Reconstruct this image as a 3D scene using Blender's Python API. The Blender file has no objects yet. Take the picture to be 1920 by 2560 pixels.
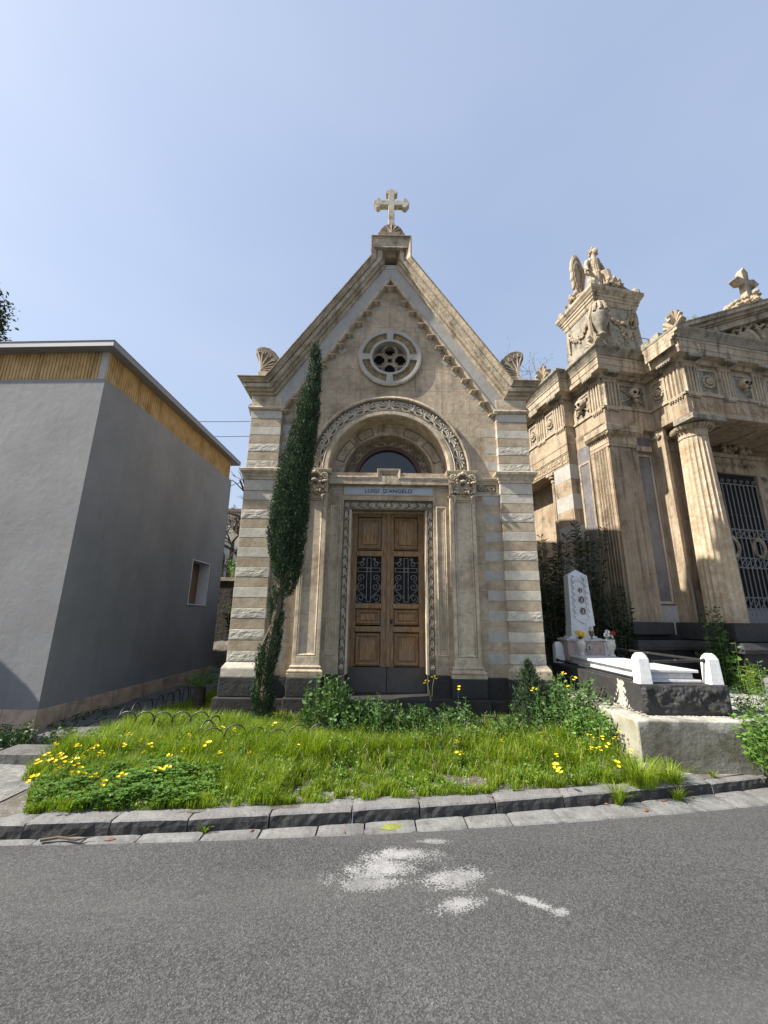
import bpy, bmesh, math, random
import numpy as np
from mathutils import Vector, Matrix, noise
R = math.radians
PI = math.pi
sc = bpy.context.scene
col = sc.collection
random.seed(7)
rng = np.random.default_rng(7)

# ------------------------------------------------------------------ camera
SRC_F = 1027.0 / 2560.0           # focal length over picture height
cam = bpy.data.cameras.new('camera')
cam.sensor_fit = 'VERTICAL'; cam.sensor_height = 24.0; cam.lens = 24.0 * SRC_F
cam.clip_start = 0.05; cam.clip_end = 3000
camo = bpy.data.objects.new('camera', cam); col.objects.link(camo)
p_, r_, y_ = R(14.43), R(0.69), R(0.5)
fw = Vector((math.sin(y_)*math.cos(p_), math.cos(y_)*math.cos(p_), math.sin(p_)))
rt = Vector((math.cos(y_), -math.sin(y_), 0)); up = rt.cross(fw)
Rv = rt*math.cos(r_) + up*math.sin(r_); Uv = up*math.cos(r_) - rt*math.sin(r_)
camo.matrix_world = Matrix(((Rv.x, Uv.x, -fw.x, 0), (Rv.y, Uv.y, -fw.y, 0), (Rv.z, Uv.z, -fw.z, 1.7), (0, 0, 0, 1)))
sc.camera = camo

# ------------------------------------------------------------------ sky and sun
SUN_EL, SUN_PHI = R(44.0), R(11.5)
w = bpy.data.worlds.new('World'); sc.world = w; w.use_nodes = True
nt = w.node_tree; nt.nodes.clear()
sky = nt.nodes.new('ShaderNodeTexSky'); sky.sky_type = 'NISHITA'; sky.sun_disc = False
sky.sun_elevation = SUN_EL; sky.sun_rotation = R(270) - SUN_PHI
sky.altitude = 100; sky.air_density = 1.5; sky.dust_density = 3.2; sky.ozone_density = 1.3
bg = nt.nodes.new('ShaderNodeBackground'); bg.inputs['Strength'].default_value = 0.085
wo = nt.nodes.new('ShaderNodeOutputWorld')
hz_ = nt.nodes.new('ShaderNodeMix'); hz_.data_type = 'RGBA'; hz_.inputs[0].default_value = 0.60; hz_.inputs[7].default_value = (2.65, 3.1, 4.2, 1)   # high thin haze evening out the sky
tc_ = nt.nodes.new('ShaderNodeTexCoord'); mp_ = nt.nodes.new('ShaderNodeMapping'); mp_.inputs['Scale'].default_value = (1, 1, 3.0); ns_ = nt.nodes.new('ShaderNodeTexNoise'); ns_.inputs['Scale'].default_value = 1.3; ns_.inputs['Detail'].default_value = 5; ns_.inputs['Roughness'].default_value = 0.45
rp_ = nt.nodes.new('ShaderNodeValToRGB'); rp_.color_ramp.elements[0].position = 0.35; rp_.color_ramp.elements[0].color = (2.35, 2.85, 4.05, 1); rp_.color_ramp.elements[1].position = 0.68; rp_.color_ramp.elements[1].color = (2.9, 3.3, 4.3, 1)
for a_, b_ in ((tc_.outputs['Generated'], mp_.inputs[0]), (mp_.outputs[0], ns_.inputs['Vector']), (ns_.outputs[0], rp_.inputs[0]), (rp_.outputs[0], hz_.inputs[7])): nt.links.new(a_, b_)
nt.links.new(sky.outputs[0], hz_.inputs[6]); nt.links.new(hz_.outputs[2], bg.inputs[0]); nt.links.new(bg.outputs[0], wo.inputs[0])
sl = bpy.data.lights.new('sun', 'SUN'); sl.energy = 4.1; sl.angle = R(0.6); sl.color = (1.0, 0.94, 0.84)
so = bpy.data.objects.new('sun', sl); col.objects.link(so)
sd = Vector((-math.cos(SUN_PHI)*math.cos(SUN_EL), -math.sin(SUN_PHI)*math.cos(SUN_EL), math.sin(SUN_EL)))
so.rotation_euler = sd.to_track_quat('Z', 'Y').to_euler(); so.location = sd*30
sc.view_settings.view_transform = 'Standard'; sc.view_settings.look = 'None'
sc.view_settings.gamma = 1.0; sc.view_settings.exposure = 1.3
sc.view_settings.use_curve_mapping = False
try:
    sc.cycles.max_bounces = 6; sc.cycles.diffuse_bounces = 3; sc.cycles.transparent_max_bounces = 6
    sc.cycles.use_denoising = True
except Exception:
    pass

# ------------------------------------------------------------------ materials
class NB:
    def __init__(self, name):
        self.m = bpy.data.materials.new(name); self.m.use_nodes = True
        self.t = self.m.node_tree; self.t.nodes.clear()
        self.out = self.n('ShaderNodeOutputMaterial'); self.b = self.n('ShaderNodeBsdfPrincipled')
        self.l(self.b.outputs[0], self.out.inputs[0])
        self.tc = self.n('ShaderNodeTexCoord'); self.co = self.tc.outputs['Object']
    def n(self, t, **k):
        x = self.t.nodes.new(t)
        for a, v in k.items(): setattr(x, a, v)
        return x
    def l(self, a, b): self.t.links.new(a, b)
    def scaled(self, s, rot=(0, 0, 0)):
        mp = self.n('ShaderNodeMapping'); mp.inputs['Scale'].default_value = s; mp.inputs['Rotation'].default_value = rot
        self.l(self.co, mp.inputs[0]); return mp.outputs[0]
    def noise(self, scale, detail=4, rough=0.55, vec=None, dist=0.0):
        x = self.n('ShaderNodeTexNoise'); x.inputs['Scale'].default_value = scale
        x.inputs['Detail'].default_value = detail; x.inputs['Roughness'].default_value = rough
        x.inputs['Distortion'].default_value = dist
        self.l(vec if vec is not None else self.co, x.inputs['Vector']); return x.outputs[0]
    def ramp(self, f, stops):
        x = self.n('ShaderNodeValToRGB'); e = x.color_ramp.elements
        while len(e) > 1: e.remove(e[0])
        e[0].position = stops[0][0]; c = stops[0][1]; e[0].color = (*c, 1) if not isinstance(c, (int, float)) else (c, c, c, 1)
        for p, c in stops[1:]:
            q = e.new(p); q.color = (*c, 1) if not isinstance(c, (int, float)) else (c, c, c, 1)
        self.l(f, x.inputs[0]); return x.outputs[0]
    def mix(self, f, a, b, mode='MIX'):
        x = self.n('ShaderNodeMix', data_type='RGBA', blend_type=mode)
        for s, v in ((0, f), (6, a), (7, b)):
            if isinstance(v, (int, float)): x.inputs[s].default_value = v
            elif isinstance(v, tuple): x.inputs[s].default_value = (*v, 1)
            else: self.l(v, x.inputs[s])
        return x.outputs[2]
    def math(self, op, a, b=0.0):
        x = self.n('ShaderNodeMath', operation=op)
        for s, v in ((0, a), (1, b)):
            if isinstance(v, (int, float)): x.inputs[s].default_value = v
            else: self.l(v, x.inputs[s])
        return x.outputs[0]
    def sep(self, v=None):
        x = self.n('ShaderNodeSeparateXYZ'); self.l(v if v is not None else self.co, x.inputs[0]); return x.outputs
    def bump(self, h, strength=0.3, dist=0.01, prev=None):
        x = self.n('ShaderNodeBump'); x.inputs['Strength'].default_value = strength; x.inputs['Distance'].default_value = dist
        self.l(h, x.inputs['Height'])
        if prev is not None: self.l(prev, x.inputs['Normal'])
        return x.outputs[0]
    def fin(self, c, rough=0.8, nrm=None, spec=0.3, metal=0.0):
        if isinstance(c, tuple): self.b.inputs['Base Color'].default_value = (*c, 1)
        else: self.l(c, self.b.inputs['Base Color'])
        if isinstance(rough, (int, float)): self.b.inputs['Roughness'].default_value = rough
        else: self.l(rough, self.b.inputs['Roughness'])
        self.b.inputs['Specular IOR Level'].default_value = spec; self.b.inputs['Metallic'].default_value = metal
        if nrm is not None: self.l(nrm, self.b.inputs['Normal'])
        return self.m

def mul(c, k): return tuple(min(1, v*k) for v in c)

def stone(name, c, dark=(0.10, 0.075, 0.05), stain=0.45, streak=0.35, sc1=2.2, bump=0.35, rough=0.85, warm=None, joints=None, var=0.22, grain=60, lichen=None, speck=0.25):
    b = NB(name)
    a = b.noise(sc1, 6, 0.62)
    warm = warm or mul(c, 0.72)
    k = b.ramp(a, [(0.30, mul(warm, 1 - var)), (0.46, c), (0.62, mul(c, 1 + var))])
    m2 = b.noise(sc1*5.5, 5, 0.7)
    k = b.mix(b.ramp(m2, [(0.42, 0.0), (0.70, 0.6)]), k, mul(warm, 0.8))
    if streak:
        st = b.noise(1.0, 6, 0.65, b.scaled((7.5, 7.5, 0.55)))
        k = b.mix(b.math('MULTIPLY', b.ramp(st, [(0.50, 0.0), (0.72, 1.0)]), streak), k, dark)
    if stain:
        s2 = b.noise(sc1*0.9 + 0.7, 7, 0.72, dist=0.4)
        k = b.mix(b.math('MULTIPLY', b.ramp(s2, [(0.53, 0.0), (0.70, 1.0)]), stain), k, dark)
    if lichen:
        s3 = b.noise(sc1*3.1 + 1.3, 6, 0.7)
        k = b.mix(b.ramp(s3, [(0.52, 0.0), (0.62, 0.75)]), k, lichen)
    if speck:
        s4 = b.noise(grain*1.2, 2, 0.5)
        k = b.mix(b.math('MULTIPLY', b.ramp(s4, [(0.56, 0.0), (0.66, 1.0)]), speck), k, mul(dark, 1.4))
    h1 = b.noise(grain, 4, 0.7); h2 = b.noise(grain*0.18, 5, 0.6)
    nrm = b.bump(h2, bump, 0.02); nrm = b.bump(h1, bump*0.8, 0.004, nrm)
    if joints:
        jw, jh = joints
        br = b.n('ShaderNodeTexBrick'); br.offset = 0.5
        mp = b.n('ShaderNodeMapping'); mp.inputs['Rotation'].default_value = (R(90), 0, 0)
        b.l(b.co, mp.inputs[0]); b.l(mp.outputs[0], br.inputs['Vector'])
        br.inputs['Scale'].default_value = 1.0; br.inputs['Brick Width'].default_value = jw; br.inputs['Row Height'].default_value = jh
        br.inputs['Mortar Size'].default_value = 0.004; br.inputs['Mortar Smooth'].default_value = 0.3
        br.inputs['Color1'].default_value = (1, 1, 1, 1); br.inputs['Color2'].default_value = (0.80, 0.79, 0.77, 1)
        br.inputs['Mortar'].default_value = (0.5, 0.47, 0.42, 1)
        k = b.mix(0.75, k, br.outputs['Color'], 'MULTIPLY')
        nrm = b.bump(b.math('SUBTRACT', 1.0, br.outputs['Fac']), 0.4, 0.004, nrm)
    return b.fin(k, rough, nrm)

def leafmat(name, c1, c2, trans=0.35, rough=0.5, dry=None):
    b = NB(name)
    g = b.n('ShaderNodeNewGeometry'); rp = g.outputs['Random Per Island']
    st = [(0.0, c1), (0.75, c2), (1.0, mul(c2, 1.35))]
    if dry: st.append((0.0, dry)); st = [(0.0, dry), (0.06, c1), (0.75, c2), (1.0, mul(c2, 1.35))]
    k = b.ramp(rp, st)
    big = b.noise(2.1, 3, 0.5); k = b.mix(b.ramp(big, [(0.35, 0.0), (0.65, 0.45)]), k, mul(c1, 0.85))
    b.fin(k, rough, None, 0.35)
    tr = b.n('ShaderNodeBsdfTranslucent'); b.l(b.mix(1.0, k, (0.9, 1.0, 0.35), 'MULTIPLY'), tr.inputs[0])
    mx = b.n('ShaderNodeMixShader'); mx.inputs[0].default_value = trans
    b.l(b.b.outputs[0], mx.inputs[1]); b.l(tr.outputs[0], mx.inputs[2]); b.l(mx.outputs[0], b.out.inputs[0])
    return b.m

def plain(name, c, rough=0.6, metal=0.0, spec=0.4, var=0.15, scale=14, bump=0.1):
    b = NB(name)
    k = b.ramp(b.noise(scale, 5, 0.6), [(0.3, mul(c, 1 - var)), (0.7, mul(c, 1 + var))])
    return b.fin(k, rough, b.bump(b.noise(scale*4, 4), bump, 0.004), spec, metal)

# ------------------------------------------------------------------ mesh builder
class MB:
    def __init__(self): self.v = []; self.f = []; self.m = []; self.mi = 0; self.sm = []; self.smooth = False
    def add(self, vs, fs):
        o = len(self.v); self.v.extend([tuple(p) for p in vs])
        for f in fs: self.f.append([i + o for i in f]); self.m.append(self.mi); self.sm.append(self.smooth)
    def box(self, x0, x1, y0, y1, z0, z1, tx=0, ty=0):
        self.add([(x0, y0, z0), (x1, y0, z0), (x1, y1, z0), (x0, y1, z0), (x0+tx, y0+ty, z1), (x1-tx, y0+ty, z1), (x1-tx, y1-ty, z1), (x0+tx, y1-ty, z1)],
                 [(0, 3, 2, 1), (4, 5, 6, 7), (0, 1, 5, 4), (1, 2, 6, 5), (2, 3, 7, 6), (3, 0, 4, 7)])
    def prism(self, poly, y0, y1):                       # (x, z) outline, pushed along y
        n = len(poly); vs = [(x, y0, z) for x, z in poly] + [(x, y1, z) for x, z in poly]
        self.add(vs, [tuple(range(n)), tuple(range(2*n-1, n-1, -1))] + [(i, i+n, (i+1) % n + n, (i+1) % n) for i in range(n)])
    def prismz(self, poly, z0, z1, k=1.0):                # (x, y) outline, pushed up
        n = len(poly); vs = [(x, y, z0) for x, y in poly] + [(x, y, z1) for x, y in poly]
        self.add(vs, [tuple(range(n-1, -1, -1)), tuple(range(n, 2*n))] + [(i, (i+1) % n, (i+1) % n + n, i+n) for i in range(n)])
    def skin(self, rows, closed=False, capa=True, capb=True, loop=False):
        n = len(rows[0]); vs = [p for r in rows for p in r]; fs = []
        m = len(rows)
        for i in range(m if loop else m-1):
            j = (i+1) % m
            for k in range(n if closed else n-1):
                k2 = (k+1) % n; fs.append((i*n+k, i*n+k2, j*n+k2, j*n+k))
        if closed and not loop:
            if capa: fs.append(tuple(range(n-1, -1, -1)))
            if capb: fs.append(tuple((m-1)*n + i for i in range(n)))
        self.add(vs, fs)
    def tube(self, pts, r, n=6, cap=True, closed=False, flat=1.0):
        P = [Vector(p) for p in pts]; m = len(P)
        rr = r if hasattr(r, '__len__') else [r]*m
        rows = []; ref = None
        for i in range(m):
            a = P[(i-1) % m] if (closed or i > 0) else P[i]; b = P[(i+1) % m] if (closed or i < m-1) else P[i]
            t = (b-a); t = t.normalized() if t.length > 1e-9 else Vector((0, 0, 1))
            if ref is None: ref = Vector((0, 0, 1)) if abs(t.z) < 0.9 else Vector((1, 0, 0))
            u = ref - t*ref.dot(t); u = u.normalized() if u.length > 1e-6 else t.orthogonal().normalized()
            ref = u; v = t.cross(u)
            rows.append([P[i] + u*math.cos(2*PI*k/n)*rr[i] + v*math.sin(2*PI*k/n)*rr[i]*flat for k in range(n)])
        self.skin(rows, True, cap, cap, loop=closed)
    def lathe(self, prof, c=(0, 0, 0), n=20, a0=0, a1=2*PI, sx=1, sy=1):
        full = abs(a1-a0-2*PI) < 1e-6; rows = []
        for i in range(n if full else n+1):
            a = a0+(a1-a0)*i/n; rows.append([(c[0]+r*math.cos(a)*sx, c[1]+r*math.sin(a)*sy, c[2]+z) for r, z in prof])
        self.skin(rows, False, loop=full)
    def ball(self, c, r, n=8, m=6, s=(1, 1, 1)):
        prof = [(max(1e-4, r*math.sin(PI*i/m)), -r*math.cos(PI*i/m)) for i in range(m+1)]
        rows = [[(c[0]+q*math.cos(2*PI*i/n)*s[0], c[1]+q*math.sin(2*PI*i/n)*s[1], c[2]+z*s[2]) for q, z in prof] for i in range(n)]
        self.skin(rows, False, loop=True)
    def sweep_xy(self, prof, path, loop=False, z=0.0):   # prof (p outward, z); path in plan, outward = right of travel
        n = len(path); rows = []
        for i in range(n):
            a = path[(i-1) % n] if (loop or i > 0) else None; b = path[(i+1) % n] if (loop or i < n-1) else None
            c = path[i]; ns = []
            for s, e in ((a, c), (c, b)):
                if s is None or e is None: continue
                dx, dy = e[0]-s[0], e[1]-s[1]; L = math.hypot(dx, dy); ns.append((dy/L, -dx/L))
            if len(ns) == 2:
                mx, my = ns[0][0]+ns[1][0], ns[0][1]+ns[1][1]; k = 2/(mx*mx+my*my); mx *= k; my *= k
            else: mx, my = ns[0]
            rows.append([(c[0]+mx*p, c[1]+my*p, z+q) for p, q in prof])
        self.skin(rows, True, loop=loop)
    def sweep_xz(self, prof, path, y=0.0, loop=False):   # prof (q to the left of travel, p out towards -y)
        n = len(path); rows = []
        for i in range(n):
            a = path[(i-1) % n] if (loop or i > 0) else None; b = path[(i+1) % n] if (loop or i < n-1) else None
            c = path[i]; ns = []
            for s, e in ((a, c), (c, b)):
                if s is None or e is None: continue
                dx, dz = e[0]-s[0], e[1]-s[1]; L = math.hypot(dx, dz) or 1e-9; ns.append((-dz/L, dx/L))
            if len(ns) == 2:
                mx, mz = ns[0][0]+ns[1][0], ns[0][1]+ns[1][1]; k = 2/(mx*mx+mz*mz); mx *= k; mz *= k
            else: mx, mz = ns[0]
            rows.append([(c[0]+mx*q, y-p, c[1]+mz*q) for q, p in prof])
        self.skin(rows, True, loop=loop)
    def relief(self, paths, mp, k=1.0, h=0.0, n=5):       # flat ornament: paths of (s, t, r)
        for pa in paths:
            self.tube([mp(s, t, h) for s, t, r in pa], [r*k for s, t, r in pa], n)
    def build(self, name, mats, parent=None, bevel=0.0, seg=1, bm=None):
        me = bpy.data.meshes.new(name); me.from_pydata(self.v, [], self.f)
        mats = mats if isinstance(mats, (list, tuple)) else [mats]
        for m in mats: me.materials.append(m)
        if len(mats) > 1: me.polygons.foreach_set('material_index', self.m)
        if any(self.sm): me.polygons.foreach_set('use_smooth', self.sm)
        me.update()
        b = bmesh.new(); b.from_mesh(me); bmesh.ops.recalc_face_normals(b, faces=b.faces); b.to_mesh(me); b.free()
        o = bpy.data.objects.new(name, me); col.objects.link(o)
        if parent is not None: o.parent = parent
        if bevel:
            md = o.modifiers.new('bevel', 'BEVEL'); md.width = bevel; md.segments = seg; md.limit_method = 'ANGLE'; md.angle_limit = R(35); md.use_clamp_overlap = True
        return o

def plate(mb, outer, holes, y0, y1):
    """flat plate with holes in the x-z plane between y0 and y1"""
    cu = bpy.data.curves.new('plate', 'CURVE'); cu.dimensions = '2D'; cu.fill_mode = 'BOTH'; cu.extrude = abs(y1-y0)/2
    for lp in [outer] + holes:
        s = cu.splines.new('POLY'); s.points.add(len(lp)-1)
        for i, (x, z) in enumerate(lp): s.points[i].co = (x, z, 0, 1)
        s.use_cyclic_u = True
    o = bpy.data.objects.new('plate', cu); col.objects.link(o)
    dg = bpy.context.evaluated_depsgraph_get(); me = bpy.data.meshes.new_from_object(o.evaluated_get(dg))
    ym = (y0+y1)/2
    mb.add([(v.co.x, ym - v.co.z, v.co.y) for v in me.vertices], [tuple(p.vertices) for p in me.polygons])
    bpy.data.objects.remove(o); bpy.data.curves.remove(cu); bpy.data.meshes.remove(me)

def text_mb(mb, txt, size, mp, depth=0.004, spacing=1.0):
    cu = bpy.data.curves.new('txt', 'FONT'); cu.body = txt; cu.size = size; cu.align_x = 'CENTER'; cu.space_character = spacing; cu.extrude = depth
    o = bpy.data.objects.new('txt', cu); col.objects.link(o)
    dg = bpy.context.evaluated_depsgraph_get(); me = bpy.data.meshes.new_from_object(o.evaluated_get(dg))
    mb.add([mp(v.co.x, v.co.y, v.co.z) for v in me.vertices], [tuple(p.vertices) for p in me.polygons])
    bpy.data.objects.remove(o); bpy.data.curves.remove(cu); bpy.data.meshes.remove(me)

def tag(o, label=None, cat=None, group=None, kind=None):
    if label: o['label'] = label
    if cat: o['category'] = cat
    if group: o['group'] = group
    if kind: o['kind'] = kind
    return o
def empty(name, loc, rz=0.0, s=1.0, label=None, cat=None, group=None):
    o = bpy.data.objects.new(name, None); col.objects.link(o); o.location = loc; o.rotation_euler = (0, 0, rz); o.scale = (s, s, s)
    o.empty_display_size = 0.2
    return tag(o, label, cat, group)
def copy_tree(o, parent=None):
    c = o.copy(); col.objects.link(c); c.parent = parent
    for ch in [x for x in bpy.data.objects if x.parent == o]: copy_tree(ch, c)
    return c
def arc(cx, cz, r, a0, a1, n): return [(cx+r*math.cos(a0+(a1-a0)*i/n), cz+r*math.sin(a0+(a1-a0)*i/n)) for i in range(n+1)]
def spiral(cx, cz, r0, r1, a0, turns, n=18, w0=0.01, w1=0.006):
    return [(cx+(r0+(r1-r0)*i/n)*math.cos(a0+turns*2*PI*i/n), cz+(r0+(r1-r0)*i/n)*math.sin(a0+turns*2*PI*i/n), w0+(w1-w0)*i/n) for i in range(n+1)]
def bez(p0, p1, p2, n, w0, w1): 
    o = []
    for i in range(n+1):
        t = i/n; o.append(((1-t)**2*p0[0]+2*t*(1-t)*p1[0]+t*t*p2[0], (1-t)**2*p0[1]+2*t*(1-t)*p1[1]+t*t*p2[1], w0+(w1-w0)*t))
    return o
def mirror(paths): return paths + [[(-s, t, r) for s, t, r in p] for p in paths]
def np_mesh(name, V, F, mat, parent=None, smooth=False):
    """fast mesh of equal polygons: V (n,3), F (m,k)"""
    me = bpy.data.meshes.new(name); V = np.asarray(V, np.float32); F = np.asarray(F, np.int32)
    me.vertices.add(len(V)); me.vertices.foreach_set('co', V.ravel())
    k = F.shape[1]; me.loops.add(F.size); me.loops.foreach_set('vertex_index', F.ravel())
    me.polygons.add(len(F)); me.polygons.foreach_set('loop_start', np.arange(0, F.size, k, dtype=np.int32))
    me.update(calc_edges=True); me.validate()
    me.materials.append(mat)
    if smooth: me.polygons.foreach_set('use_smooth', np.ones(len(F), bool))
    o = bpy.data.objects.new(name, me); col.objects.link(o)
    if parent is not None: o.parent = parent
    return o
def nz(x, y, z=0.0, s=1.0): return noise.noise(Vector((x*s, y*s, z*s)))

# material palette (real surface colours)
M = {}
M['lime'] = stone('limestone', (0.46, 0.375, 0.27), dark=(0.12, 0.095, 0.07), stain=0.55, streak=0.5, warm=(0.34, 0.265, 0.175), joints=(0.9, 0.42), lichen=None)
M['lime_trim'] = stone('limestone_trim', (0.49, 0.415, 0.31), stain=0.6, streak=0.5, sc1=3.0, warm=(0.38, 0.29, 0.19))
M['lime_dirty'] = stone('limestone_weathered', (0.46, 0.39, 0.29), dark=(0.055, 0.042, 0.03), stain=0.85, streak=0.65, sc1=3.2, bump=0.6, warm=(0.33, 0.25, 0.16))
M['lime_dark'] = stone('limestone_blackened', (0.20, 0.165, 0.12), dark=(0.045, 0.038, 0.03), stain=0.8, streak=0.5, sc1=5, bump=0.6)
M['beige_row'] = stone('beige_ashlar', (0.37, 0.31, 0.23), stain=0.45, streak=0.2, sc1=2.6, warm=(0.34, 0.235, 0.13))
M['white_row'] = stone('pale_marble_ashlar', (0.48, 0.445, 0.375), dark=(0.28, 0.25, 0.2), stain=0.35, streak=0.2, sc1=2.4, warm=(0.41, 0.375, 0.31), var=0.14)
M['carving'] = stone('carved_limestone', (0.47, 0.42, 0.335), dark=(0.20, 0.16, 0.11), stain=0.4, streak=0.3, sc1=4.0, warm=(0.40, 0.34, 0.25), bump=0.3)
M['marble_grey'] = stone('grey_marble', (0.39, 0.37, 0.33), dark=(0.2, 0.19, 0.17), stain=0.25, streak=0.2, sc1=2.0, bump=0.15, warm=(0.345, 0.33, 0.30), var=0.1, rough=0.6)
M['basalt'] = stone('basalt', (0.040, 0.039, 0.039), dark=(0.012, 0.012, 0.012), stain=0.5, streak=0.35, warm=(0.033, 0.031, 0.030), bump=0.8, grain=45, rough=0.75, speck=0.5)
M['basalt_light'] = stone('worn_basalt', (0.18, 0.178, 0.176), dark=(0.06, 0.06, 0.06), stain=0.5, streak=0.0, warm=(0.16, 0.155, 0.15), bump=0.9, grain=40, rough=0.8, speck=0.6)
M['temple'] = stone('golden_limestone', (0.35, 0.282, 0.20), dark=(0.06, 0.046, 0.033), stain=0.7, streak=0.85, sc1=1.9, warm=(0.37, 0.248, 0.145), lichen=None, bump=0.4)
M['temple_pale'] = stone('pale_carved_limestone', (0.39, 0.325, 0.235), dark=(0.045, 0.037, 0.03), stain=0.9, streak=0.85, sc1=2.6, bump=0.6, warm=(0.42, 0.31, 0.19))
M['temple_black'] = stone('lichened_limestone', (0.30, 0.27, 0.21), dark=(0.04, 0.037, 0.032), stain=0.95, streak=0.75, sc1=3.0, bump=0.8)
M['dark_panel'] = stone('dark_marble_panel', (0.17, 0.165, 0.17), dark=(0.07, 0.055, 0.05), stain=0.5, streak=0.5, sc1=1.8, warm=(0.15, 0.12, 0.11), bump=0.2, rough=0.55)
M['black'] = plain('dark_interior', (0.012, 0.012, 0.013), 0.9)
M['iron'] = plain('iron', (0.045, 0.045, 0.045), 0.55, 0.6)
M['iron_grey'] = plain('grey_iron', (0.22, 0.215, 0.21), 0.55, 0.3)
M['white_marble'] = stone('white_marble', (0.66, 0.66, 0.66), dark=(0.30, 0.30, 0.30), stain=0.5, streak=0.3, sc1=5.0, bump=0.1, warm=(0.54, 0.55, 0.57), var=0.08, rough=0.4, speck=0.05)
M['white_carved'] = stone('carved_white_marble', (0.62, 0.63, 0.64), dark=(0.36, 0.37, 0.38), stain=0.15, streak=0.12, sc1=5.0, bump=0.12, warm=(0.56, 0.57, 0.58), var=0.06, rough=0.4, speck=0.05)
# ------------------------------------------------------------------ the chapel (local metres, front of the corner piers at y = 0)
CH = empty('chapel', (0.135, 6.7, -0.137), 0, 1.0806, 'striped stone funerary chapel with steep gable, round window and wooden double door', 'chapel')
WY = 0.085                                             # face of the wall between the piers
nrml = (0.8266, 0.563)
cq = 1.797*nrml[0] + 5.05*nrml[1]
def rake_x(z, q): return (cq + q - z*nrml[1])/nrml[0]
def rake_z(x, q): return (cq + q - x*nrml[0])/nrml[1]

# materials that belong to the chapel
def wood_mat():
    b = NB('weathered_wood')
    v = b.scaled((16, 16, 1.6))
    g = b.noise(3.0, 8, 0.65, v, 1.2)
    k = b.ramp(g, [(0.28, (0.07, 0.04, 0.022)), (0.44, (0.19, 0.112, 0.058)), (0.60, (0.31, 0.195, 0.10)), (0.8, (0.40, 0.30, 0.19))])
    gr = b.noise(2.3, 5, 0.6)
    k = b.mix(b.ramp(gr, [(0.45, 0.0), (0.68, 0.7)]), k, (0.20, 0.165, 0.125))
    z = b.sep()[2]
    low = b.ramp(b.math('MULTIPLY', b.math('ADD', z, 0.0), 1.0), [(0.93, 1.0), (1.0, 0.0)])
    k = b.mix(b.math('MULTIPLY', low, 0.9), k, (0.06, 0.055, 0.05))
    n1 = b.bump(g, 0.5, 0.006)
    return b.fin(k, 0.75, n1, 0.2)
M['wood'] = wood_mat()
M['frame_brown'] = plain('brown_window_frame', (0.10, 0.045, 0.03), 0.5)
b = NB('dark_glass'); M['glass'] = b.fin((0.018, 0.02, 0.024), 0.04, None, 0.7)
b = NB('tile_pattern')
ch_ = b.n('ShaderNodeTexWave'); ch_.wave_type = 'RINGS'; ch_.inputs['Scale'].default_value = 9
b.l(b.co, ch_.inputs[0]); M['tile'] = b.fin(b.mix(ch_.outputs[1], (0.30, 0.28, 0.24), (0.50, 0.48, 0.44)), 0.7)
b = NB('fluted_tuff'); kk = b.noise(3, 5)
M['tuff'] = b.fin(b.ramp(b.noise(9, 5, 0.7), [(0.35, (0.17, 0.13, 0.075)), (0.6, (0.34, 0.26, 0.15)), (0.75, (0.42, 0.36, 0.25))]), 0.9, b.bump(b.noise(50, 4), 0.5, 0.004))

# facade wall with the portal and the rose opening
ROSE = (0.0, 6.09)
AZ = 4.0
mb = MB()
outer = [(-1.80, 0.86), (-0.95, 0.86)] + [(-0.95, AZ)] 
door_arch = arc(0, AZ, 0.985, PI, 0, 40)
outer = [(-1.80, 0.86), (-0.96, 0.86), (-0.96, 3.98)] + door_arch + [(0.96, 3.98), (0.96, 0.86), (1.80, 0.86), (1.80, 5.10), (0.0, 7.80), (-1.80, 5.10)]
plate(mb, outer, [arc(ROSE[0], ROSE[1], 0.33, 0, 2*PI, 40)[:-1]], WY, WY+0.30)
mb.build('facade_wall', M['lime'], CH)
# grey ashlars set into the wall beside the piers
mb = MB()
for s in (-1, 1):
    for i in range(17):
        if i % 2: continue
        z1 = 3.61 - i*0.1494; w = 0.25 + 0.05*random.random()
        x0, x1 = sorted((s*(1.77-w), s*1.768)); mb = MB(); mb.box(x0, x1, WY-0.003, WY+0.05, z1-0.1494, z1); mb.build('inset_ashlar', M['marble_grey'], CH)
    for i in range(0, 6, 2):
        z1 = 4.93 - i*0.149 - 0.149; w = 0.16
        x0, x1 = sorted((s*(1.77-w), s*1.768)); mb = MB(); mb.box(x0, x1, WY-0.003, WY+0.05, z1-0.149, z1); mb.build('inset_ashlar', M['marble_grey'], CH)

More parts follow.
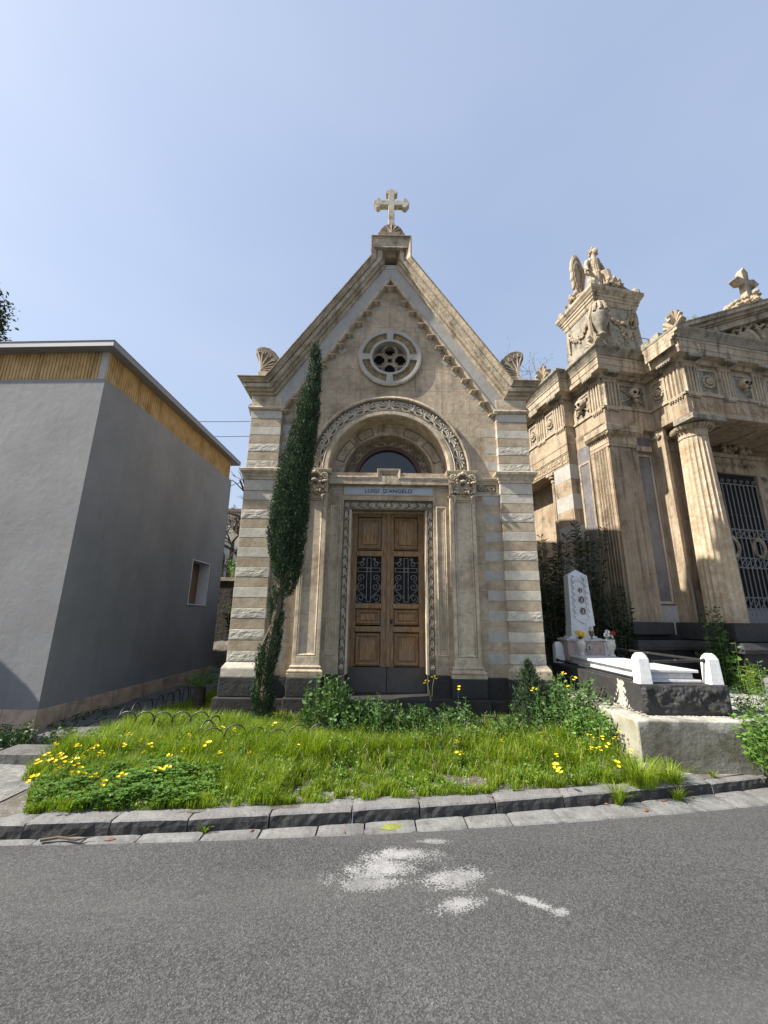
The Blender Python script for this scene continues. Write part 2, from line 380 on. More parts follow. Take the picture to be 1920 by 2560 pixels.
# corner piers with alternating courses
def rough_face(mb, x0, x1, y, z0, z1, amp, seed):
    nx = max(8, int((x1-x0)/0.025)); nzz = 8; rows = []
    for j in range(nzz+1):
        z = z0+(z1-z0)*j/nzz; r = []
        for i in range(nx+1):
            x = x0+(x1-x0)*i/nx; e = min(1, min(j, nzz-j)/1.5)*min(1, min(i, nx-i)/1.5)
            d = (nz(x+seed, z*1.7, seed, 9)*0.6+nz(x+seed, z*3, seed, 24)*0.5+0.35)*amp*e
            r.append((x, y-max(-0.006, d), z))
        rows.append(r)
    mb.skin(rows)
def pier(s):
    mb = MB(); xa, xb = (1.77, 2.28) if s > 0 else (-2.285, -1.78)
    def course(z0, z1, kind, k):
        mb.mi = 0 if kind == 'b' else 1
        o = 0.0 if kind != 'b' else 0.002
        mb.box(xa+o, xb-o, o, 4.1, z0+0.0015, z1-0.0015)
        if kind == 'r':
            mb.mi = 1
            rough_face(mb, xa+0.004, xb-0.004, -0.001, z0+0.004, z1-0.004, 0.009, k*3.7+s)
    pat = 'wbrbwbwbrbwbrbrbr' if s < 0 else 'wbrbwbrbwbwbrbwbr'
    for i, c in enumerate(pat):
        z1 = 3.61-i*0.1494; course(z1-0.1494, z1, c, i)
    course(3.615, 3.80, 'w', 40)
    for i, c in enumerate('rbrbwbw'):
        z0 = 3.98+i*0.147; course(z0, z0+0.147, c, 50+i)
    o = mb.build('corner_pier', [M['beige_row'], M['white_row']], CH, 0.004)
    # base mould
    mb = MB(); ya = 4.1
    prof = [(0.0, 1.065), (0.012, 1.05), (0.045, 1.0), (0.05, 0.985), (0.05, 0.88), (-0.1, 0.88), (-0.1, 1.065)]
    if s > 0: mb.sweep_xy(prof, [(xa, 0.3), (xa, 0), (xb, 0), (xb, ya)])
    else: mb.sweep_xy(prof, [(xa, ya), (xa, 0), (xb, 0), (xb, 0.3)])
    mb.build('pier_base', M['white_row'] if s < 0 else M['lime_trim'], CH)
    # string cornice of the pier
    mb = MB()
    prof = [(-0.05, 3.80), (0.012, 3.80), (0.018, 3.84), (0.03, 3.85), (0.035, 3.88), (0.065, 3.915), (0.075, 3.925), (0.08, 3.965), (0.05, 3.985), (-0.05, 3.985)]
    if s > 0: mb.sweep_xy(prof, [(xa, 0.09), (xa, 0), (xb, 0), (xb, ya)])
    else: mb.sweep_xy(prof, [(xa, ya), (xa, 0), (xb, 0), (xb, 0.09)])
    mb.build('string_course', M['lime_trim'], CH)
    # neck torus under the gable cornice
    mb = MB()
    prof = [(-0.05, 5.008)] + [(0.008+0.034*math.sin(PI*i/6), 5.045-0.034*math.cos(PI*i/6)) for i in range(7)] + [(-0.05, 5.082)]
    if s > 0: mb.sweep_xy(prof, [(xa, 0.09), (xa, 0), (xb, 0), (xb, ya)])
    else: mb.sweep_xy(prof, [(xa, ya), (xa, 0), (xb, 0), (xb, 0.09)])
    mb.build('neck_moulding', M['lime_trim'], CH)
    mb = MB(); mb.box(xa+0.01 if s > 0 else xa-0.01, xb+0.01 if s > 0 else xb-0.01, -0.01, 4.1, 5.082, 5.262)
    mb.build('neck_block', M['lime_dirty'] if s < 0 else M['lime_trim'], CH, 0.004)
    # basalt plinth
    mb = MB()
    mb.box(xa-0.06, xb+0.075, -0.07, 4.2, 0.622, 0.878); mb.box(xa-0.10, xb+0.115, -0.13, 4.24, 0.0, 0.618, 0.0, 0.0)
    mb.build('basalt_plinth', M['basalt'], CH, 0.012, 2)
pier(-1); pier(1)

# side and back walls, roof
mb = MB()
for s in (-1, 1):
    x0, x1 = sorted((s*2.05, s*2.25)); mb.box(x0, x1, 0.2, 4.0, 0.0, 5.2)
mb.box(-2.24, 2.24, 3.75, 4.0, 0.0, 5.2); mb.build('side_wall', M['lime'], CH)
mb = MB(); mb.prism([(-2.24, 5.2), (2.24, 5.2), (0, 7.9)], 3.74, 3.99); mb.build('back_gable', M['lime'], CH)
mb = MB()
for s in (-1, 1):
    mb.prism([(s*2.40, 5.06), (s*0.10, 7.80), (s*0.02, 7.98), (s*2.46, 5.24)], 0.3, 4.2)
mb.build('roof', M['lime_dark'], CH)
mb = MB(); mb.box(-1.95, 1.95, 0.95, 1.0, 0.0, 5.2); mb.prism([(-1.9, 5.2), (1.9, 5.2), (0, 7.6)], 0.95, 1.0); mb.build('inner_darkness', M['black'], CH)

# grey marble band along the rake
mb = MB()
tri = [(0, rake_z(0, 0)+0.0), (1.797, 5.05), (1.797, 5.085), (2.0, 5.085), (2.0, 5.262)]
Q1 = 0.2256
x2 = rake_x(5.262, Q1-0.02); 
right = [(0.0, 7.745), (1.797, 5.048), (1.83, 5.09), (x2, 5.268), (rake_x(7.86, Q1), 7.86), (0.112, 7.90), (0.112, 7.995), (0.0, 7.995)]
for s in (1, -1):
    pl = [(s*x, z) for x, z in right]; mb.prism(pl, 0.0, 0.12)
mb.build('marble_band', M['marble_grey'], CH)
mb = MB(); mb.box(-0.085, 0.085, -0.004, 0.01, 7.90, 7.985); mb.prism([(-0.075, 7.895), (0.075, 7.895), (0, 7.80)], -0.004, 0.01); mb.build('apex_tile', M['tile'], CH)
mb = MB()
mb.sweep_xz([(0, -0.08), (0, 0.022), (-0.02, 0.026), (-0.045, 0.012), (-0.05, -0.08)], [(1.80, 5.035), (0, 7.742), (-1.80, 5.035)][::-1], 0.0)
mb.build('inner_moulding', M['lime_trim'], CH)

# gable cornice: one moulding from pier to pier, breaking up over the apex block
prof = [(0.216, -0.20), (0.216, 0.0), (0.2256, 0.03), (0.245, 0.05), (0.255, 0.03), (0.272, 0.03), (0.28, 0.07), (0.30, 0.09), (0.314, 0.085), (0.318, 0.135), (0.378, 0.138), (0.382, 0.112), (0.392, 0.112), (0.396, 0.155), (0.412, 0.158), (0.428, 0.185), (0.4536, 0.218), (0.475, 0.218), (0.475, -0.20)]
def cor_rows(s):
    rows = []
    rows.append([(s*(2.28+p), 4.1, 5.05+q) for q, p in prof])
    rows.append([(s*(2.28+p), -p, 5.05+q) for q, p in prof])
    rows.append([(s*(1.797+0.5287*q), -p, 5.05+q) for q, p in prof])
    def xv(q): return float(np.interp(q, [0.2, 0.2256, 0.318, 0.4536, 0.475], [0.10, 0.112, 0.158, 0.350, 0.368]))
    rows.append([(s*xv(q), -p, rake_z(xv(q), q)) for q, p in prof])
    def zt(q): return float(np.interp(q, [0.2, 0.2256, 0.318, 0.4536, 0.475], [8.14, 8.165, 8.225, 8.42, 8.445]))
    rows.append([(s*xv(q), -p, zt(q)) for q, p in prof])
    return rows
def subdiv(rows, counts):
    out = []
    for i, c in enumerate(counts):
        for k in range(c):
            t = k/c; out.append([tuple(a[j]*(1-t)+b_[j]*t for j in range(3)) for a, b_ in zip(rows[i], rows[i+1])])
    out.append(rows[-1]); return out
allr = cor_rows(-1) + cor_rows(1)[::-1]
mb = MB(); mb.skin(allr, True)
mb.box(-0.348, 0.348, -0.19, 0.55, 8.20, 8.43)
mb.build('gable_cornice', M['lime_dirty'], CH)
mb = MB()
for s in (-1, 1):
    x0, x1 = sorted((s*0.345, s*0.16)); mb.box(x0, x1, 0.02, 0.55, 7.75, 8.3)
mb.box(-0.2, 0.2, 0.40, 0.5, 7.6, 8.3)
mb.build('apex_block', M['lime_dark'], CH)
# thin blackened drip line
mb = MB()
dr = [[(s_[0], s_[1], s_[2]) for s_ in r] for r in allr]
lines = []
for r in allr:
    x, y, z = r[16]; lines.append((x, y-0.004, z))
mb.tube(lines[1:-1], 0.009, 5); mb.build('drip_edge', M['lime_dark'], CH)

# corbels under the rake
cbx = [0.25, 0.396, 0.558, 0.717, 0.866, 1.003, 1.145, 1.301, 1.442, 1.588, 1.735]
def corbel_mesh(w=0.070, h=0.135, d=0.12):
    mb = MB()
    mb.add([(-w, 0, 0), (w, 0, 0), (w*0.9, -d, 0), (-w*0.9, -d, 0), (-w, 0, 0.012), (w, 0, 0.012), (w*0.9, -d, 0.012), (-w*0.9, -d, 0.012), (-w*.12, 0.0, h), (w*.12, 0, h), (w*.3, -d*0.25, h*0.42), (-w*.3, -d*.25, h*.42)],
           [(0, 3, 2, 1), (3, 7, 6, 2), (0, 4, 7, 3), (1, 2, 6, 5), (7, 4, 8, 11), (6, 10, 9, 5), (7, 11, 10, 6), (11, 8, 9, 10)])
    mb.add([(-w*.55, 0, -0.001), (w*.55, 0, -0.001), (w*.4, -d*.7, -0.001), (-w*.4, -d*.7, -0.001), (-w*.3, 0, -0.03), (w*.3, 0, -0.03)], [(0, 3, 2, 1), (0, 4, 3), (1, 2, 5), (3, 4, 5, 2)])
    return mb
proto = None
for s in (-1, 1):
    for x in cbx:
        if proto is None: o = proto = corbel_mesh().build('corbel', M['lime_trim'], CH)
        else: o = proto.copy(); col.objects.link(o)
        o.location = (s*x, WY, rake_z(x, -0.075)-0.01)
o = proto.copy(); col.objects.link(o); o.location = (0, WY, 7.50); o.scale = (1.7, 1.0, 1.25)
mb = MB(); mb.prism([(-0.095, 0.0), (0.0, -0.085), (0.075, 0.0), (0.0, 0.09)], -0.003, 0.02); pb = None
for s in (-1, 1):
    for x in cbx:
        if pb is None: o = pb = mb.build('corbel_backplate', M['marble_grey'], CH)
        else: o = pb.copy(); col.objects.link(o)
        o.location = (s*(x-0.02), WY, rake_z(x, -0.075)-0.045); o.scale = (s, 1, 1)

# rose window
rose = empty('rose_window', (ROSE[0], WY, ROSE[1])); rose.parent = CH
def ring(mb, r0, r1, y0, y1, n=64, a0=0, a1=2*PI):
    full = abs(a1-a0-2*PI) < 1e-6
    rows = []
    for i in range(n if full else n+1):
        a = a0+(a1-a0)*i/n; c, s = math.cos(a), math.sin(a)
        rows.append([(r0*c, y1, r0*s), (r0*c, y0, r0*s), (r1*c, y0, r1*s), (r1*c, y1, r1*s)])
    mb.skin(rows, True, loop=full)
mb = MB(); ring(mb, 0.478, 0.535, -0.055, 0.02); ring(mb, 0.306, 0.352, -0.055, 0.26)
for k in range(4):
    a = PI/2*k; mb2 = []
    ring(mb, 0.34, 0.49, -0.0545, 0.02, 6, a-0.135, a+0.135)
mb.build('ring', M['marble_grey'], rose, 0.004)
mb = MB(); mb.smooth = True
rows = []
for i in range(64):
    a = 2*PI*i/64; rows.append([((0.537+0.022*math.cos(t))*math.cos(a), -0.03-0.022*math.sin(t), (0.537+0.022*math.cos(t))*math.sin(a)) for t in [2*PI*j/8 for j in range(8)]])
mb.skin(rows, True, loop=True); mb.build('outer_roll', M['lime_trim'], rose)
mb = MB(); ring(mb, 0.35, 0.48, -0.012, 0.02)
mb.mi = 0
for k in range(4):
    for j in range(11):
        a = PI/2*k+0.21+(PI/2-0.42)*j/10; c, s = math.cos(a), math.sin(a)
        mb.tube([(0.362*c, -0.014, 0.362*s), (0.47*c, -0.014, 0.47*s)], [0.009, 0.013], 6)
mb.build('fluted_panel', M['tuff'], rose)
mb = MB(); mb.smooth = True
for k in range(4):
    a = PI/2*k; cx, cz = 0.187*math.cos(a), 0.187*math.sin(a)
    for rr, tr, yy in ((0.124, 0.011, 0.07), (0.100, 0.005, 0.06), (0.148, 0.004, 0.07)):
        rows = []
        for i in range(28):
            t = 2*PI*i/28; rows.append([(cx+(rr+tr*math.cos(q))*math.cos(t), yy-tr*1.3*math.sin(q), cz+(rr+tr*math.cos(q))*math.sin(t)) for q in [2*PI*j/6 for j in range(6)]])
        mb.skin(rows, True, loop=True)
    for j in range(4):
        t = PI/4+PI/2*j; mb.ball((cx+0.092*math.cos(t), 0.06, cz+0.092*math.sin(t)), 0.013, 8, 6)
mb.build('tracery', M['lime_trim'], rose)
mb = MB(); mb.prism([(0.33*math.cos(2*PI*i/40), 0.33*math.sin(2*PI*i/40)) for i in range(40)], 0.22, 0.24); mb.build('black_disc', M['black'], rose)  # black disc standing in for the unlit depth behind the tracery

# archivolt
arch = empty('portal_arch', (0, WY, AZ)); arch.parent = CH
mb = MB()
def aprof(mb, prof, a0=0.0, a1=PI, n=64):
    rows = []
    for i in range(n+1):
        a = a0+(a1-a0)*i/n; rows.append([(r*math.cos(a), -p, r*math.sin(a)) for r, p in prof])
    mb.skin(rows, True)
aprof(mb, [(1.268, -0.03), (1.268, 0.075), (1.285, 0.085), (1.335, 0.04), (1.345, 0.035), (1.345, -0.03)]); mb.build('label_moulding', M['lime_dirty'], arch)
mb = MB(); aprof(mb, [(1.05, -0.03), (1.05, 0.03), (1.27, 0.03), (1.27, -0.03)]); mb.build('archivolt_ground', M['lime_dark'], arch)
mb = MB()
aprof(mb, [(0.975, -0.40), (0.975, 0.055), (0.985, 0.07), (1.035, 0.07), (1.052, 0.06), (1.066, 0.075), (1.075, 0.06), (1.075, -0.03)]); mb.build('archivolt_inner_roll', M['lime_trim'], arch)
def palmette():
    P = []
    P += [bez((0, 0.25), (0, 0.6), (0, 0.90), 5, 0.012, 0.028)]
    for k, (tx, tz, cx, cz) in enumerate(((0.17, 0.83, 0.05, 0.7), (0.31, 0.66, 0.12, 0.66), (0.40, 0.44, 0.2, 0.5))):
        P += mirror([bez((0.02, 0.25), (cx, cz), (tx, tz), 6, 0.010, 0.020) + [(tx+0.02, tz-0.07, 0.018)]])
    P += mirror([bez((0, 0.27), (0.10, 0.32), (0.16, 0.18), 4, 0.014, 0.014) + spiral(0.12, 0.16, 0.05, 0.012, 0.3, -1.2, 8, 0.013, 0.01)])
    P += mirror([bez((0.17, 0.12), (0.36, 0.02), (0.44, 0.26), 6, 0.015, 0.013) + bez((0.44, 0.26), (0.54, 0.62), (0.30, 0.90), 6, 0.013, 0.008)[1:]])
    return P
def lotus():
    P = [bez((0, 0.2), (0, 0.5), (0, 0.88), 3, 0.012, 0.022)]
    P += mirror([bez((0.01, 0.2), (0.04, 0.5), (0.09, 0.84), 4, 0.010, 0.024), bez((0.02, 0.2), (0.12, 0.4), (0.20, 0.80), 4, 0.01, 0.016)])
    P += mirror([spiral(0.06, 0.12, 0.05, 0.015, PI/2, 1.2, 8, 0.013, 0.01)])
    return P
mb = MB(); nun = 9
for k in range(nun):
    a = PI*(k+0.5)/nun; W_ = PI*1.165/nun
    def mp(s, t, h, a=a): 
        an = a - s*W_/1.165; r = 1.078+t*0.18; return (r*math.cos(an), -0.040-h, r*math.sin(an))
    mb.relief(palmette(), mp, 0.92, 0.0, 5)
for k in range(nun+1):
    a = PI*k/nun
    def mp(s, t, h, a=a):
        an = min(PI-0.01, max(0.01, a - s*W_/1.165)); r = 1.078+t*0.18; return (r*math.cos(an), -0.034-h, r*math.sin(an))
    mb.relief(lotus(), mp, 0.75, 0.0, 5)
mb.smooth = False
mb.build('palmette_carving', M['carving'], arch)
# recessed tympanum wall, inner arch
mb = MB()
plate(mb, [(-1.0, -0.16)] + arc(0, 0, 1.0, PI, 0, 40) + [(1.0, -0.16), (0.755, -0.16)] + arc(0, 0.02, 0.755, 0, PI, 40) + [(-0.755, -0.16)], [], 0.30, 0.62)
mb.build('recessed_wall', M['lime_dirty'], arch)
mb = MB()
for a0, a1 in ((0.33, 0.78), (PI-0.78, PI-0.33), (0.95, 1.25), (1.9, 2.2)):
    for r0, r1 in ((0.80, 0.812), (0.94, 0.952)):
        rows = []
        for i in range(11):
            a = a0+(a1-a0)*i/10; rows.append([(r0*math.cos(a), 0.31, r0*math.sin(a)), (r0*math.cos(a), 0.288, r0*math.sin(a)), (r1*math.cos(a), 0.288, r1*math.sin(a)), (r1*math.cos(a), 0.31, r1*math.sin(a))])
        mb.skin(rows, True)
    for a in (a0, a1):
        mb.tube([(0.80*math.cos(a), 0.295, 0.80*math.sin(a)), (0.952*math.cos(a), 0.295, 0.952*math.sin(a))], 0.007, 4)
mb.build('panel_frame', M['lime_dark'], arch)
for s in (-1, 1):
    for z0 in (0.035, -0.335):
        mb = MB(); x0 = 0.86
        yy = 0.296 if z0 > 0 else 0.006
        for i in range(4):
            a = PI/2*i
            for q in (-1, 1):
                pts = [(0.0, 0.006), (0.055, 0.02 if q > 0 else -0.055), (0.055, 0.06 if q > 0 else -0.02), (0.006, 0.06)]
            pts = [(0.006, 0.012), (0.05, 0.028), (0.06, 0.06), (0.028, 0.05)]
            pp = [(s*x0+px*math.cos(a)-pz*math.sin(a), z0+0.07+px*math.sin(a)+pz*math.cos(a)) for px, pz in pts]
            mb.prism(pp, yy, yy+0.012)
            pts = [(0.012, 0.0), (0.06, -0.022), (0.06, 0.022)]
            pp = [(s*x0+px*math.cos(a)-pz*math.sin(a), z0+0.07+px*math.sin(a)+pz*math.cos(a)) for px, pz in pts]
            mb.prism(pp, yy+0.001, yy+0.013)
        mb.build('cross_tile', M['marble_grey'], arch)
mb = MB()
def ap2(mb, prof, n=48):
    rows = []
    for i in range(n+1):
        a = PI*i/n; rows.append([(r*math.cos(a), y, 0.08+r*math.sin(a)) for r, y in prof])
    mb.skin(rows, True)
ap2(mb, [(0.58, 0.60), (0.58, 0.54), (0.78, 0.54), (0.78, 0.62)]); mb.build('inner_arch_ground', M['lime_dark'], arch)
mb = MB(); nw = 12
for k in range(nw):
    a = PI*(k+0.5)/nw; sg = 1 if k >= nw/2 else -1
    def mp(s, t, h, a=a, sg=sg):
        an = a + sg*s*PI/nw; r = 0.60+t*0.135; return (r*math.cos(an), 0.535-h, 0.08+r*math.sin(an))
    mb.relief([bez((-0.5, 0.1), (-0.2, 0.0), (0.0, 0.5), 5, 0.010, 0.014) + spiral(0.15, 0.55, 0.28, 0.05, PI, -1.2, 12, 0.013, 0.008), bez((-0.5, 0.8), (-0.35, 0.4), (0.05, 0.05), 4, 0.008, 0.012)], mp, 1.0, 0.0, 5)
mb.build('scroll_carving', M['lime_dirty'], arch)
mb = MB(); ap2(mb, [(0.528, 0.66), (0.528, 0.555), (0.585, 0.555), (0.585, 0.66)]); mb.build('fanlight_frame', M['frame_brown'], arch)
mb = MB(); mb.prism([(x, z) for x, z in arc(0, 0.08, 0.535, 0, PI, 40)] + [(-0.535, -0.12), (0.535, -0.12)], 0.615, 0.625); mb.build('fanlight_glass', M['glass'], arch)
mb = MB(); mb.box(-1.0, 1.0, -0.06, 0.68, -0.24, -0.10); mb.build('lunette_sill', M['lime_dirty'], arch)

# portal surround below the arch
por = empty('portal_surround', (0, WY, 0)); por.parent = CH
mb = MB()
plate(mb, [(-0.965, 0.86), (-0.712, 0.86), (-0.712, 3.518), (0.712, 3.518), (0.712, 0.86), (0.965, 0.86), (0.965, 3.98), (-0.965, 3.98)], [], 0.02, 0.30)
mb.build('surround_wall', M['lime'], por)
for s in (-1, 1):                                       # narrow framed strips
    mb = MB(); x0, x1 = sorted((s*0.755, s*0.915))
    pth = [(x0, 1.16), (x1, 1.16), (x1, 3.42), (x0, 3.42)]
    mb.sweep_xz([(0, -0.02), (0, 0.008), (0.012, 0.014), (0.022, 0.002), (0.022, -0.02)], pth, 0.02, loop=True)
    mb.sweep_xz([(0.032, -0.02), (0.032, 0.006), (0.04, 0.006), (0.045, -0.02)], pth, 0.02, loop=True)
    mb.build('strip_panel', M['lime_trim'], por)
# lintel cornice with raised key
mb = MB()
lp = [(-0.965, 3.768), (-0.075, 3.768), (-0.075, 3.905), (0.075, 3.905), (0.075, 3.768), (0.965, 3.768)]
mb.sweep_xz([(0, -0.05), (0, 0.012), (0.022, 0.03), (0.03, 0.03), (0.045, 0.055), (0.06, 0.055), (0.075, 0.085), (0.105, 0.095), (0.11, 0.09), (0.11, -0.05)], lp, 0.02)
mb.build('lintel_cornice', M['lime_trim'], por)
mb = MB(); mb.box(-0.073, 0.073, -0.005, 0.1, 3.77, 3.90); mb.build('key_tile', M['tile'], por)
# name plate
mb = MB(); x0, x1, z0, z1 = -0.70, 0.70, 3.612, 3.722
mb.sweep_xz([(0, -0.02), (0, 0.006), (-0.014, 0.018), (-0.026, 0.004), (-0.026, -0.02)], [(x0, z0), (x1, z0), (x1, z1), (x0, z1)], 0.02, loop=True); mb.build('plaque_frame', M['lime_trim'], por)
mb = MB(); mb.box(x0+0.0, x1-0.0, 0.010, 0.03, z0, z1); pq = mb.build('name_plaque', stone('blue_grey_marble', (0.36, 0.39, 0.44), dark=(0.22, 0.22, 0.22), stain=0.3, streak=0, sc1=4, warm=(0.50, 0.51, 0.53), bump=0.05, rough=0.5, var=0.1), por)
mb = MB(); text_mb(mb, "LUIGI  D'ANGELO", 0.088, lambda x, y, z: (x*1.08, 0.006-z, 3.636+y), 0.003, 1.02); mb.build('plaque_lettering', plain('letter_black', (0.03, 0.03, 0.03), 0.6), pq)
# carved door frame
mb = MB()
mb.box(-0.71, 0.71, 0.075, 0.24, 3.375, 3.515)
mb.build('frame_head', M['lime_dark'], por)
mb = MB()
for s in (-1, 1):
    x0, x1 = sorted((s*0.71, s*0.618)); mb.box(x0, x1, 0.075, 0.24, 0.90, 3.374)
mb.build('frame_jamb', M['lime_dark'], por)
mb = MB()
for s in (-1, 1):
    x0, x1 = sorted((s*0.616, s*0.585)); mb.box(x0, x1, 0.045, 0.36, 0.90, 3.36)
mb.box(-0.584, 0.584, 0.22, 0.36, 3.36, 3.42); mb.build('door_reveal', M['lime_trim'], por)
mb = MB()
def wave(mb, mp, n, k=1.0):
    for i in range(n):
        def m2(s, t, h, i=i): return mp((i+0.5+s)/n, t, h)
        mb.relief([bez((-0.62, 0.15), (-0.3, -0.02), (-0.12, 0.42), 5, 0.008, 0.011) + spiral(0.1, 0.52, 0.30, 0.06, PI*0.95, -1.25, 12, 0.011, 0.008),
                   bez((-0.45, 0.95), (-0.35, 0.6), (-0.05, 0.12), 4, 0.005, 0.011), bez((-0.3, 0.98), (-0.2, 0.75), (-0.12, 0.6), 3, 0.004, 0.009)], m2, k, 0.0, 5)
for s in (-1, 1):
    wave(mb, lambda u, t, h, s=s: (s*(0.625+t*0.078), 0.068-h, 1.10+u*2.26), 15)
    wave(mb, lambda u, t, h, s=s: (s*(0.05+u*0.56), 0.068-h, 3.39+t*0.105), 4, 1.1)
for cx, cz in ((0, 3.445), (-0.665, 3.445), (0.665, 3.445), (-0.665, 1.0), (0.665, 1.0)):
    for i in range(6):
        a = PI/3*i; mb.ball((cx+0.026*math.cos(a), 0.068, cz+0.026*math.sin(a)), 0.016, 6, 4)
    mb.ball((cx, 0.062, cz), 0.016, 6, 4)
mb.build('scroll_carving', M['carving'], por)
# upper part beside the frames of the reveal
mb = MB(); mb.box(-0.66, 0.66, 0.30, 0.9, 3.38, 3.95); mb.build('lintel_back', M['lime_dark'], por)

# wooden double door
dr_ = empty('double_door', (0, WY+0.30, 0)); dr_.parent = CH
for s in (-1, 1):
    leaf = empty('door_leaf', (0, 0, 0)); leaf.parent = dr_
    X = lambda a: s*a
    def bx(mb, a, b_, y0, y1, z0, z1, **k): x0, x1 = sorted((s*a, s*b_)); mb.box(x0, x1, y0, y1, z0, z1, **k)
    mb = MB()
    bx(mb, 0.004, 0.10, 0, 0.05, 0.975, 3.40); bx(mb, 0.495, 0.595, 0, 0.05, 0.975, 3.40)
    for z0, z1 in ((3.31, 3.40), (2.655, 2.745), (1.835, 1.915), (1.485, 1.57)): bx(mb, 0.10, 0.495, -0.002, 0.05, z0, z1)
    for z1 in (2.745, 1.925, 1.575): bx(mb, 0.09, 0.505, -0.016, 0.0, z1-0.085, z1-0.01)
    if s > 0: bx(mb, -0.012, 0.045, -0.02, 0.0, 0.98, 3.38)
    mb.build('leaf_frame', M['wood'], leaf, 0.004)
    mb = MB(); bx(mb, 0.004, 0.595, -0.006, 0.05, 0.62, 0.973); mb.build('kick_board', plain('grey_wood', (0.085, 0.078, 0.07), 0.8, bump=0.6, scale=8), leaf, 0.003)
    for z0, z1 in ((2.765, 3.30), (1.59, 1.825), (0.985, 1.47)):
        mb = MB(); bx(mb, 0.10, 0.495, 0.028, 0.05, z0, z1)
        x0, x1 = sorted((s*0.118, s*0.477))
        mb.sweep_xz([(0, -0.03), (0, -0.002), (0.012, 0.004), (0.03, -0.012), (0.035, -0.03)], [(x0, z0+0.02), (x1, z0+0.02), (x1, z1-0.02), (x0, z1-0.02)], 0.0, loop=True)
        mb.box(x0+0.065, x1-0.065, 0.008, 0.03, z0+0.085 if z1-z0 > 0.3 else z0+0.07, z1-0.085 if z1-z0 > 0.3 else z1-0.07)
        mb.build('door_panel', M['wood'], leaf, 0.003)
    mb = MB(); bx(mb, 0.10, 0.495, 0.04, 0.05, 1.915, 2.655); mb.build('grille_backing', M['black'], leaf)
    mb = MB(); cx = s*0.2975; z0, z1 = 1.92, 2.65; y = 0.015; r = 0.0055
    def tp(pts): mb.tube([(p[0], y, p[1]) for p in pts], r, 5)
    for dx in (-0.033, 0.033): tp([(cx+dx, z0+0.02), (cx+dx, z1-0.02)])
    tp([(cx-0.033, z0+0.02), (cx+0.033, z0+0.02)]); tp([(cx-0.033, z1-0.02), (cx+0.033, z1-0.02)])
    for dz in (-0.03, 0.03): tp([(cx-0.175, 2.44+dz), (cx+0.175, 2.44+dz)])
    for q in (-1, 1): tp([(cx+q*0.175, 2.41), (cx+q*0.175, 2.47)])
    tp(arc(cx, 2.44, 0.03, 0, 2*PI, 14))
    for q in (-1, 1):
        f = lambda L: [(cx+q*a, b_) for a, b_, _ in L]
        tp(f(spiral(0.115, 2.315, 0.012, 0.062, PI*0.3, -1.4, 20)))
        tp(f(spiral(0.115, 2.175, 0.012, 0.066, -PI*0.3, 1.35, 20)) )
        tp([(cx+q*0.19, 2.20), (cx+q*0.19, 2.14), (cx+q*0.13, 2.085), (cx+q*0.065, 2.03), (cx+q*0.05, 1.99)])
        tp(f(spiral(0.125, 1.995, 0.014, 0.072, PI*0.2, -1.4, 22)))
        tp(f(spiral(0.11, 2.535, 0.03, 0.03, 0, 1.0, 12)))
        tp([(cx+q*0.07, 2.63), (cx+q*0.10, 2.58), (cx+q*0.15, 2.55), (cx+q*0.19, 2.56)])
        tp(f(spiral(0.085, 2.61, 0.008, 0.022, 0, 1.2, 10)))
    mb.build('iron_grille', M['iron_grey'], leaf)
    if s > 0:
        mb = MB(); mb.box(0.045, 0.085, -0.02, 0.0, 1.61, 1.68); mb.ball((0.065, -0.03, 1.645), 0.013, 8, 6); mb.build('lock', M['iron'], leaf)

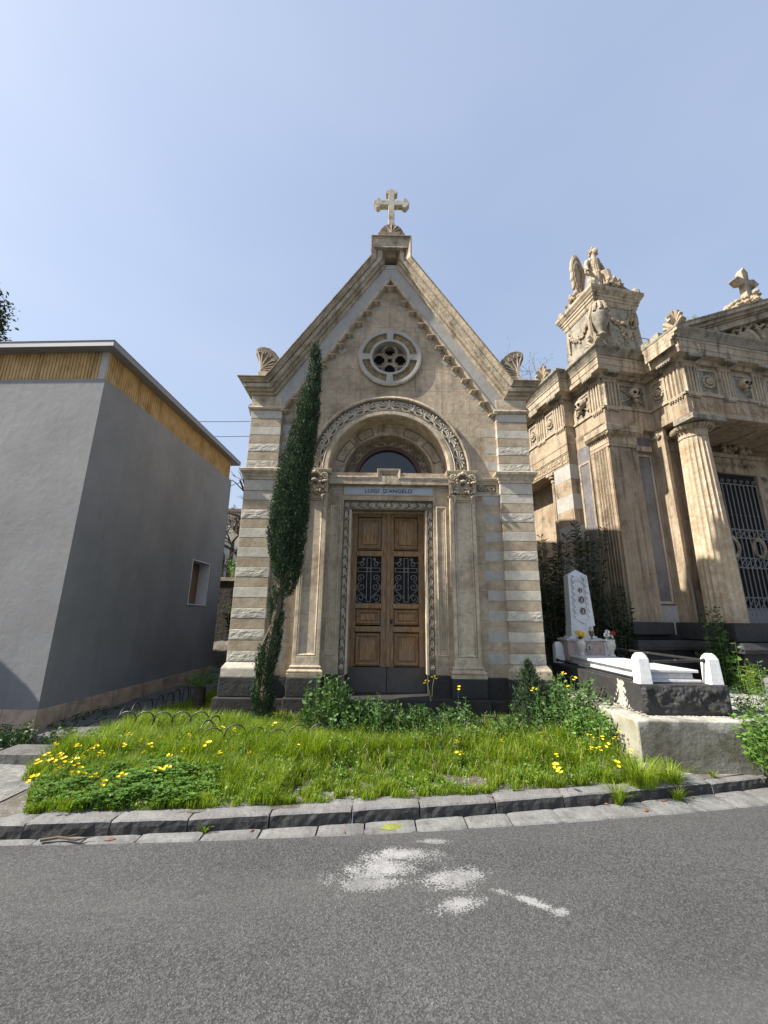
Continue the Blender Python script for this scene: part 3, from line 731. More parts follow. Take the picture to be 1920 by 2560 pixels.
# pilasters with leafy capitals
def pilaster(s):
    P_ = empty('pilaster', (s*1.16, WY-0.001, 0)); P_.parent = CH
    mb = MB(); hw = 0.195; d = 0.10
    x0, x1 = -hw, hw
    mb.box(x0, x0+0.055, -d, 0.05, 1.06, 3.56); mb.box(x1-0.055, x1, -d, 0.05, 1.06, 3.56)
    mb.box(x0+0.055, x1-0.055, -d, 0.05, 1.06, 1.16); mb.box(x0+0.055, x1-0.055, -d, 0.05, 3.50, 3.56)
    mb.box(x0+0.05, x1-0.05, -d+0.028, 0.045, 1.15, 3.51)
    mb.sweep_xz([(0, -0.02), (0, 0.008), (-0.01, 0.02), (-0.022, 0.022), (-0.028, -0.02)], [(x0+0.085, 1.19), (x1-0.085, 1.19), (x1-0.085, 3.47), (x0+0.085, 3.47)], -d+0.022, loop=True)
    mb.build('shaft', M['lime_trim'], P_, 0.004)
    mb = MB()
    prof = [(-0.05, 0.882), (0.055, 0.882), (0.06, 0.93)] + [(0.035+0.022*math.sin(PI*i/5), 0.955-0.022*math.cos(PI*i/5)) for i in range(6)] + [(0.022, 0.985), (0.02, 1.0)] + [(0.015+0.014*math.sin(PI*i/4), 1.014-0.014*math.cos(PI*i/4)) for i in range(5)] + [(0.002, 1.035), (0.0, 1.065), (-0.05, 1.065)]
    mb.sweep_xy(prof, [(x0, 0.06), (x0, -d), (x1, -d), (x1, 0.06)]); mb.build('base', M['lime_trim'], P_)
    mb = MB(); mb.box(x0-0.05, x1+0.05, -d-0.07, 0.05, 0.625, 0.88); mb.box(x0-0.075, x1+0.075, -d-0.12, 0.06, 0.0, 0.622); mb.build('plinth_block', M['basalt'], P_, 0.012, 2)
    # capital
    cp = empty('capital', (0, 0, 0)); cp.parent = P_
    mb = MB(); mb.sweep_xy([(-0.05, 3.535), (0.0, 3.535), (0.018, 3.555), (0.028, 3.57), (0.018, 3.585), (0.0, 3.59), (-0.05, 3.59)], [(x0, 0.06), (x0, -d), (x1, -d), (x1, 0.06)])
    mb.sweep_xy([(-0.1, 3.915), (0.03, 3.915), (0.05, 3.945), (0.055, 3.975), (-0.1, 3.975)], [(x0, 0.06), (x0, -d), (x1, -d), (x1, 0.06)])
    mb.build('abacus', M['lime_trim'], cp, 0.003)
    mb = MB(); mb.add([(x0, 0.05, 3.58), (x1, 0.05, 3.58), (x1, -d, 3.58), (x0, -d, 3.58), (x0-0.02, 0.05, 3.92), (x1+0.02, 0.05, 3.92), (x1+0.02, -d-0.01, 3.92), (x0-0.02, -d-0.01, 3.92)], [(0, 1, 2, 3), (4, 7, 6, 5), (3, 2, 6, 7), (0, 3, 7, 4), (1, 5, 6, 2)])
    mb.build('bell', M['lime_dark'], cp)
    mb = MB(); y = -d-0.02
    for q in (-1, 1):
        mb.tube([(q*a, y-0.03-0.05*(a > 0.1), z) for a, z, _ in bez((0.03, 3.66), (0.05, 3.86), (0.12, 3.88), 6, 0, 0)] + [(q*a, y-0.06, z) for a, z, _ in spiral(0.155, 3.845, 0.05, 0.01, PI*0.7, -1.4, 16)], 0.014, 6)
        mb.tube([(q*(0.17), y, 3.60), (q*0.185, y-0.02, 3.68), (q*0.175, y-0.05, 3.76), (q*0.21, y-0.06, 3.80)], [0.03, 0.028, 0.03, 0.016], 6)
        mb.ball((q*0.165, y-0.075, 3.755), 0.034, 8, 6, (1.5, 1, 0.75))
        mb.tube([(q*0.05, y, 3.60), (q*0.07, y-0.03, 3.68), (q*0.045, y-0.05, 3.76)], [0.026, 0.026, 0.02], 6)
        for j in range(5): mb.ball((q*(0.09+0.01*math.sin(j*2)), y-0.04-0.004*j, 3.62+j*0.045), 0.021, 6, 5)
        for j in range(4): mb.ball((q*(0.035+0.02*j), y-0.06, 3.905-0.018*j), 0.024, 6, 5)
    mb.ball((0.0, y-0.085, 3.775), 0.033, 8, 6, (1.4, 1, 0.75)); mb.ball((0, y-0.07, 3.91), 0.032, 8, 6)
    for j in range(9): mb.ball((-0.17+0.0425*j, y-0.035, 3.605+0.012*math.sin(j*1.7)), 0.02, 6, 5)
    mb.tube([(-0.17, y-0.02, 3.57), (-0.12, y-0.04, 3.52), (-0.13, y-0.03, 3.44)], [0.018, 0.02, 0.008], 5); mb.tube([(0.17, y-0.02, 3.57), (0.12, y-0.04, 3.52), (0.13, y-0.03, 3.44)], [0.018, 0.02, 0.008], 5)
    mb.build('leaf_carving', M['lime_trim'], cp)
    return P_
pilaster(-1); pilaster(1)

# friezes between capital and pier: string course and S scroll
for s in (-1, 1):
    fr = empty('scroll_panel', (0, WY, 0)); fr.parent = CH
    mb = MB(); x0, x1 = sorted((s*1.36, s*1.768))
    mb.box(x0, x1, -0.012, 0.02, 3.60, 3.80); mb.build('panel', M['lime_trim'], fr)
    mb = MB(); mb.sweep_xz([(0, -0.03), (0, 0.01), (0.02, 0.02), (0.03, 0.02), (0.05, 0.05), (0.08, 0.06), (0.085, 0.05), (0.085, -0.03)], [(x0, 3.80), (x1, 3.80)], 0.0); mb.build('moulding', M['lime_trim'], fr)
    mb = MB(); a, b_ = sorted((s*1.405, s*1.725)); mb.box(a, b_, -0.014, 0.0, 3.66, 3.785); mb.build('panel_ground', M['lime_dark'], fr)
    mb = MB(); cx = (a+b_)/2
    mb.sweep_xz([(0, -0.02), (0, 0.012), (-0.012, 0.012), (-0.012, -0.02)], [(a, 3.66), (b_, 3.66), (b_, 3.785), (a, 3.785)], -0.012, loop=True)
    for rr in (0.0, 1.0):
        L1 = spiral(-0.085, 3.728, 0.046+0.008*rr, 0.012, -PI*0.15, 1.6, 22); L2 = spiral(0.085, 3.718, 0.046+0.008*rr, 0.012, PI*0.85, 1.6, 22)
        mb.tube([(cx+p[0], -0.020-0.004*rr, p[1]) for p in L1], 0.0085, 5); mb.tube([(cx+p[0], -0.020-0.004*rr, p[1]) for p in L2], 0.0085, 5)
    mb.tube([(cx-0.045, -0.02, 3.70), (cx-0.02, -0.02, 3.685), (cx+0.02, -0.02, 3.75), (cx+0.045, -0.02, 3.745)], 0.011, 5)
    mb.build('scroll_carving', M['lime_trim'], fr)

# plinth of the wall, threshold and steps
for s in (-1, 1):
    mb = MB(); x0, x1 = sorted((s*0.60, s*0.92)); mb.box(x0, x1, 0.045, 0.4, 0.0, 0.905); mb.build('wall_plinth', M['basalt'], CH, 0.01)
    mb = MB(); x0, x1 = sorted((s*1.41, s*1.76)); mb.box(x0, x1, 0.05, 0.4, 0.0, 0.885); mb.box(x0-0.02, x1+0.02, -0.04, 0.06, 0.0, 0.60); mb.build('wall_plinth', M['basalt'], CH, 0.01)
mb = MB()
mb.box(-0.90, 0.90, -0.12, 0.45, 0.0, 0.625); mb.box(-0.90, 0.90, -0.42, -0.115, 0.0, 0.47); mb.box(-0.85, 0.85, -0.75, -0.415, 0.0, 0.31)
mb.build('entrance_steps', M['basalt'], CH, 0.012, 2)

# acroteria at the eaves, crest and cross on the apex
def acroterion(s):
    A = empty('acroterion', (s*2.08, -0.03, 5.525)); A.parent = CH
    mb = MB(); mb.box(-0.125, 0.125, -0.10, 0.12, -0.01, 0.13); mb.build('acroterion_base', M['lime_trim'], A, 0.006)
    # quarter-fan outline: vertical outer edge, curving down towards the gable
    out = [(0.115, 0.12), (0.10, 0.24), (0.13, 0.33), (0.19, 0.46), (0.20, 0.55), (0.185, 0.60), (0.12, 0.625), (0.06, 0.625), (-0.03, 0.60), (-0.13, 0.52), (-0.20, 0.42), (-0.24, 0.32), (-0.19, 0.24), (-0.12, 0.12)]
    mb = MB(); mb.prism([(s*x, z) for x, z in out], -0.07, 0.07); mb.build('fan_block', M['lime_dark'], A, 0.012)
    mb = MB()
    for k, (tx, tz, r) in enumerate(((0.125, 0.535, 0.045), (0.05, 0.50, 0.036), (-0.04, 0.44, 0.032), (-0.11, 0.36, 0.028))):
        L = bez((0.08, 0.15), (0.09+0.0*k, 0.36-0.05*k), (tx+r*0.9, tz-r*0.4), 6, 0.018, 0.013) + spiral(tx, tz, r, 0.008, 0.0, 1.25, 12, 0.012, 0.011)
        mb.tube([(s*a, -0.078, z) for a, z, _ in L], [q[2] for q in L], 6)
    for k in range(3):
        L = bez((0.09, 0.14+0.03*k), (-0.03, 0.19+0.04*k), (-0.12+0.0*k, 0.17+0.06*k), 6, 0.014, 0.010); mb.tube([(s*a, -0.076, z) for a, z, _ in L], [q[2] for q in L], 6)
    mb.build('fan_carving', M['lime_trim'], A)
acroterion(-1); acroterion(1)
CR = empty('apex_crest', (0, -0.05, 8.43)); CR.parent = CH
mb = MB(); mb.box(-0.245, 0.245, -0.13, 0.13, 0, 0.125); mb.build('crest_base', M['lime_dark'], CR, 0.008)
mb = MB(); mb.prism([(0.225*math.cos(a), 0.12+0.235*math.sin(a)) for a in [PI*i/20 for i in range(21)]], -0.10, 0.10); mb.build('crest_block', M['lime_dark'], CR, 0.01)
mb = MB()
P = [bez((0, 0.14), (0, 0.2), (0, 0.315), 3, 0.012, 0.02)] + mirror([bez((0.01, 0.14), (0.04, 0.24), (0.10, 0.29), 4, 0.009, 0.016), bez((0.02, 0.14), (0.08, 0.20), (0.155, 0.235), 4, 0.009, 0.015), bez((0.03, 0.13), (0.09, 0.15), (0.175, 0.155), 4, 0.009, 0.014), spiral(0.06, 0.145, 0.03, 0.008, PI/2, 1.2, 8, 0.01, 0.008)])
mb.relief(P, lambda s, t, h: (s, -0.105-h, t), 1.0, 0, 5); mb.build('crest_carving', M['lime_trim'], CR)
cross_m = stone('lichened_cross_stone', (0.45, 0.41, 0.34), dark=(0.12, 0.12, 0.08), stain=0.3, streak=0.2, sc1=3.3, lichen=(0.16, 0.155, 0.06), bump=0.3)
def cross_outline():
    a = 0.057; L = 0.265; zc = 0.795; pts = []
    def lobe(ang):
        o = []
        c, s = math.cos(ang), math.sin(ang)
        loc = [(L-0.055, a), (L-0.055, a+0.015)] + [(L-0.012+0.045*math.cos(t), a+0.02+0.038*math.sin(t)) for t in (2.6, 2.0, 1.4, 0.8, 0.3)]
        loc += [(L+0.03+0.045*math.cos(t), 0.057*math.sin(t)) for t in (0.9, 0.4, 0, -0.4, -0.9)]
        loc += [(x, -z) for x, z in [(L-0.055, a), (L-0.055, a+0.015)] + [(L-0.012+0.045*math.cos(t), a+0.02+0.038*math.sin(t)) for t in (2.6, 2.0, 1.4, 0.8, 0.3)]][::-1]
        return [(x*c-z*s, x*s+z*c) for x, z in loc]
    r = lobe(0); u = lobe(PI/2); l = lobe(PI)
    pts = r[::-1] + [(a, -a), (a, -0.72)][0:0]
    seq = [(a, -0.62), (a, -a)] + r[::-1] + [(a, a)] + u[::-1] + [(-a, a)] + l[::-1] + [(-a, -a), (-a, -0.62)]
    return [(x, z+zc) for x, z in seq]
mb = MB(); mb.prism(cross_outline(), -0.055, 0.055)
o = mb.build('apex_cross', cross_m, CH, 0.008); o.location = (0, -0.05, 8.55)
# ------------------------------------------------------------------ the temple-like tomb on the right (local: u = x along its front, y = back)
TA = R(11.3); TS = 1.053
TO = Vector((4.81949599*TS, 8.07046829*TS, 1.7-1.7*TS))
TP = empty('temple_tomb', TO, TA, TS, 'large golden stone tomb like a small temple, with fluted column, skull frieze and pediment', 'tomb')
TM = Matrix.Translation(TO) @ Matrix.Rotation(TA, 4, 'Z') @ Matrix.Scale(TS, 4)
def place_t(o, base): o.location = TM @ Vector(base); o.rotation_euler = (0, 0, TA); o.scale = (TS, TS, TS); return o

FL = 1.68
PU0, PU1, PN = 1.24, 6.36, -0.87                         # portico
# outlines in plan, travelling so that outward is on the right: from back-left forward to the right
def outline(e=0.0):
    return [(-0.20-e, 4.6), (-0.20-e, 1.02-e), (0.05-e, 1.02-e), (0.05-e, 0.0-e), (PU0-e, 0.0-e), (PU0-e, PN-e), (PU1+e, PN-e), (PU1+e, 0.0-e), (7.6+e, 0-e), (7.6+e, 4.6)]
# walls
mb = MB()
mb.box(0.05, 0.30, 0.05, 1.1, FL, 5.9)                   # near wing
mb.box(0.05, 1.28, 0.12, 0.5, FL, 5.9)
mb.box(-0.19, 1.3, 1.05, 4.6, 0.0, 5.9) if False else None
mb.box(1.2, 6.4, 0.45, 0.9, FL, 5.9)
mb.box(6.3, 7.6, 0.05, 4.6, FL, 5.9); mb.box(0.0, 7.6, 4.2, 4.6, 0, 5.9)
mb.box(1.26, 1.34, -0.2, 0.5, FL, 5.78)
mb.build('cella_wall', M['temple'], TP)
# striped body
mb = MB()
for i in range(12):
    z1 = 5.27-i*0.365; z0 = z1-0.365
    mb.mi = 0 if i % 2 == 0 else 1
    mb.box(-0.19+0.001*(i % 2), 0.35, 1.03+0.001*(i % 2), 1.64, z0, z1)
mb.mi = 1; mb.box(-0.19, 0.35, 1.03, 4.5, 5.272, 5.80)
mb.box(0.35, 0.4, 1.6, 4.5, 0.9, 5.272)
for i in range(12):
    z1 = 5.27-i*0.365; z0 = z1-0.365; mb.mi = 0 if i % 2 == 0 else 1
    mb.box(-0.19, 0.35, 3.9, 4.55, z0, z1)
mb.build('striped_quoin', [M['marble_grey'], M['temple']], TP, 0.003)
# Greek key band
mb = MB(); y = 1.06; z0, z1 = 5.36, 5.56; w_ = 0.21; 
def bar(a, b_, c, d): mb.box(-0.203, -0.188, a, b_, c, d)
t = 0.018; H_ = z1-z0
mb.box(-0.203, -0.188, 1.04, 4.5, z1+0.02, z1+0.04); mb.box(-0.203, -0.188, 1.04, 4.5, z0-0.04, z0-0.02)
for k in range(16):
    a = 1.07+k*0.21; 
    bar(a, a+t, z0, z1); bar(a, a+0.19, z1-t, z1); bar(a+0.19-t, a+0.19, z0+0.05, z1-t); bar(a+0.06, a+0.19-t, z0+0.05, z0+0.05+t); bar(a+0.06, a+0.06+t, z0+0.05+t, z1-0.06); bar(a+0.19-t, a+0.21, z0, z0+t) if False else bar(a-0.02, a, z0, z0+t)
mb.build('greek_key_band', M['temple_pale'], TP)
# recessed loggia between the quoins, with small columns and a wreath
mb = MB(); mb.lathe([(0.085, 1.6), (0.085, 1.7), (0.062, 1.74), (0.055, 5.0), (0.075, 5.04), (0.075, 5.12), (0.12, 5.14), (0.12, 5.2)], (-0.10, 1.78, 0), 14)
for i in range(10):
    a = 2*PI*i/10; mb.tube([(-0.10+0.062*math.cos(a), 1.78+0.062*math.sin(a), 1.75), (-0.10+0.055*math.cos(a), 1.78+0.055*math.sin(a), 4.98)], 0.012, 4)
mb.box(-0.23, 0.03, 1.64, 1.92, 5.2, 5.27); mb.build('small_column', M['temple_pale'], TP)

# entablature bands swept round the outline
ol = outline()
def band(name, prof, mat, e=0.0, bev=0.0, mbx=None):
    mb = mbx or MB(); mb.sweep_xy(prof, outline(e)); return mb.build(name, mat, TP, bev)
band('architrave', [(-0.35, 5.775), (0.0, 5.775), (0.0, 6.21), (-0.35, 6.21)], M['temple'])
band('taenia', [(-0.1, 6.212), (0.03, 6.212), (0.03, 6.265), (-0.1, 6.265)], M['temple_pale'])
band('frieze', [(-0.3, 6.267), (-0.03, 6.267), (-0.03, 6.95), (-0.3, 6.95)], M['temple_pale'])
band('cornice', [(-0.3, 6.952), (0.03, 6.952), (0.05, 7.0), (0.06, 7.03), (0.20, 7.05), (0.21, 7.15), (0.22, 7.15), (0.22, 7.29), (0.235, 7.30), (0.245, 7.34), (-0.3, 7.36)], M['temple_pale'])
band('gutter_moulding', [(-0.3, 7.362), (0.235, 7.362), (0.25, 7.40), (0.29, 7.46), (0.34, 7.51), (0.345, 7.55), (0.2, 7.55), (-0.3, 7.50)], M['temple_black'])
mb = MB(); mb.box(1.35, 6.2, -0.7, 4.4, 5.90, 5.99); mb.box(0.0, 7.5, 0.1, 4.5, 6.95, 7.0)
mb.prism([(-0.1, 7.40), (7.5, 7.40), (7.3, 7.5), (3.8, 7.9), (0.1, 7.5)], 0.5, 4.5)
mb.build('roof', M['temple_black'], TP)
mb = MB(); mb.box(PU0+0.1, PU1-0.1, PN+0.2, 0.5, 5.80, 5.87)
for k in range(5): mb.box(PU0+0.3+k*0.95, PU0+0.36+k*0.95, PN+0.35, 0.45, 5.775, 5.80)
mb.build('portico_ceiling', M['temple'], TP)

# triglyphs, metopes, mutules, guttae along a straight run
def run(p, d, L, centers, w, nxt):
    """p start (x, y), d unit direction, outward = right of d; centers: positions of triglyphs along the run"""
    ox, oy = d[1], -d[0]
    def P3(a, o, z): return (p[0]+d[0]*a+ox*o, p[1]+d[1]*a+oy*o, z)
    def bx(mb, a0, a1, o0, o1, z0, z1):
        v = [P3(a0, o0, z0), P3(a1, o0, z0), P3(a1, o1, z0), P3(a0, o1, z0), P3(a0, o0, z1), P3(a1, o0, z1), P3(a1, o1, z1), P3(a0, o1, z1)]
        mb.add(v, [(0, 3, 2, 1), (4, 5, 6, 7), (0, 1, 5, 4), (1, 2, 6, 5), (2, 3, 7, 6), (3, 0, 4, 7)])
    for c in centers:
        mb = MB(); n = 4
        for k in range(n):
            a = c-w/2+w*k/n; g = w/n
            v = [P3(a+0.01, -0.03, 6.27), P3(a+g*0.28, 0.02, 6.27), P3(a+g*0.72, 0.02, 6.27), P3(a+g-0.01, -0.03, 6.27)]
            v2 = [(x, y, 6.86) for x, y, z in v]; mb.add(v+v2, [(0, 1, 5, 4), (1, 2, 6, 5), (2, 3, 7, 6), (4, 5, 6, 7)])
        bx(mb, c-w/2, c+w/2, -0.02, 0.028, 6.86, 6.95)
        mb.build('triglyph', M['temple_pale'], TP)
        mb = MB(); bx(mb, c-w/2+0.01, c+w/2-0.01, 0.0, 0.035, 6.185, 6.21)
        for k in range(6):
            a = c-w/2+0.03+(w-0.06)*k/5; q = P3(a, 0.018, 6.148); mb.lathe([(0.019, 0), (0.013, 0.038)], q, 6)
        mb.build('guttae', M['temple_pale'], TP)
        mb = MB(); bx(mb, c-w/2, c+w/2, 0.05, 0.20, 7.0, 7.05)
        for i in range(6):
            for j in range(5):
                q = P3(c-w/2+0.03+(w-0.06)*i/5, 0.065+0.125*j/4, 6.975); mb.box(q[0]-0.011, q[0]+0.011, q[1]-0.011, q[1]+0.011, 6.975, 7.0)
        mb.build('mutule', M['temple_black'], TP)
    return P3, bx
def skull(mb, P3, a, z, k=1.0, o=0.0):
    def S(da, do, dz, r, s=(1, 1, 1)):
        c = P3(a+da*k, o+do*k, z+dz*k); mb.ball(c, r*k, 10, 7, s)
    S(0, 0.02, 0.05, 0.10, (0.95, 1, 0.95)); S(0, 0.06, -0.03, 0.052, (1.15, 1, 1)); S(0, 0.055, -0.10, 0.042, (1.1, 0.9, 0.7)); S(-0.055, 0.075, 0.0, 0.022); S(0.055, 0.075, 0.0, 0.022)
def metope(P3, bx, a0, a1, kind):
    mb = MB(); bx(mb, a0, a1, -0.05, -0.020, 6.31, 6.83); mb.build('metope_ground', M['temple_black'], TP)
    mb = MB(); f = 0.045
    bx(mb, a0-0.01, a0+f, -0.03, 0.0, 6.27, 6.86); bx(mb, a1-f, a1+0.01, -0.03, 0.0, 6.27, 6.86); bx(mb, a0+f, a1-f, -0.03, 0.0, 6.27, 6.27+f); bx(mb, a0+f, a1-f, -0.03, 0.0, 6.86-f, 6.86)
    mb.build('metope_frame', M['temple_pale'], TP)
    c = (a0+a1)/2; z = 6.57; mb = MB(); mb.smooth = True
    if kind == 's':
        skull(mb, P3, c, z, 1.25)
        o = mb.build('skull', M['temple_pale'], TP)
        mb = MB()
        for q in (-1, 1): mb.ball(P3(c+q*0.048, 0.128, z+0.035), 0.032, 8, 6)
        mb.ball(P3(c, 0.138, z-0.025), 0.016, 6, 5); mb.ball(P3(c, 0.128, z-0.088), 0.02, 6, 4, (1.8, 1, 0.35)); e_ = mb.build('eye_socket', M['black'], o)
    elif kind == 'x':
        skull(mb, P3, c, z, 1.35); hw = (a1-a0)/2-0.08
        for q in (-1, 1):
            mb.tube([P3(c-q*hw, 0.0, z-0.16), P3(c+q*hw, 0.0, z+0.14)], 0.018, 6)
            for e in (-1, 1): mb.ball(P3(c-q*e*hw, 0.0, z-0.15*e), 0.038, 6, 5)
        o = mb.build('skull', M['temple_pale'], TP)
        mb = MB()
        for q in (-1, 1): mb.ball(P3(c+q*0.052, 0.138, z+0.038), 0.035, 8, 6)
        mb.ball(P3(c, 0.15, z-0.028), 0.018, 6, 5); mb.ball(P3(c, 0.138, z-0.095), 0.022, 6, 4, (1.8, 1, 0.35))
        mb.build('eye_socket', M['black'], o)
    else:
        for i in range(14):
            t = 2*PI*i/14; mb.ball(P3(c+0.125*math.cos(t), -0.005, z+0.125*math.sin(t)), 0.034, 6, 5)
        for i in range(7):
            t = 2*PI*i/7; mb.ball(P3(c+0.05*math.cos(t), 0.015, z+0.05*math.sin(t)), 0.035, 6, 5)
        mb.ball(P3(c, 0.03, z), 0.03, 6, 5); mb.build('rosette', M['temple_pale'], TP)
TW = 0.33
P3, bx = run((PU0, PN), (1, 0), 5.1, [0.20, 1.10, 1.99, 2.88, 3.77, 4.80], TW, 0)
for i, kk in enumerate('rsrsr'):
    cs = [0.20, 1.10, 1.99, 2.88, 3.77, 4.80]; metope(P3, bx, cs[i]+TW/2+0.03, cs[i+1]-TW/2-0.03, kk)
P3, bx = run((PU0, 0.0), (0, -1), 0.87, [0.66], TW+0.02, 0); metope(P3, bx, 0.08, 0.44, 'r')
P3, bx = run((0.05, 0.0), (1, 0), 1.19, [0.20], TW, 0); metope(P3, bx, 0.42, 1.12, 'x')
P3, bx = run((0.05, 1.02), (0, -1), 1.02, [0.82], TW, 0); metope(P3, bx, 0.08, 0.60, 'x')
P3, bx = run((-0.20, 4.6), (0, -1), 3.6, [3.40, 2.62, 1.84, 1.06, 0.3], 0.36, 0)
for a in (3.01, 2.23, 1.45, 0.68): metope(P3, bx, a-0.18, a+0.18, 's' if int(a*10) % 2 else 'r')

# inscription on the architrave
mb = MB(); text_mb(mb, 'FAMIGLIA BONA', 0.285, lambda x, y, z: (2.52+x*1.02, PN-0.004-z, 5.885+y*0.93), 0.004, 1.12)
mb.build('architrave_lettering', stone('letter_stone', (0.33, 0.225, 0.12), stain=0.4), TP)

# fluted column
def column(cx, cy, name='column'):
    C_ = empty(name, (cx, cy, 0)); C_.parent = TP
    mb = MB(); nf = 20; rows = []; hh = []
    zs = [FL+0.0, FL+0.05] + [FL+0.05+(5.40-FL-0.05)*i/14 for i in range(1, 15)]
    for z in zs:
        t = (z-FL)/(5.4-FL); r = 0.315-0.06*t-0.012*math.sin(PI*t)*-1
        row = []
        for k in range(nf*4):
            a = 2*PI*k/(nf*4); ph = (k % 4)/4
            d = {0: 0, 1: 0.020, 2: 0.027, 3: 0.020}[k % 4]*(1 if z < 5.38 else 0.3)
            row.append(((r-d)*math.cos(a), (r-d)*math.sin(a), z))
        rows.append(row)
    mb.skin(rows, True); mb.build('shaft', stone('column_shaft_stone', (0.42, 0.345, 0.24), dark=(0.22, 0.17, 0.12), stain=0.5, streak=0.25, sc1=2.4, warm=(0.44, 0.29, 0.14), bump=0.7, lichen=(0.52, 0.47, 0.38)), C_)
    mb = MB(); mb.smooth = True
    mb.lathe([(0.20, 5.39), (0.262, 5.39), (0.262, 5.405), (0.255, 5.41), (0.258, 5.50), (0.27, 5.51), (0.278, 5.525), (0.27, 5.54), (0.285, 5.55), (0.35, 5.60), (0.37, 5.63), (0.36, 5.645), (0.2, 5.645)], (0, 0, 0), 40)
    mb.build('neck', M['temple_pale'], C_)
    mb = MB()
    for k in range(28):
        a = 2*PI*k/28; mb.tube([(0.285*math.cos(a), 0.285*math.sin(a), 5.545), (0.35*math.cos(a), 0.35*math.sin(a), 5.585), (0.378*math.cos(a), 0.378*math.sin(a), 5.63)], [0.014, 0.026, 0.022], 6)
    mb.build('egg_carving', M['temple_pale'], C_)
    mb = MB(); mb.box(-0.42, 0.42, -0.43, 0.02, 5.655, 5.772); mb.build('abacus', M['temple_black'], C_, 0.006)
    return C_
column(1.66, -0.50); column(5.94, -0.50)

# antae with flutes on both visible sides
def anta(x0, x1, y0, y1, nfx, nfy, name='pilaster'):
    A = empty(name, (0, 0, 0)); A.parent = TP
    mb = MB(); z0, z1 = FL, 5.42; t = 0.0
    mb.box(x0+0.045, x1-0.03, y0+0.045, y1, z0, z1)
    def flute(ax, a0, a1, c, n, sgn):
        g = (a1-a0)/n; pts = []
        for k in range(n):
            for j in range(5):
                u = j/4 if k == n-1 or j < 4 else None
                if u is None: continue
                d = 0.0 if j in (0, 4) else 0.034*math.sin(PI*u)
                fr = 0.10+0.80*u
                pts.append((a0+g*(k+fr if 0 < j < 4 else k+(0.06 if j == 0 else 0.94)), d))
        rows = []
        for z in (z0, z1-0.10):
            rows.append([(p, c+d, z) if ax == 'x' else (c+d, p, z) for p, d in pts])
        mb.skin(rows)
        rows = [[(a0, c, z1-0.10), (a1, c, z1-0.10)], [(a0, c, z1), (a1, c, z1)]] if ax == 'x' else [[(c, a0, z1-0.10), (c, a1, z1-0.10)], [(c, a0, z1), (c, a1, z1)]]
        mb.skin(rows)
        for k in range(n):
            cxk = a0+g*(k+0.5)
            pl = [(cxk-g*0.42, z1-0.16)] + [(cxk+g*0.42*math.cos(q), z1-0.16+0.06*math.sin(q)) for q in (PI*5/6, PI*2/3, PI/2, PI/3, PI/6)] + [(cxk+g*0.42, z1-0.16)]
    flute('x', x0, x1, y0, nfx, -1)
    if nfy: flute('y', y0, y1, x0, nfy, -1)
    mb.build('fluted_shaft', M['temple'], A)
    mb = MB(); pt = [(x0, y1), (x0, y0), (x1, y0), (x1, y1)]
    mb.sweep_xy([(-0.02, 5.40), (0.008, 5.40), (0.008, 5.52), (0.02, 5.53), (0.02, 5.545), (0.03, 5.55), (0.085, 5.60), (0.09, 5.63), (-0.02, 5.63)], pt)
    mb.build('capital_neck', M['temple_pale'], A)
    mb = MB()
    n1 = int((x1-x0+0.14)/0.055)
    for k in range(n1+1):
        x = x0-0.07+(x1-x0+0.14)*k/n1; mb.tube([(x, y0-0.02, 5.55), (x, y0-0.075, 5.585), (x, y0-0.10, 5.625)], [0.010, 0.024, 0.02], 5)
    n2 = int((y1-y0+0.07)/0.055)
    for k in range(1, n2+1):
        y = y0-0.07+(y1-y0+0.07)*k/n2; mb.tube([(x0-0.02, y, 5.55), (x0-0.075, y, 5.585), (x0-0.10, y, 5.625)], [0.010, 0.024, 0.02], 5)
    mb.build('egg_carving', M['temple_pale'], A)
    mb = MB(); ov = 0.11 if x0 < 1 or x0 > 6.5 else 0.05
    mb.box(x0-ov, x1+ov, y0-ov, y1+0.02, 5.632, 5.775); mb.build('abacus', M['temple_pale'], A, 0.005)
anta(0.04, 0.74, 0.0, 0.58, 8, 7); anta(1.30, 1.92, -0.04, 0.40, 7, 5); anta(5.74, 6.4, -0.06, 0.40, 7, 0); anta(6.9, 7.56, 0.0, 0.58, 8, 0)
# dark framed panels
mb = MB(); mb.box(0.0, 0.03, 0.64, 0.98, FL+0.45, 5.19) if False else mb.box(0.035, 0.06, 0.60, 1.0, FL, 5.6); mb.box(0.75, 1.19, 0.10, 0.13, FL, 5.65); mb.build('dark_panel', M['dark_panel'], TP)
mb = MB()
for z0, z1 in ((FL+0.45, 5.22),):
    mb.box(0.02, 0.05, 0.60, 0.65, z0, z1); mb.box(0.02, 0.05, 0.94, 0.99, z0, z1); mb.box(0.02, 0.05, 0.65, 0.94, z1-0.05, z1); mb.build('panel_frame', M['temple_pale'], TP, 0.004); mb = MB()
    mb.box(0.76, 0.80, 0.075, 0.12, z0-0.05, z1); mb.box(1.10, 1.145, 0.075, 0.12, z0-0.05, z1); mb.box(0.80, 1.10, 0.075, 0.12, z1-0.05, z1); mb.box(0.78, 1.14, 0.06, 0.12, z0-0.10, z0-0.05); mb.box(0.76, 1.18, 0.06, 0.12, 5.30, 5.42)
mb.build('panel_frame', M['temple_pale'], TP, 0.004)
mb = MB(); mb.box(0.74, 1.20, 0.085, 0.125, 1.2, 2.0); mb.build('marble_dado', M['marble_grey'], TP)

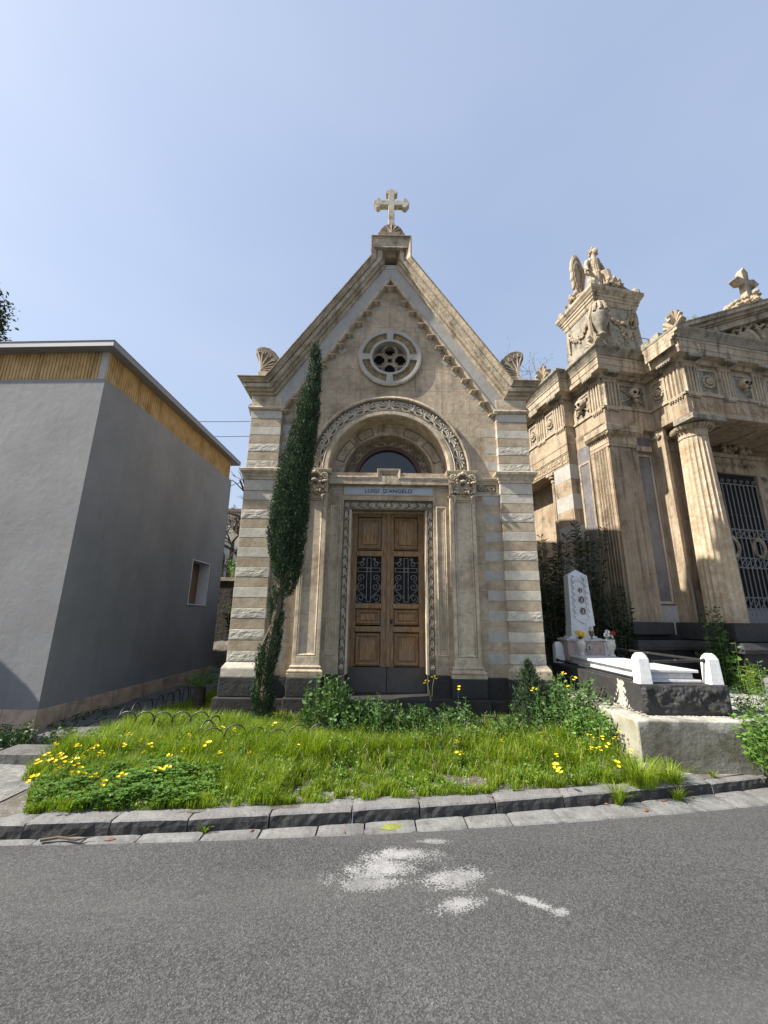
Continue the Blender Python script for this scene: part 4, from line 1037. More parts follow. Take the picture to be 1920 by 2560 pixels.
# podium
mb = MB()
mb.box(-0.10, 0.83, -0.14, 1.1, 1.45, FL-0.002)
mb.box(1.10, 6.5, -1.06, 0.5, 1.37, FL-0.002)
mb.box(-0.18, 7.7, -0.30, 4.6, 0.2, 1.19); mb.box(1.0, 6.6, -1.2, -0.295, 0.2, 1.19)
mb.sweep_xy([(-0.05, 1.19), (0.10, 1.19), (0.10, 1.26), (0.02, 1.36), (-0.05, 1.36)], [(-0.18, 4.6), (-0.18, -0.30), (1.0, -0.30), (1.0, -1.2), (6.6, -1.2), (6.6, -0.3), (7.7, -0.3)])
mb.box(-0.15, 7.6, -0.25, 4.5, 1.19, 1.355); mb.box(1.05, 6.55, -1.15, -0.24, 1.19, 1.355)
mb.box(-0.02, 7.6, 0.0, 4.5, 1.36, 1.445)
mb.build('basalt_podium', M['basalt'], TP, 0.008)

# pediment
mb = MB(); apx = 3.8; 
def rk(s, q0, q1, p0, p1):                                # one raking slab
    x0 = PU0-0.33; z0 = 7.50; x1 = apx; z1 = 8.74
    dx, dz = x1-x0, z1-z0; L = math.hypot(dx, dz); nx, nzv = -dz/L, dx/L
    pl = [(x0+nx*q0*0, z0+q0/nzv), (x1, z1+q0/nzv), (x1, z1+q1/nzv), (x0, z0+q1/nzv)]
    if s < 0: pl = [(2*apx-x, z) for x, z in pl]
    mb.prism(pl, PN-p1, PN-p0)
for s in (1, -1):
    rk(s, -0.30, -0.17, -0.5, 0.16); rk(s, -0.165, -0.13, -0.5, 0.20); rk(s, -0.127, -0.06, -0.5, 0.26)
    rk(s, -0.057, 0.02, -0.9, 0.335)
mb.build('raking_cornice', M['temple_pale'], TP)
mb = MB()
for s in (1, -1): rk(s, 0.022, 0.05, -2.6, 0.35)
mb.build('pediment_roof', M['temple_black'], TP)
mb = MB(); mb.prism([(1.2, 7.38), (6.4, 7.38), (apx, 8.55)], PN+0.12, PN+0.3); mb.build('tympanum', M['temple'], TP)
mb = MB(); scx, scz = 3.45, 7.40; nf = 11
for k in range(nf):
    a = PI*(k+0.5)/nf; r = 0.80 if True else 0
    pts = [(scx+0.35+q*r*math.cos(a)*1.45, PN+0.10-0.16*math.sin(PI*q*0.7), scz+q*r*math.sin(a)*0.95) for q in (0.15, 0.4, 0.65, 0.85, 1.0)]
    mb.tube(pts, [0.03, 0.07, 0.11, 0.125, 0.10], 8, flat=0.6)
mb.tube([(scx+0.35+r*math.cos(a)*1.5, PN-0.04, scz+r*math.sin(a)) for a, r in [(PI*i/44, 0.83+0.035*(1 if (i//2) % 2 else -1)) for i in range(45)]], 0.038, 6)
mb.ball((scx+0.35, PN+0.0, scz+0.08), 0.16, 12, 8)
mb.build('shell_carving', M['temple_pale'], TP)

# door with marble frame, bars and a wreath
D0, D1 = 2.90, 4.40; yb = 0.45
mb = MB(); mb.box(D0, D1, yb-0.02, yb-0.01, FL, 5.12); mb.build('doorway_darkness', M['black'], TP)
mb = MB()
mb.box(D1, D1+0.34, yb-0.10, yb, FL, 5.50); mb.box(D0-0.34, D0, yb-0.10, yb, FL, 5.50); mb.box(D0, D1, yb-0.10, yb, 5.12, 5.50); mb.box(D0-0.42, D1+0.42, yb-0.16, yb, 5.50, 5.60)
mb.build('door_frame', M['temple_pale'], TP, 0.006)
mb = MB()
for k in range(12):
    z = 1.95+k*0.28; mb.relief([spiral(0, 0, 0.075, 0.012, 0, 1.4, 12, 0.013, 0.01)], lambda s, t, h, z=z: (D1+0.20+s, yb-0.115, z+t), 1.0)
for k in range(8):
    x = D0+0.10+k*0.19; mb.relief([spiral(0, 0, 0.07, 0.012, 0, 1.4, 12, 0.013, 0.01)], lambda s, t, h, x=x: (x+s, yb-0.115, 5.32+t), 1.0)
for i in range(60):
    a = random.uniform(0, PI); r = random.uniform(0.1, 0.42); mb.ball((3.8+r*1.1*math.cos(a), yb-0.16-random.random()*0.08, 5.62+r*math.sin(a)*1.1), random.uniform(0.03, 0.065), 6, 5)
mb.build('door_carving', M['temple_pale'], TP)
gr = empty('barred_door', (0, yb-0.06, 0)); gr.parent = TP
mb = MB()
for k in range(12):
    x = D0+0.05+k*(D1-D0-0.10)/11; mb.tube([(x, 0, FL+0.15), (x, 0, 4.85)], 0.013, 6)
    for z in (4.1, 2.85): mb.ball((x, 0, z), 0.024, 6, 5)
for z in (4.86, 3.76, 3.56, 3.10, 2.88, 2.22, 1.98): mb.tube([(D0, 0, z), (D1, 0, z)], 0.016, 6)
for z0, z1 in ((3.56, 3.76), (2.88, 3.10), (1.98, 2.22)):
    for k in range(9):
        x = D0+0.02+k*(D1-D0)/9; w2 = (D1-D0)/9; mb.tube([(x, 0, z0), (x+w2, 0, z1)], 0.010, 4); mb.tube([(x, 0, z1), (x+w2, 0, z0)], 0.010, 4)
for k in range(8): mb.relief([spiral(0, 0, 0.06, 0.01, 0, 1.3, 10, 0.010, 0.008)], lambda s, t, h, k=k: (D0+0.1+k*0.185+s, 0, 4.93+t))
mb.box(D0, D1, 0.0, 0.02, FL, 1.97)
mb.build('bars', M['iron_grey'], gr)
for cx in (4.02, 3.28):
    mb = MB()
    for i in range(22):
        a = 2*PI*i/22; mb.ball((cx+0.16*math.cos(a), -0.02, 3.33+0.20*math.sin(a)), 0.042, 6, 5)
    mb.ball((cx, -0.03, 3.55), 0.05, 6, 5); mb.build('wreath', M['temple_pale'], gr)

# anthemion ornaments on the cornice corners (parts of the tomb)
def anthemion(base, s=1.0, rz=0.0):
    A = empty('anthemion', base, rz, s); A.parent = TP
    mb = MB(); mb.box(-0.08, 0.08, -0.08, 0.08, 0, 0.16)
    for face in (0, 1):
        for k in range(-3, 4):
            a = k*0.42; L = 0.34-0.035*abs(k)
            pts = [(0.02*math.sin(a), 0.16), (L*0.6*math.sin(a), 0.16+L*0.6*math.cos(a)), (L*math.sin(a), 0.18+L*math.cos(a))]
            if face == 0: mb.tube([(x, -0.05, z) for x, z in pts], [0.03, 0.04, 0.046], 6)
            else: mb.tube([(-0.05, x, z) for x, z in pts], [0.03, 0.04, 0.046], 6)
        for q in (-1, 1):
            L = spiral(q*0.09, 0.13, 0.06, 0.01, PI/2, q*1.3, 12)
            mb.tube([(x, -0.09, z) if face == 0 else (-0.09, x, z) for x, z, _ in L], 0.018, 5)
    mb.build('palm_leaf', M['temple_pale'], A)
anthemion((-0.1, -0.12, 7.55), 0.8); anthemion((PU0-0.10, PN-0.14, 7.52), 0.98); anthemion((-0.28, 1.55, 7.55), 1.15); anthemion((-0.28, 3.3, 7.55), 1.15)
mb = MB(); mb.box(-0.1, 1.1, 0.1, 4.4, 7.5, 7.62); mb.box(1.12, 1.5, -0.6, 4.4, 7.5, 7.86); mb.build('roof_blocking_course', M['temple_black'], TP, 0.01)

# sarcophagus-like block over the corner
SQ = empty('roof_sarcophagus', (0.95, 0.78, 0)); SQ.parent = TP
hx, hy = 0.60, 0.56
mb = MB(); mb.box(-0.72, 0.72, -0.66, 0.7, 7.62, 7.86); mb.box(-0.66, 0.66, -0.6, 0.64, 7.86, 8.06)
mb.box(-hx-0.03, hx+0.03, -hy-0.03, hy+0.03, 8.06, 9.24, 0.05, 0.05)
mb.build('block', M['temple_black'], SQ, 0.008)
mb = MB(); pt = [(-hx, hy), (-hx, -hy), (hx, -hy), (hx, hy)]
mb.sweep_xy([(-0.2, 9.16), (0.0, 9.16), (0.02, 9.2), (0.03, 9.27), (0.05, 9.28), (0.055, 9.35), (0.075, 9.36), (0.08, 9.42), (0.10, 9.43), (0.12, 9.47), (0.155, 9.52), (0.155, 9.60), (-0.2, 9.60)], pt, loop=True); mb.box(-hx, hx, -hy, hy, 9.3, 9.62)
mb.build('block_cornice', M['temple_pale'], SQ)
mb = MB()
for sx in (-1, 1):
    for sy in (-1, 1):
        x, y = sx*(hx+0.03), sy*(hy+0.03); mb.lathe([(0.001, 0.20), (0.06, 0.19), (0.10, 0.13), (0.12, 0.0)], (x, y, 9.60), 8)
mb.prism([(-hx, 9.60), (hx, 9.60), (0.35, 9.70), (0, 9.86), (-0.35, 9.70)], -hy-0.1, hy+0.1)
rows = [[(-hx-0.1, y, z) for y, z in ((-hy, 9.6), (-0.3, 9.7), (0, 9.86), (0.3, 9.7), (hy, 9.6))], [(hx+0.1, y, z) for y, z in ((-hy, 9.6), (-0.3, 9.7), (0, 9.86), (0.3, 9.7), (hy, 9.6))]]
mb.skin(rows, True); mb.build('lid', M['temple_black'], SQ, 0.006)
mb = MB()
mb.box(-0.1, 0.1, -hy-0.06, -hy, 9.6, 9.7)
for i in range(26): mb.ball((random.gauss(0, 0.10), -hy-0.12+random.gauss(0, 0.02), 9.78+random.gauss(0, 0.06)), random.uniform(0.03, 0.055), 6, 5)
for i in range(26): mb.ball((-hx-0.12+random.gauss(0, 0.02), random.gauss(0, 0.10), 9.78+random.gauss(0, 0.06)), random.uniform(0.03, 0.055), 6, 5)
for i in range(46):                                      # garlands
    t = i/45; sag = 0.30*(1-(2*t-1)**2)
    for k in range(2):
        mb.ball((-0.40+0.86*t+random.gauss(0, 0.015), -hy-0.04+random.gauss(0, 0.015), 8.98-sag+random.gauss(0, 0.035)), random.uniform(0.022, 0.042), 6, 4)
        mb.ball((-hx-0.04, 0.40-0.8*t, 8.90-sag+random.gauss(0, 0.035)), random.uniform(0.022, 0.042), 6, 4)
for i in range(50): mb.ball((0.2+random.gauss(0, 0.14), -hy-0.03, 8.42+random.gauss(0, 0.10)), random.uniform(0.02, 0.04), 6, 4)
mb.build('garland_carving', M['temple_pale'], SQ); mb = MB()
for x in (-0.42, 0.46):
    mb.tube([(x, -hy-0.03, 9.12), (x+0.01, -hy-0.05, 8.9), (x-0.01, -hy-0.04, 8.62)], [0.02, 0.035, 0.05], 6); mb.tube([(x+0.05, -hy-0.03, 9.12), (x+0.06, -hy-0.05, 8.95), (x+0.06, -hy-0.04, 8.72)], [0.02, 0.03, 0.04], 6)
for y in (0.40, -0.40): mb.tube([(-hx-0.04, y, 9.0), (-hx-0.05, y, 8.7), (-hx-0.04, y, 8.4)], [0.03, 0.045, 0.03], 6)
mb.build('garland_carving', M['temple_pale'], SQ)

# urn standing at the corner of the block
U = place_t(empty('stone_urn', (0, 0, 0), 0, 1, 'veiled stone urn with draped cloth at the corner of the roof sarcophagus', 'urn'), (0.30, 0.06, 8.12))
mb = MB(); mb.smooth = True
mb.lathe([(0.001, 0), (0.10, 0), (0.11, 0.03), (0.065, 0.06), (0.06, 0.10), (0.12, 0.20), (0.185, 0.36), (0.20, 0.50), (0.205, 0.53), (0.195, 0.56), (0.17, 0.66), (0.10, 0.74), (0.07, 0.80), (0.10, 0.86), (0.001, 0.90)], (0, 0, 0), 20)
mb.build('urn_body', M['temple_black'], U)
mb = MB()
for k in range(9):
    a = 2*PI*k/9; r = 0.13
    if math.cos(a+PI*0.62) > 0.25: pts = [(0.03*math.cos(a), 0.03*math.sin(a), 0.92), (0.12*math.cos(a), 0.12*math.sin(a), 0.84), (0.17*math.cos(a), 0.17*math.sin(a), 0.70), (0.19*math.cos(a), 0.19*math.sin(a), 0.60)]
    else: pts = [(0.03*math.cos(a), 0.03*math.sin(a), 0.92), (0.15*math.cos(a), 0.15*math.sin(a), 0.80), (0.23*math.cos(a), 0.23*math.sin(a), 0.50), (0.22*math.cos(a), 0.22*math.sin(a), 0.05)]
    mb.tube(pts, [0.03, 0.045, 0.05, 0.04], 6)
mb.build('drapery', M['temple_pale'], U)

# cross on the pediment with garland of roses
Cc = place_t(empty('pediment_cross', (0, 0, 0), 0, 1, 'stone cross rising from a heap of carved roses on the pediment of the temple tomb', 'cross'), (3.72, -0.75, 8.86))
mb = MB(); mb.prism([(-0.09, 0.2), (0.09, 0.2), (0.075, 0.62), (0.24, 0.56), (0.38, 0.68), (0.24, 0.80), (0.085, 0.76), (0.105, 0.96), (0, 1.10), (-0.105, 0.96), (-0.085, 0.76), (-0.24, 0.80), (-0.38, 0.68), (-0.24, 0.56), (-0.075, 0.62)], -0.075, 0.075)
mb.build('cross_body', M['temple_pale'], Cc, 0.01)
mb = MB()
for i in range(190):
    x = random.uniform(-0.80, 0.50); hgt = max(0.08, 0.34-abs(x)*0.22); z = random.uniform(-0.16, hgt)-abs(x)*0.46
    mb.ball((x, random.gauss(-0.05, 0.08), z), random.uniform(0.035, 0.075), 7, 5, (1, 1, 0.8))
mb.build('rose_garland', M['temple_pale'], Cc)

# seated angel (one continuous carved body, wings as parts)
def fuse(o, vox, it=1):
    md = o.modifiers.new('fuse', 'REMESH'); md.mode = 'VOXEL'; md.voxel_size = vox
    sm_ = o.modifiers.new('soften', 'SMOOTH'); sm_.iterations = it; sm_.factor = 0.4
A = place_t(empty('angel_statue', (0, 0, 0), 0, 1, 'stone angel with raised wings and long robe seated on the lid of the roof sarcophagus', 'statue'), (0.86, 0.62, 9.72))
A.scale = (TS*1.5,)*3
mb = MB()
# the figure faces the road; x to the right, y away; left arm of the viewer holds a wreath, the other leans on the lid
mb.lathe([(0.001, -0.02), (0.17, -0.02), (0.165, 0.15), (0.15, 0.32), (0.125, 0.47), (0.001, 0.52)], (0.0, 0.02, 0), 18, sx=1.0, sy=0.85)
mb.tube([(0.0, 0.02, 0.40), (-0.01, 0.01, 0.54), (0.0, 0.0, 0.68), (0.01, -0.005, 0.80)], [0.125, 0.092, 0.105, 0.10], 12)
mb.tube([(-0.10, 0, 0.775), (0.11, 0, 0.775)], [0.06, 0.06], 10)
mb.tube([(0.0, -0.01, 0.78), (0.005, -0.02, 0.86), (0.01, -0.03, 0.92)], [0.07, 0.040, 0.042], 10)
mb.ball((0.01, -0.045, 0.965), 0.066, 14, 10, (0.86, 1.0, 1.18))
mb.ball((0.01, -0.108, 0.96), 0.013, 6, 5, (0.8, 1, 1.6)); mb.ball((0.01, -0.10, 0.925), 0.016, 6, 5, (1.3, .7, .6))
for i in range(14):
    a = 2*PI*i/14; mb.ball((0.01+0.062*math.cos(a), -0.02+0.05*math.sin(a), 0.985+0.042*math.sin(i*2.3)), 0.027, 6, 5)
mb.ball((0.01, -0.02, 1.03), 0.048, 8, 6)
mb.tube([(-0.12, 0.0, 0.765), (-0.185, -0.03, 0.63), (-0.225, -0.09, 0.50), (-0.25, -0.14, 0.43)], [0.046, 0.040, 0.031, 0.023], 8)
mb.tube([(0.12, 0.0, 0.765), (0.185, -0.02, 0.60), (0.255, -0.08, 0.42), (0.335, -0.14, 0.28)], [0.046, 0.040, 0.031, 0.023], 8)
mb.tube([(0.06, -0.02, 0.46), (0.09, -0.15, 0.42), (0.10, -0.18, 0.22), (0.10, -0.16, -0.02)], [0.09, 0.082, 0.062, 0.07], 10)
mb.tube([(-0.06, -0.02, 0.46), (-0.07, -0.11, 0.40), (-0.08, -0.12, 0.20), (-0.09, -0.12, -0.02)], [0.09, 0.078, 0.065, 0.075], 10)
for k in range(9):
    a = -PI*0.92+k*PI*0.84/8; mb.tube([(0.085*math.cos(a), 0.0+0.085*math.sin(a), 0.74), (0.10*math.cos(a), 0.0+0.10*math.sin(a), 0.54), (0.155*math.cos(a), 0.0+0.17*math.sin(a), 0.25), (0.185*math.cos(a), 0.0+0.19*math.sin(a), -0.02)], [0.010, 0.015, 0.02, 0.022], 6)
for q, c in ((-1, (-0.255, -0.15, 0.42)), (1, (0.345, -0.148, 0.268))):
    for f in range(5):
        mb.tube([c, (c[0]+q*0.026, c[1]-0.012+0.012*(f-2), c[2]-0.016), (c[0]+q*0.045, c[1]-0.02+0.014*(f-2), c[2]-0.036)], [0.010, 0.008, 0.006], 5)
for i in range(12):
    a = 2*PI*i/12; mb.ball((-0.27+0.055*math.cos(a), -0.16, 0.36+0.055*math.sin(a)), 0.022, 6, 5)
o = mb.build('body', M['temple_pale'], A); fuse(o, 0.0065, 0)
for s in (-1, 1):
    mb = MB(); base = Vector((s*0.05, 0.11, 0.62))
    if s < 0: out = [(0.0, 0.02), (-0.06, 0.12), (-0.10, 0.28), (-0.16, 0.37), (-0.225, 0.35), (-0.28, 0.22), (-0.315, 0.02), (-0.30, -0.03), (-0.325, -0.18), (-0.30, -0.22), (-0.30, -0.36), (-0.27, -0.38), (-0.25, -0.54), (-0.20, -0.50), (-0.17, -0.68), (-0.11, -0.48), (-0.05, -0.2)]
    else: out = [(0.0, 0.02), (0.03, 0.16), (0.07, 0.30), (0.13, 0.335), (0.19, 0.28), (0.225, 0.16), (0.235, 0.0), (0.225, -0.16), (0.19, -0.30), (0.14, -0.38), (0.08, -0.26), (0.03, -0.1)]
    n_ = len(out); cxw = sum(p[0] for p in out)/n_; czw = sum(p[1] for p in out)/n_
    rows = []
    for f_, yy in ((1.0, 0.02), (1.0, -0.015), (0.82, -0.030), (0.80, -0.018), (0.55, -0.036), (0.53, -0.024), (0.2, -0.036)):
        rows.append([(base.x-0.03+cxw+(x-cxw)*f_, base.y+yy, base.z+czw+(z-czw)*f_+0.05*(1-f_)) for x, z in out])
    mb.skin(rows, True)
    w_ = mb.build('wing', M['temple_pale'], A)
# ------------------------------------------------------------------ grey rendered building on the left
GA = R(3.0)
gd = 7.9; ga = R(-37.0)
GO = Vector((gd*math.sin(ga), gd*math.cos(ga), 0.0))
GB = empty('grey_building', GO, -GA, 1.0, 'plain grey rendered building with combed yellow stone band under its flat metal roof', 'building')
def render_mat(name, c):
    b = NB(name)
    k = b.ramp(b.noise(0.9, 6, 0.6), [(0.3, mul(c, 0.86)), (0.7, mul(c, 1.12))])
    k = b.mix(b.ramp(b.noise(4.5, 7, 0.75, dist=0.6), [(0.55, 0.0), (0.72, 0.35)]), k, mul(c, 1.45))
    k = b.mix(b.ramp(b.noise(1.0, 5, 0.6, b.scaled((5, 5, 0.5))), [(0.5, 0.0), (0.75, 0.22)]), k, mul(c, 0.62))
    ck = b.math('ABSOLUTE', b.math('SUBTRACT', b.noise(0.8, 7, 0.6, None, 0.6), 0.5)); k = b.mix(b.math('MULTIPLY', b.math('MULTIPLY', b.ramp(ck, [(0.0, 1.0), (0.0035, 0.0)]), b.ramp(b.noise(1.1, 2), [(0.5, 0.0), (0.6, 1.0)])), 0.45), k, mul(c, 0.35))
    n = b.bump(b.noise(7, 5, 0.6), 0.22, 0.03); n = b.bump(b.noise(110, 3, 0.7), 0.45, 0.004, n)
    return b.fin(k, 0.9, n, 0.2)
M['render'] = render_mat('grey_render', (0.245, 0.245, 0.245))
def comb_mat():
    b = NB('combed_yellow_stone')
    k = b.ramp(b.noise(3.0, 6, 0.7), [(0.3, (0.30, 0.175, 0.06)), (0.55, (0.45, 0.30, 0.13)), (0.75, (0.50, 0.36, 0.19))])
    k = b.mix(b.ramp(b.noise(1.0, 6, 0.7, b.scaled((5, 5, 0.7))), [(0.52, 0.0), (0.7, 0.8)]), k, (0.10, 0.06, 0.03))
    return b.fin(k, 0.9, b.bump(b.noise(60, 4), 0.5, 0.004))
M['comb'] = comb_mat()
k_ = gd/7.12
zpb, zpt, zrf = 1.7+(0.5247-1.7)*k_, 1.7+(5.2306-1.7)*k_, 1.7+(5.7974-1.7)*k_
far = 5.42; lft = -7.0
mb = MB(); mb.box(lft, 0, 0, far, zpb, zpt); 
# window recess on the side wall: built as an outer shell plate instead of one box face
mb = MB()
yw0, yw1, zw0, zw1 = 3.74, 4.67, 1.95, 3.03
def pl(y0, y1, z0, z1): mb.box(-0.30, 0.0, y0, y1, z0, z1)
pl(0.0, yw0, zpb, zpt); pl(yw1, far, zpb, zpt); pl(yw0, yw1, zpb, zw0); pl(yw0, yw1, zw1, zpt)
mb.box(lft, -0.30, 0.0, 0.3, zpb, zpt); mb.box(lft, -0.3, far-0.3, far, zpb, zpt)
mb.build('rendered_wall', M['render'], GB)
mb = MB()
mb.box(lft, -0.06, 0.05, far-0.05, zpt-0.3, zrf-0.10) 
n = 0; y = 0.05
st = 0.062
for i in range(int((far-0.1)/st)):
    a = 0.05+i*st; mb.box(-0.065, -0.032, a+0.006, a+st-0.006, zpt-0.01, zrf-0.10)
for i in range(int((-lft-0.2)/st)):
    a = -0.16-i*st; mb.box(a-st+0.006, a-0.006, 0.02, 0.055, zpt-0.01, zrf-0.10)
mb.build('combed_stone_band', M['comb'], GB)
mb = MB(); mb.box(-0.15, -0.035, 0.012, 0.055, zpt-0.01, zrf-0.10); mb.build('corner_strip', M['marble_grey'], GB)
metal = plain('grey_painted_metal', (0.22, 0.225, 0.235), 0.45, 0.2, var=0.04, bump=0.02)
mb = MB(); zt = zrf+0.015
mb.sweep_xy([(-0.5, zrf-0.10), (0.16, zrf-0.10), (0.16, zrf+0.004), (0.17, zrf+0.004), (0.17, zt), (-0.5, zt)], [(lft, 0.0), (0.0, 0.0), (0.0, far), (lft, far)]); mb.box(lft, -0.4, 0.4, far-0.3, zrf-0.05, zt-0.01)
mb.build('roof_edge', metal, GB, 0.004)
mb = MB(); mb.sweep_xy([(-0.1, -0.3), (0.035, -0.3), (0.03, zpb-0.003), (-0.1, zpb-0.003)], [(lft, 0), (0, 0), (0, far), (lft, far)])
b = NB('skirting_stone'); br = b.n('ShaderNodeTexBrick'); br.offset = 0.0; br.inputs['Scale'].default_value = 1; br.inputs['Brick Width'].default_value = 0.52; br.inputs['Row Height'].default_value = 3.0; br.inputs['Mortar Size'].default_value = 0.006
c_ = b.n('ShaderNodeCombineXYZ'); s_ = b.sep(); b.l(b.math('ADD', s_[0], s_[1]), c_.inputs[0]); b.l(s_[2], c_.inputs[1]); b.l(c_.outputs[0], br.inputs['Vector'])
br.inputs['Color1'].default_value = (0.62, 0.44, 0.28, 1); br.inputs['Color2'].default_value = (0.46, 0.28, 0.16, 1); br.inputs['Mortar'].default_value = (0.08, 0.06, 0.05, 1)
k = b.mix(0.8, b.ramp(b.noise(5, 6, 0.7), [(0.3, (0.55, 0.5, 0.45)), (0.7, (1.0, 0.98, 0.95))]), br.outputs[0], 'MULTIPLY'); k = b.mix(b.ramp(b.noise(2.0, 6, 0.7), [(0.5, 0), (0.7, 0.6)]), k, (0.12, 0.10, 0.07))
mb.build('skirting', b.fin(k, 0.85, b.bump(b.noise(40, 4), 0.5, 0.006)), GB)
mb = MB(); mb.sweep_xy([(0.0, 0), (0.045, 0), (0.045, 0.01), (0.0, 0.01)], [(0, 0), (0, far)]) if False else None
wi = empty('window', (0, 0, 0)); wi.parent = GB
mb = MB(); t = 0.022; yd = -0.02
mb.box(-0.29, 0.012, yw0, yw0+t, zw0, zw1); mb.box(-0.29, 0.012, yw1-t, yw1, zw0, zw1); mb.box(-0.29, 0.012, yw0+t, yw1-t, zw1-t, zw1); mb.box(-0.29, 0.018, yw0-0.01, yw1+0.01, zw0-0.01, zw0+t)
mb.build('window_frame', M['white_carved'], wi, 0.003)
mb = MB(); mb.box(-0.29, -0.27, yw0+t, yw1-t, zw0+t, zw1-t); mb.build('window_pane', plain('brown_shutter', (0.18, 0.12, 0.07), 0.6), wi)
mb = MB(); mb.box(-2.68, -2.60, -0.10, 0.0, 3.66, 3.86) ; mb.box(-2.64, -2.50, -0.14, -0.02, 3.60, 3.64); mb.build('wall_lamp', M['iron'], GB, 0.006)
# neighbour that throws the slanting shade on the front of the grey building, standing outside the picture
NBt = empty('neighbouring_tomb', (-9.1, 3.6, 0), 0, 1.0, 'rendered tomb with a gabled roof standing beyond the grey building along the road', 'tomb')
mb = MB(); mb.box(-1.5, 1.5, 0, 2.1, 0, 3.2); mb.build('tomb_wall', M['render'], NBt); mb = MB(); mb.prism([(-1.6, 3.2), (1.6, 3.2), (0, 4.4)], -0.1, 2.2); mb.build('tomb_roof', M['lime_trim'], NBt)
# ------------------------------------------------------------------ ground, road, kerb
def kerb_y(x):
    if x < -3: return 4.07+0.148*-3+0.0125*9 + (x+3)*0.073
    if x > 6: return 4.07+0.148*6+0.0125*36 + (x-6)*0.29
    return 4.07+0.148*x+0.0125*x*x
KH = 0.105
def sstep(a, b_, x): t = min(1, max(0, (x-a)/(b_-a))); return t*t*(3-2*t)
def gh(x, y):                                           # height of the ground behind the kerb
    h = KH-0.004
    h += 0.125*sstep(2.3, 2.85, x)*sstep(0.0, 0.14, y-kerb_y(x)-0.235)
    h += 0.38*sstep(4.2, 8.6, y)*sstep(3.3, 4.6, x)*(1-sstep(60, 90, x))
    h += 0.16*sstep(9.5, 13.0, y)*(1-sstep(2.6, 4.5, x))
    h += 2.2*sstep(13.6, 14.4, y) + 3.0*sstep(16, 60, y)
    return h
xs = [-260, -120, -60, -30, -20, -14, -10] + [-8+0.4*i for i in range(51)] + [14, 18, 25, 40, 80, 160, 260]
rows = []
for x in xs:
    k = kerb_y(x); ys = [k+0.10, k+0.2, k+0.25, k+0.30, k+0.36, k+0.45, k+0.7, k+1.0, k+1.4, k+1.9, k+2.5, k+3.2, k+4, k+5, k+6, k+7.2, k+8.4, k+9.4, k+10.4, k+12, k+16, k+24, k+40, k+70, k+140, k+400]
    rows.append([(x, y, gh(x, y)+(0.012*nz(x, y, 0, 2.3) if x < 3 and y < 9 else 0)) for y in ys])
b = NB('soil_and_paving')
k = b.ramp(b.noise(2.2, 7, 0.7), [(0.3, (0.055, 0.048, 0.038)), (0.5, (0.12, 0.108, 0.09)), (0.7, (0.20, 0.19, 0.17))])
k = b.mix(b.ramp(b.noise(26, 4, 0.7), [(0.55, 0.0), (0.68, 0.7)]), k, (0.32, 0.31, 0.28))
n = b.bump(b.noise(30, 5, 0.7), 0.7, 0.02)
mb = MB(); mb.skin(rows); tag(mb.build('ground', b.fin(k, 0.95, n)), kind='structure')

b = NB('asphalt')
v = b.n('ShaderNodeTexVoronoi'); v.inputs['Scale'].default_value = 125; b.l(b.co, v.inputs[0])
base = b.ramp(b.noise(0.6, 5, 0.6), [(0.3, (0.050, 0.050, 0.0505)), (0.7, (0.068, 0.068, 0.068))])
g = b.ramp(v.outputs['Color'], [(0.12, (0.42, 0.42, 0.42)), (0.5, (0.97, 0.97, 0.97)), (0.85, (1.9, 1.9, 1.9))])
k = b.mix(0.85, base, g, 'MULTIPLY')
v2 = b.n('ShaderNodeTexVoronoi'); v2.inputs['Scale'].default_value = 40; b.l(b.co, v2.inputs[0])
k = b.mix(b.ramp(v2.outputs['Distance'], [(0.07, 0.5), (0.12, 0.0)]), k, (0.42, 0.42, 0.41))
k = b.mix(b.math('MULTIPLY', b.ramp(b.noise(2.6, 6, 0.65, b.scaled((0.6, 1.6, 1))), [(0.56, 0.0), (0.7, 1.0)]), 0.35), k, (0.06, 0.06, 0.06))
sx = b.sep()
def ell(cx, cy, rx, ry, ang=0.0):
    ca, sa = math.cos(ang), math.sin(ang)
    dx = b.math('SUBTRACT', sx[0], cx); dy = b.math('SUBTRACT', sx[1], cy)
    u_ = b.math('DIVIDE', b.math('ADD', b.math('MULTIPLY', dx, ca), b.math('MULTIPLY', dy, sa)), rx)
    w_ = b.math('DIVIDE', b.math('SUBTRACT', b.math('MULTIPLY', dy, ca), b.math('MULTIPLY', dx, sa)), ry)
    return b.math('SUBTRACT', 1.0, b.math('SQRT', b.math('ADD', b.math('MULTIPLY', u_, u_), b.math('MULTIPLY', w_, w_))))
m_ = None
for a in ((0.03, 3.40, 0.50, 0.22, 0.42), (0.20, 3.58, 0.42, 0.17, 0.05), (-0.04, 3.24, 0.34, 0.12, 0.1), (0.52, 3.30, 0.36, 0.16, 0.25), (0.52, 3.05, 0.26, 0.11, 0.2), (0.80, 3.17, 0.12, 0.05, -0.3), (0.98, 3.07, 0.16, 0.06, -0.6), (1.12, 2.98, 0.10, 0.05, 0.2), (0.46, 3.78, 0.16, 0.06, 0)):
    e = ell(*a); m_ = e if m_ is None else b.math('MAXIMUM', m_, e)
nn = b.noise(7, 7, 0.75)
den = b.ramp(b.math('ADD', m_, b.math('MULTIPLY', b.math('SUBTRACT', nn, 0.5), 2.2)), [(0.02, 0.0), (0.80, 0.90)])
fine = b.ramp(b.noise(65, 4, 0.75), [(0.36, 0.0), (0.64, 1.0)])
pm = b.ramp(b.math('SUBTRACT', b.math('MULTIPLY', den, 1.05), fine), [(0.0, 0.0), (0.18, 1.0)])
pm = b.math('MULTIPLY', pm, b.ramp(b.noise(6, 5, 0.7), [(0.34, 0.45), (0.58, 0.95)]))
k = b.mix(pm, k, (0.31, 0.31, 0.31))
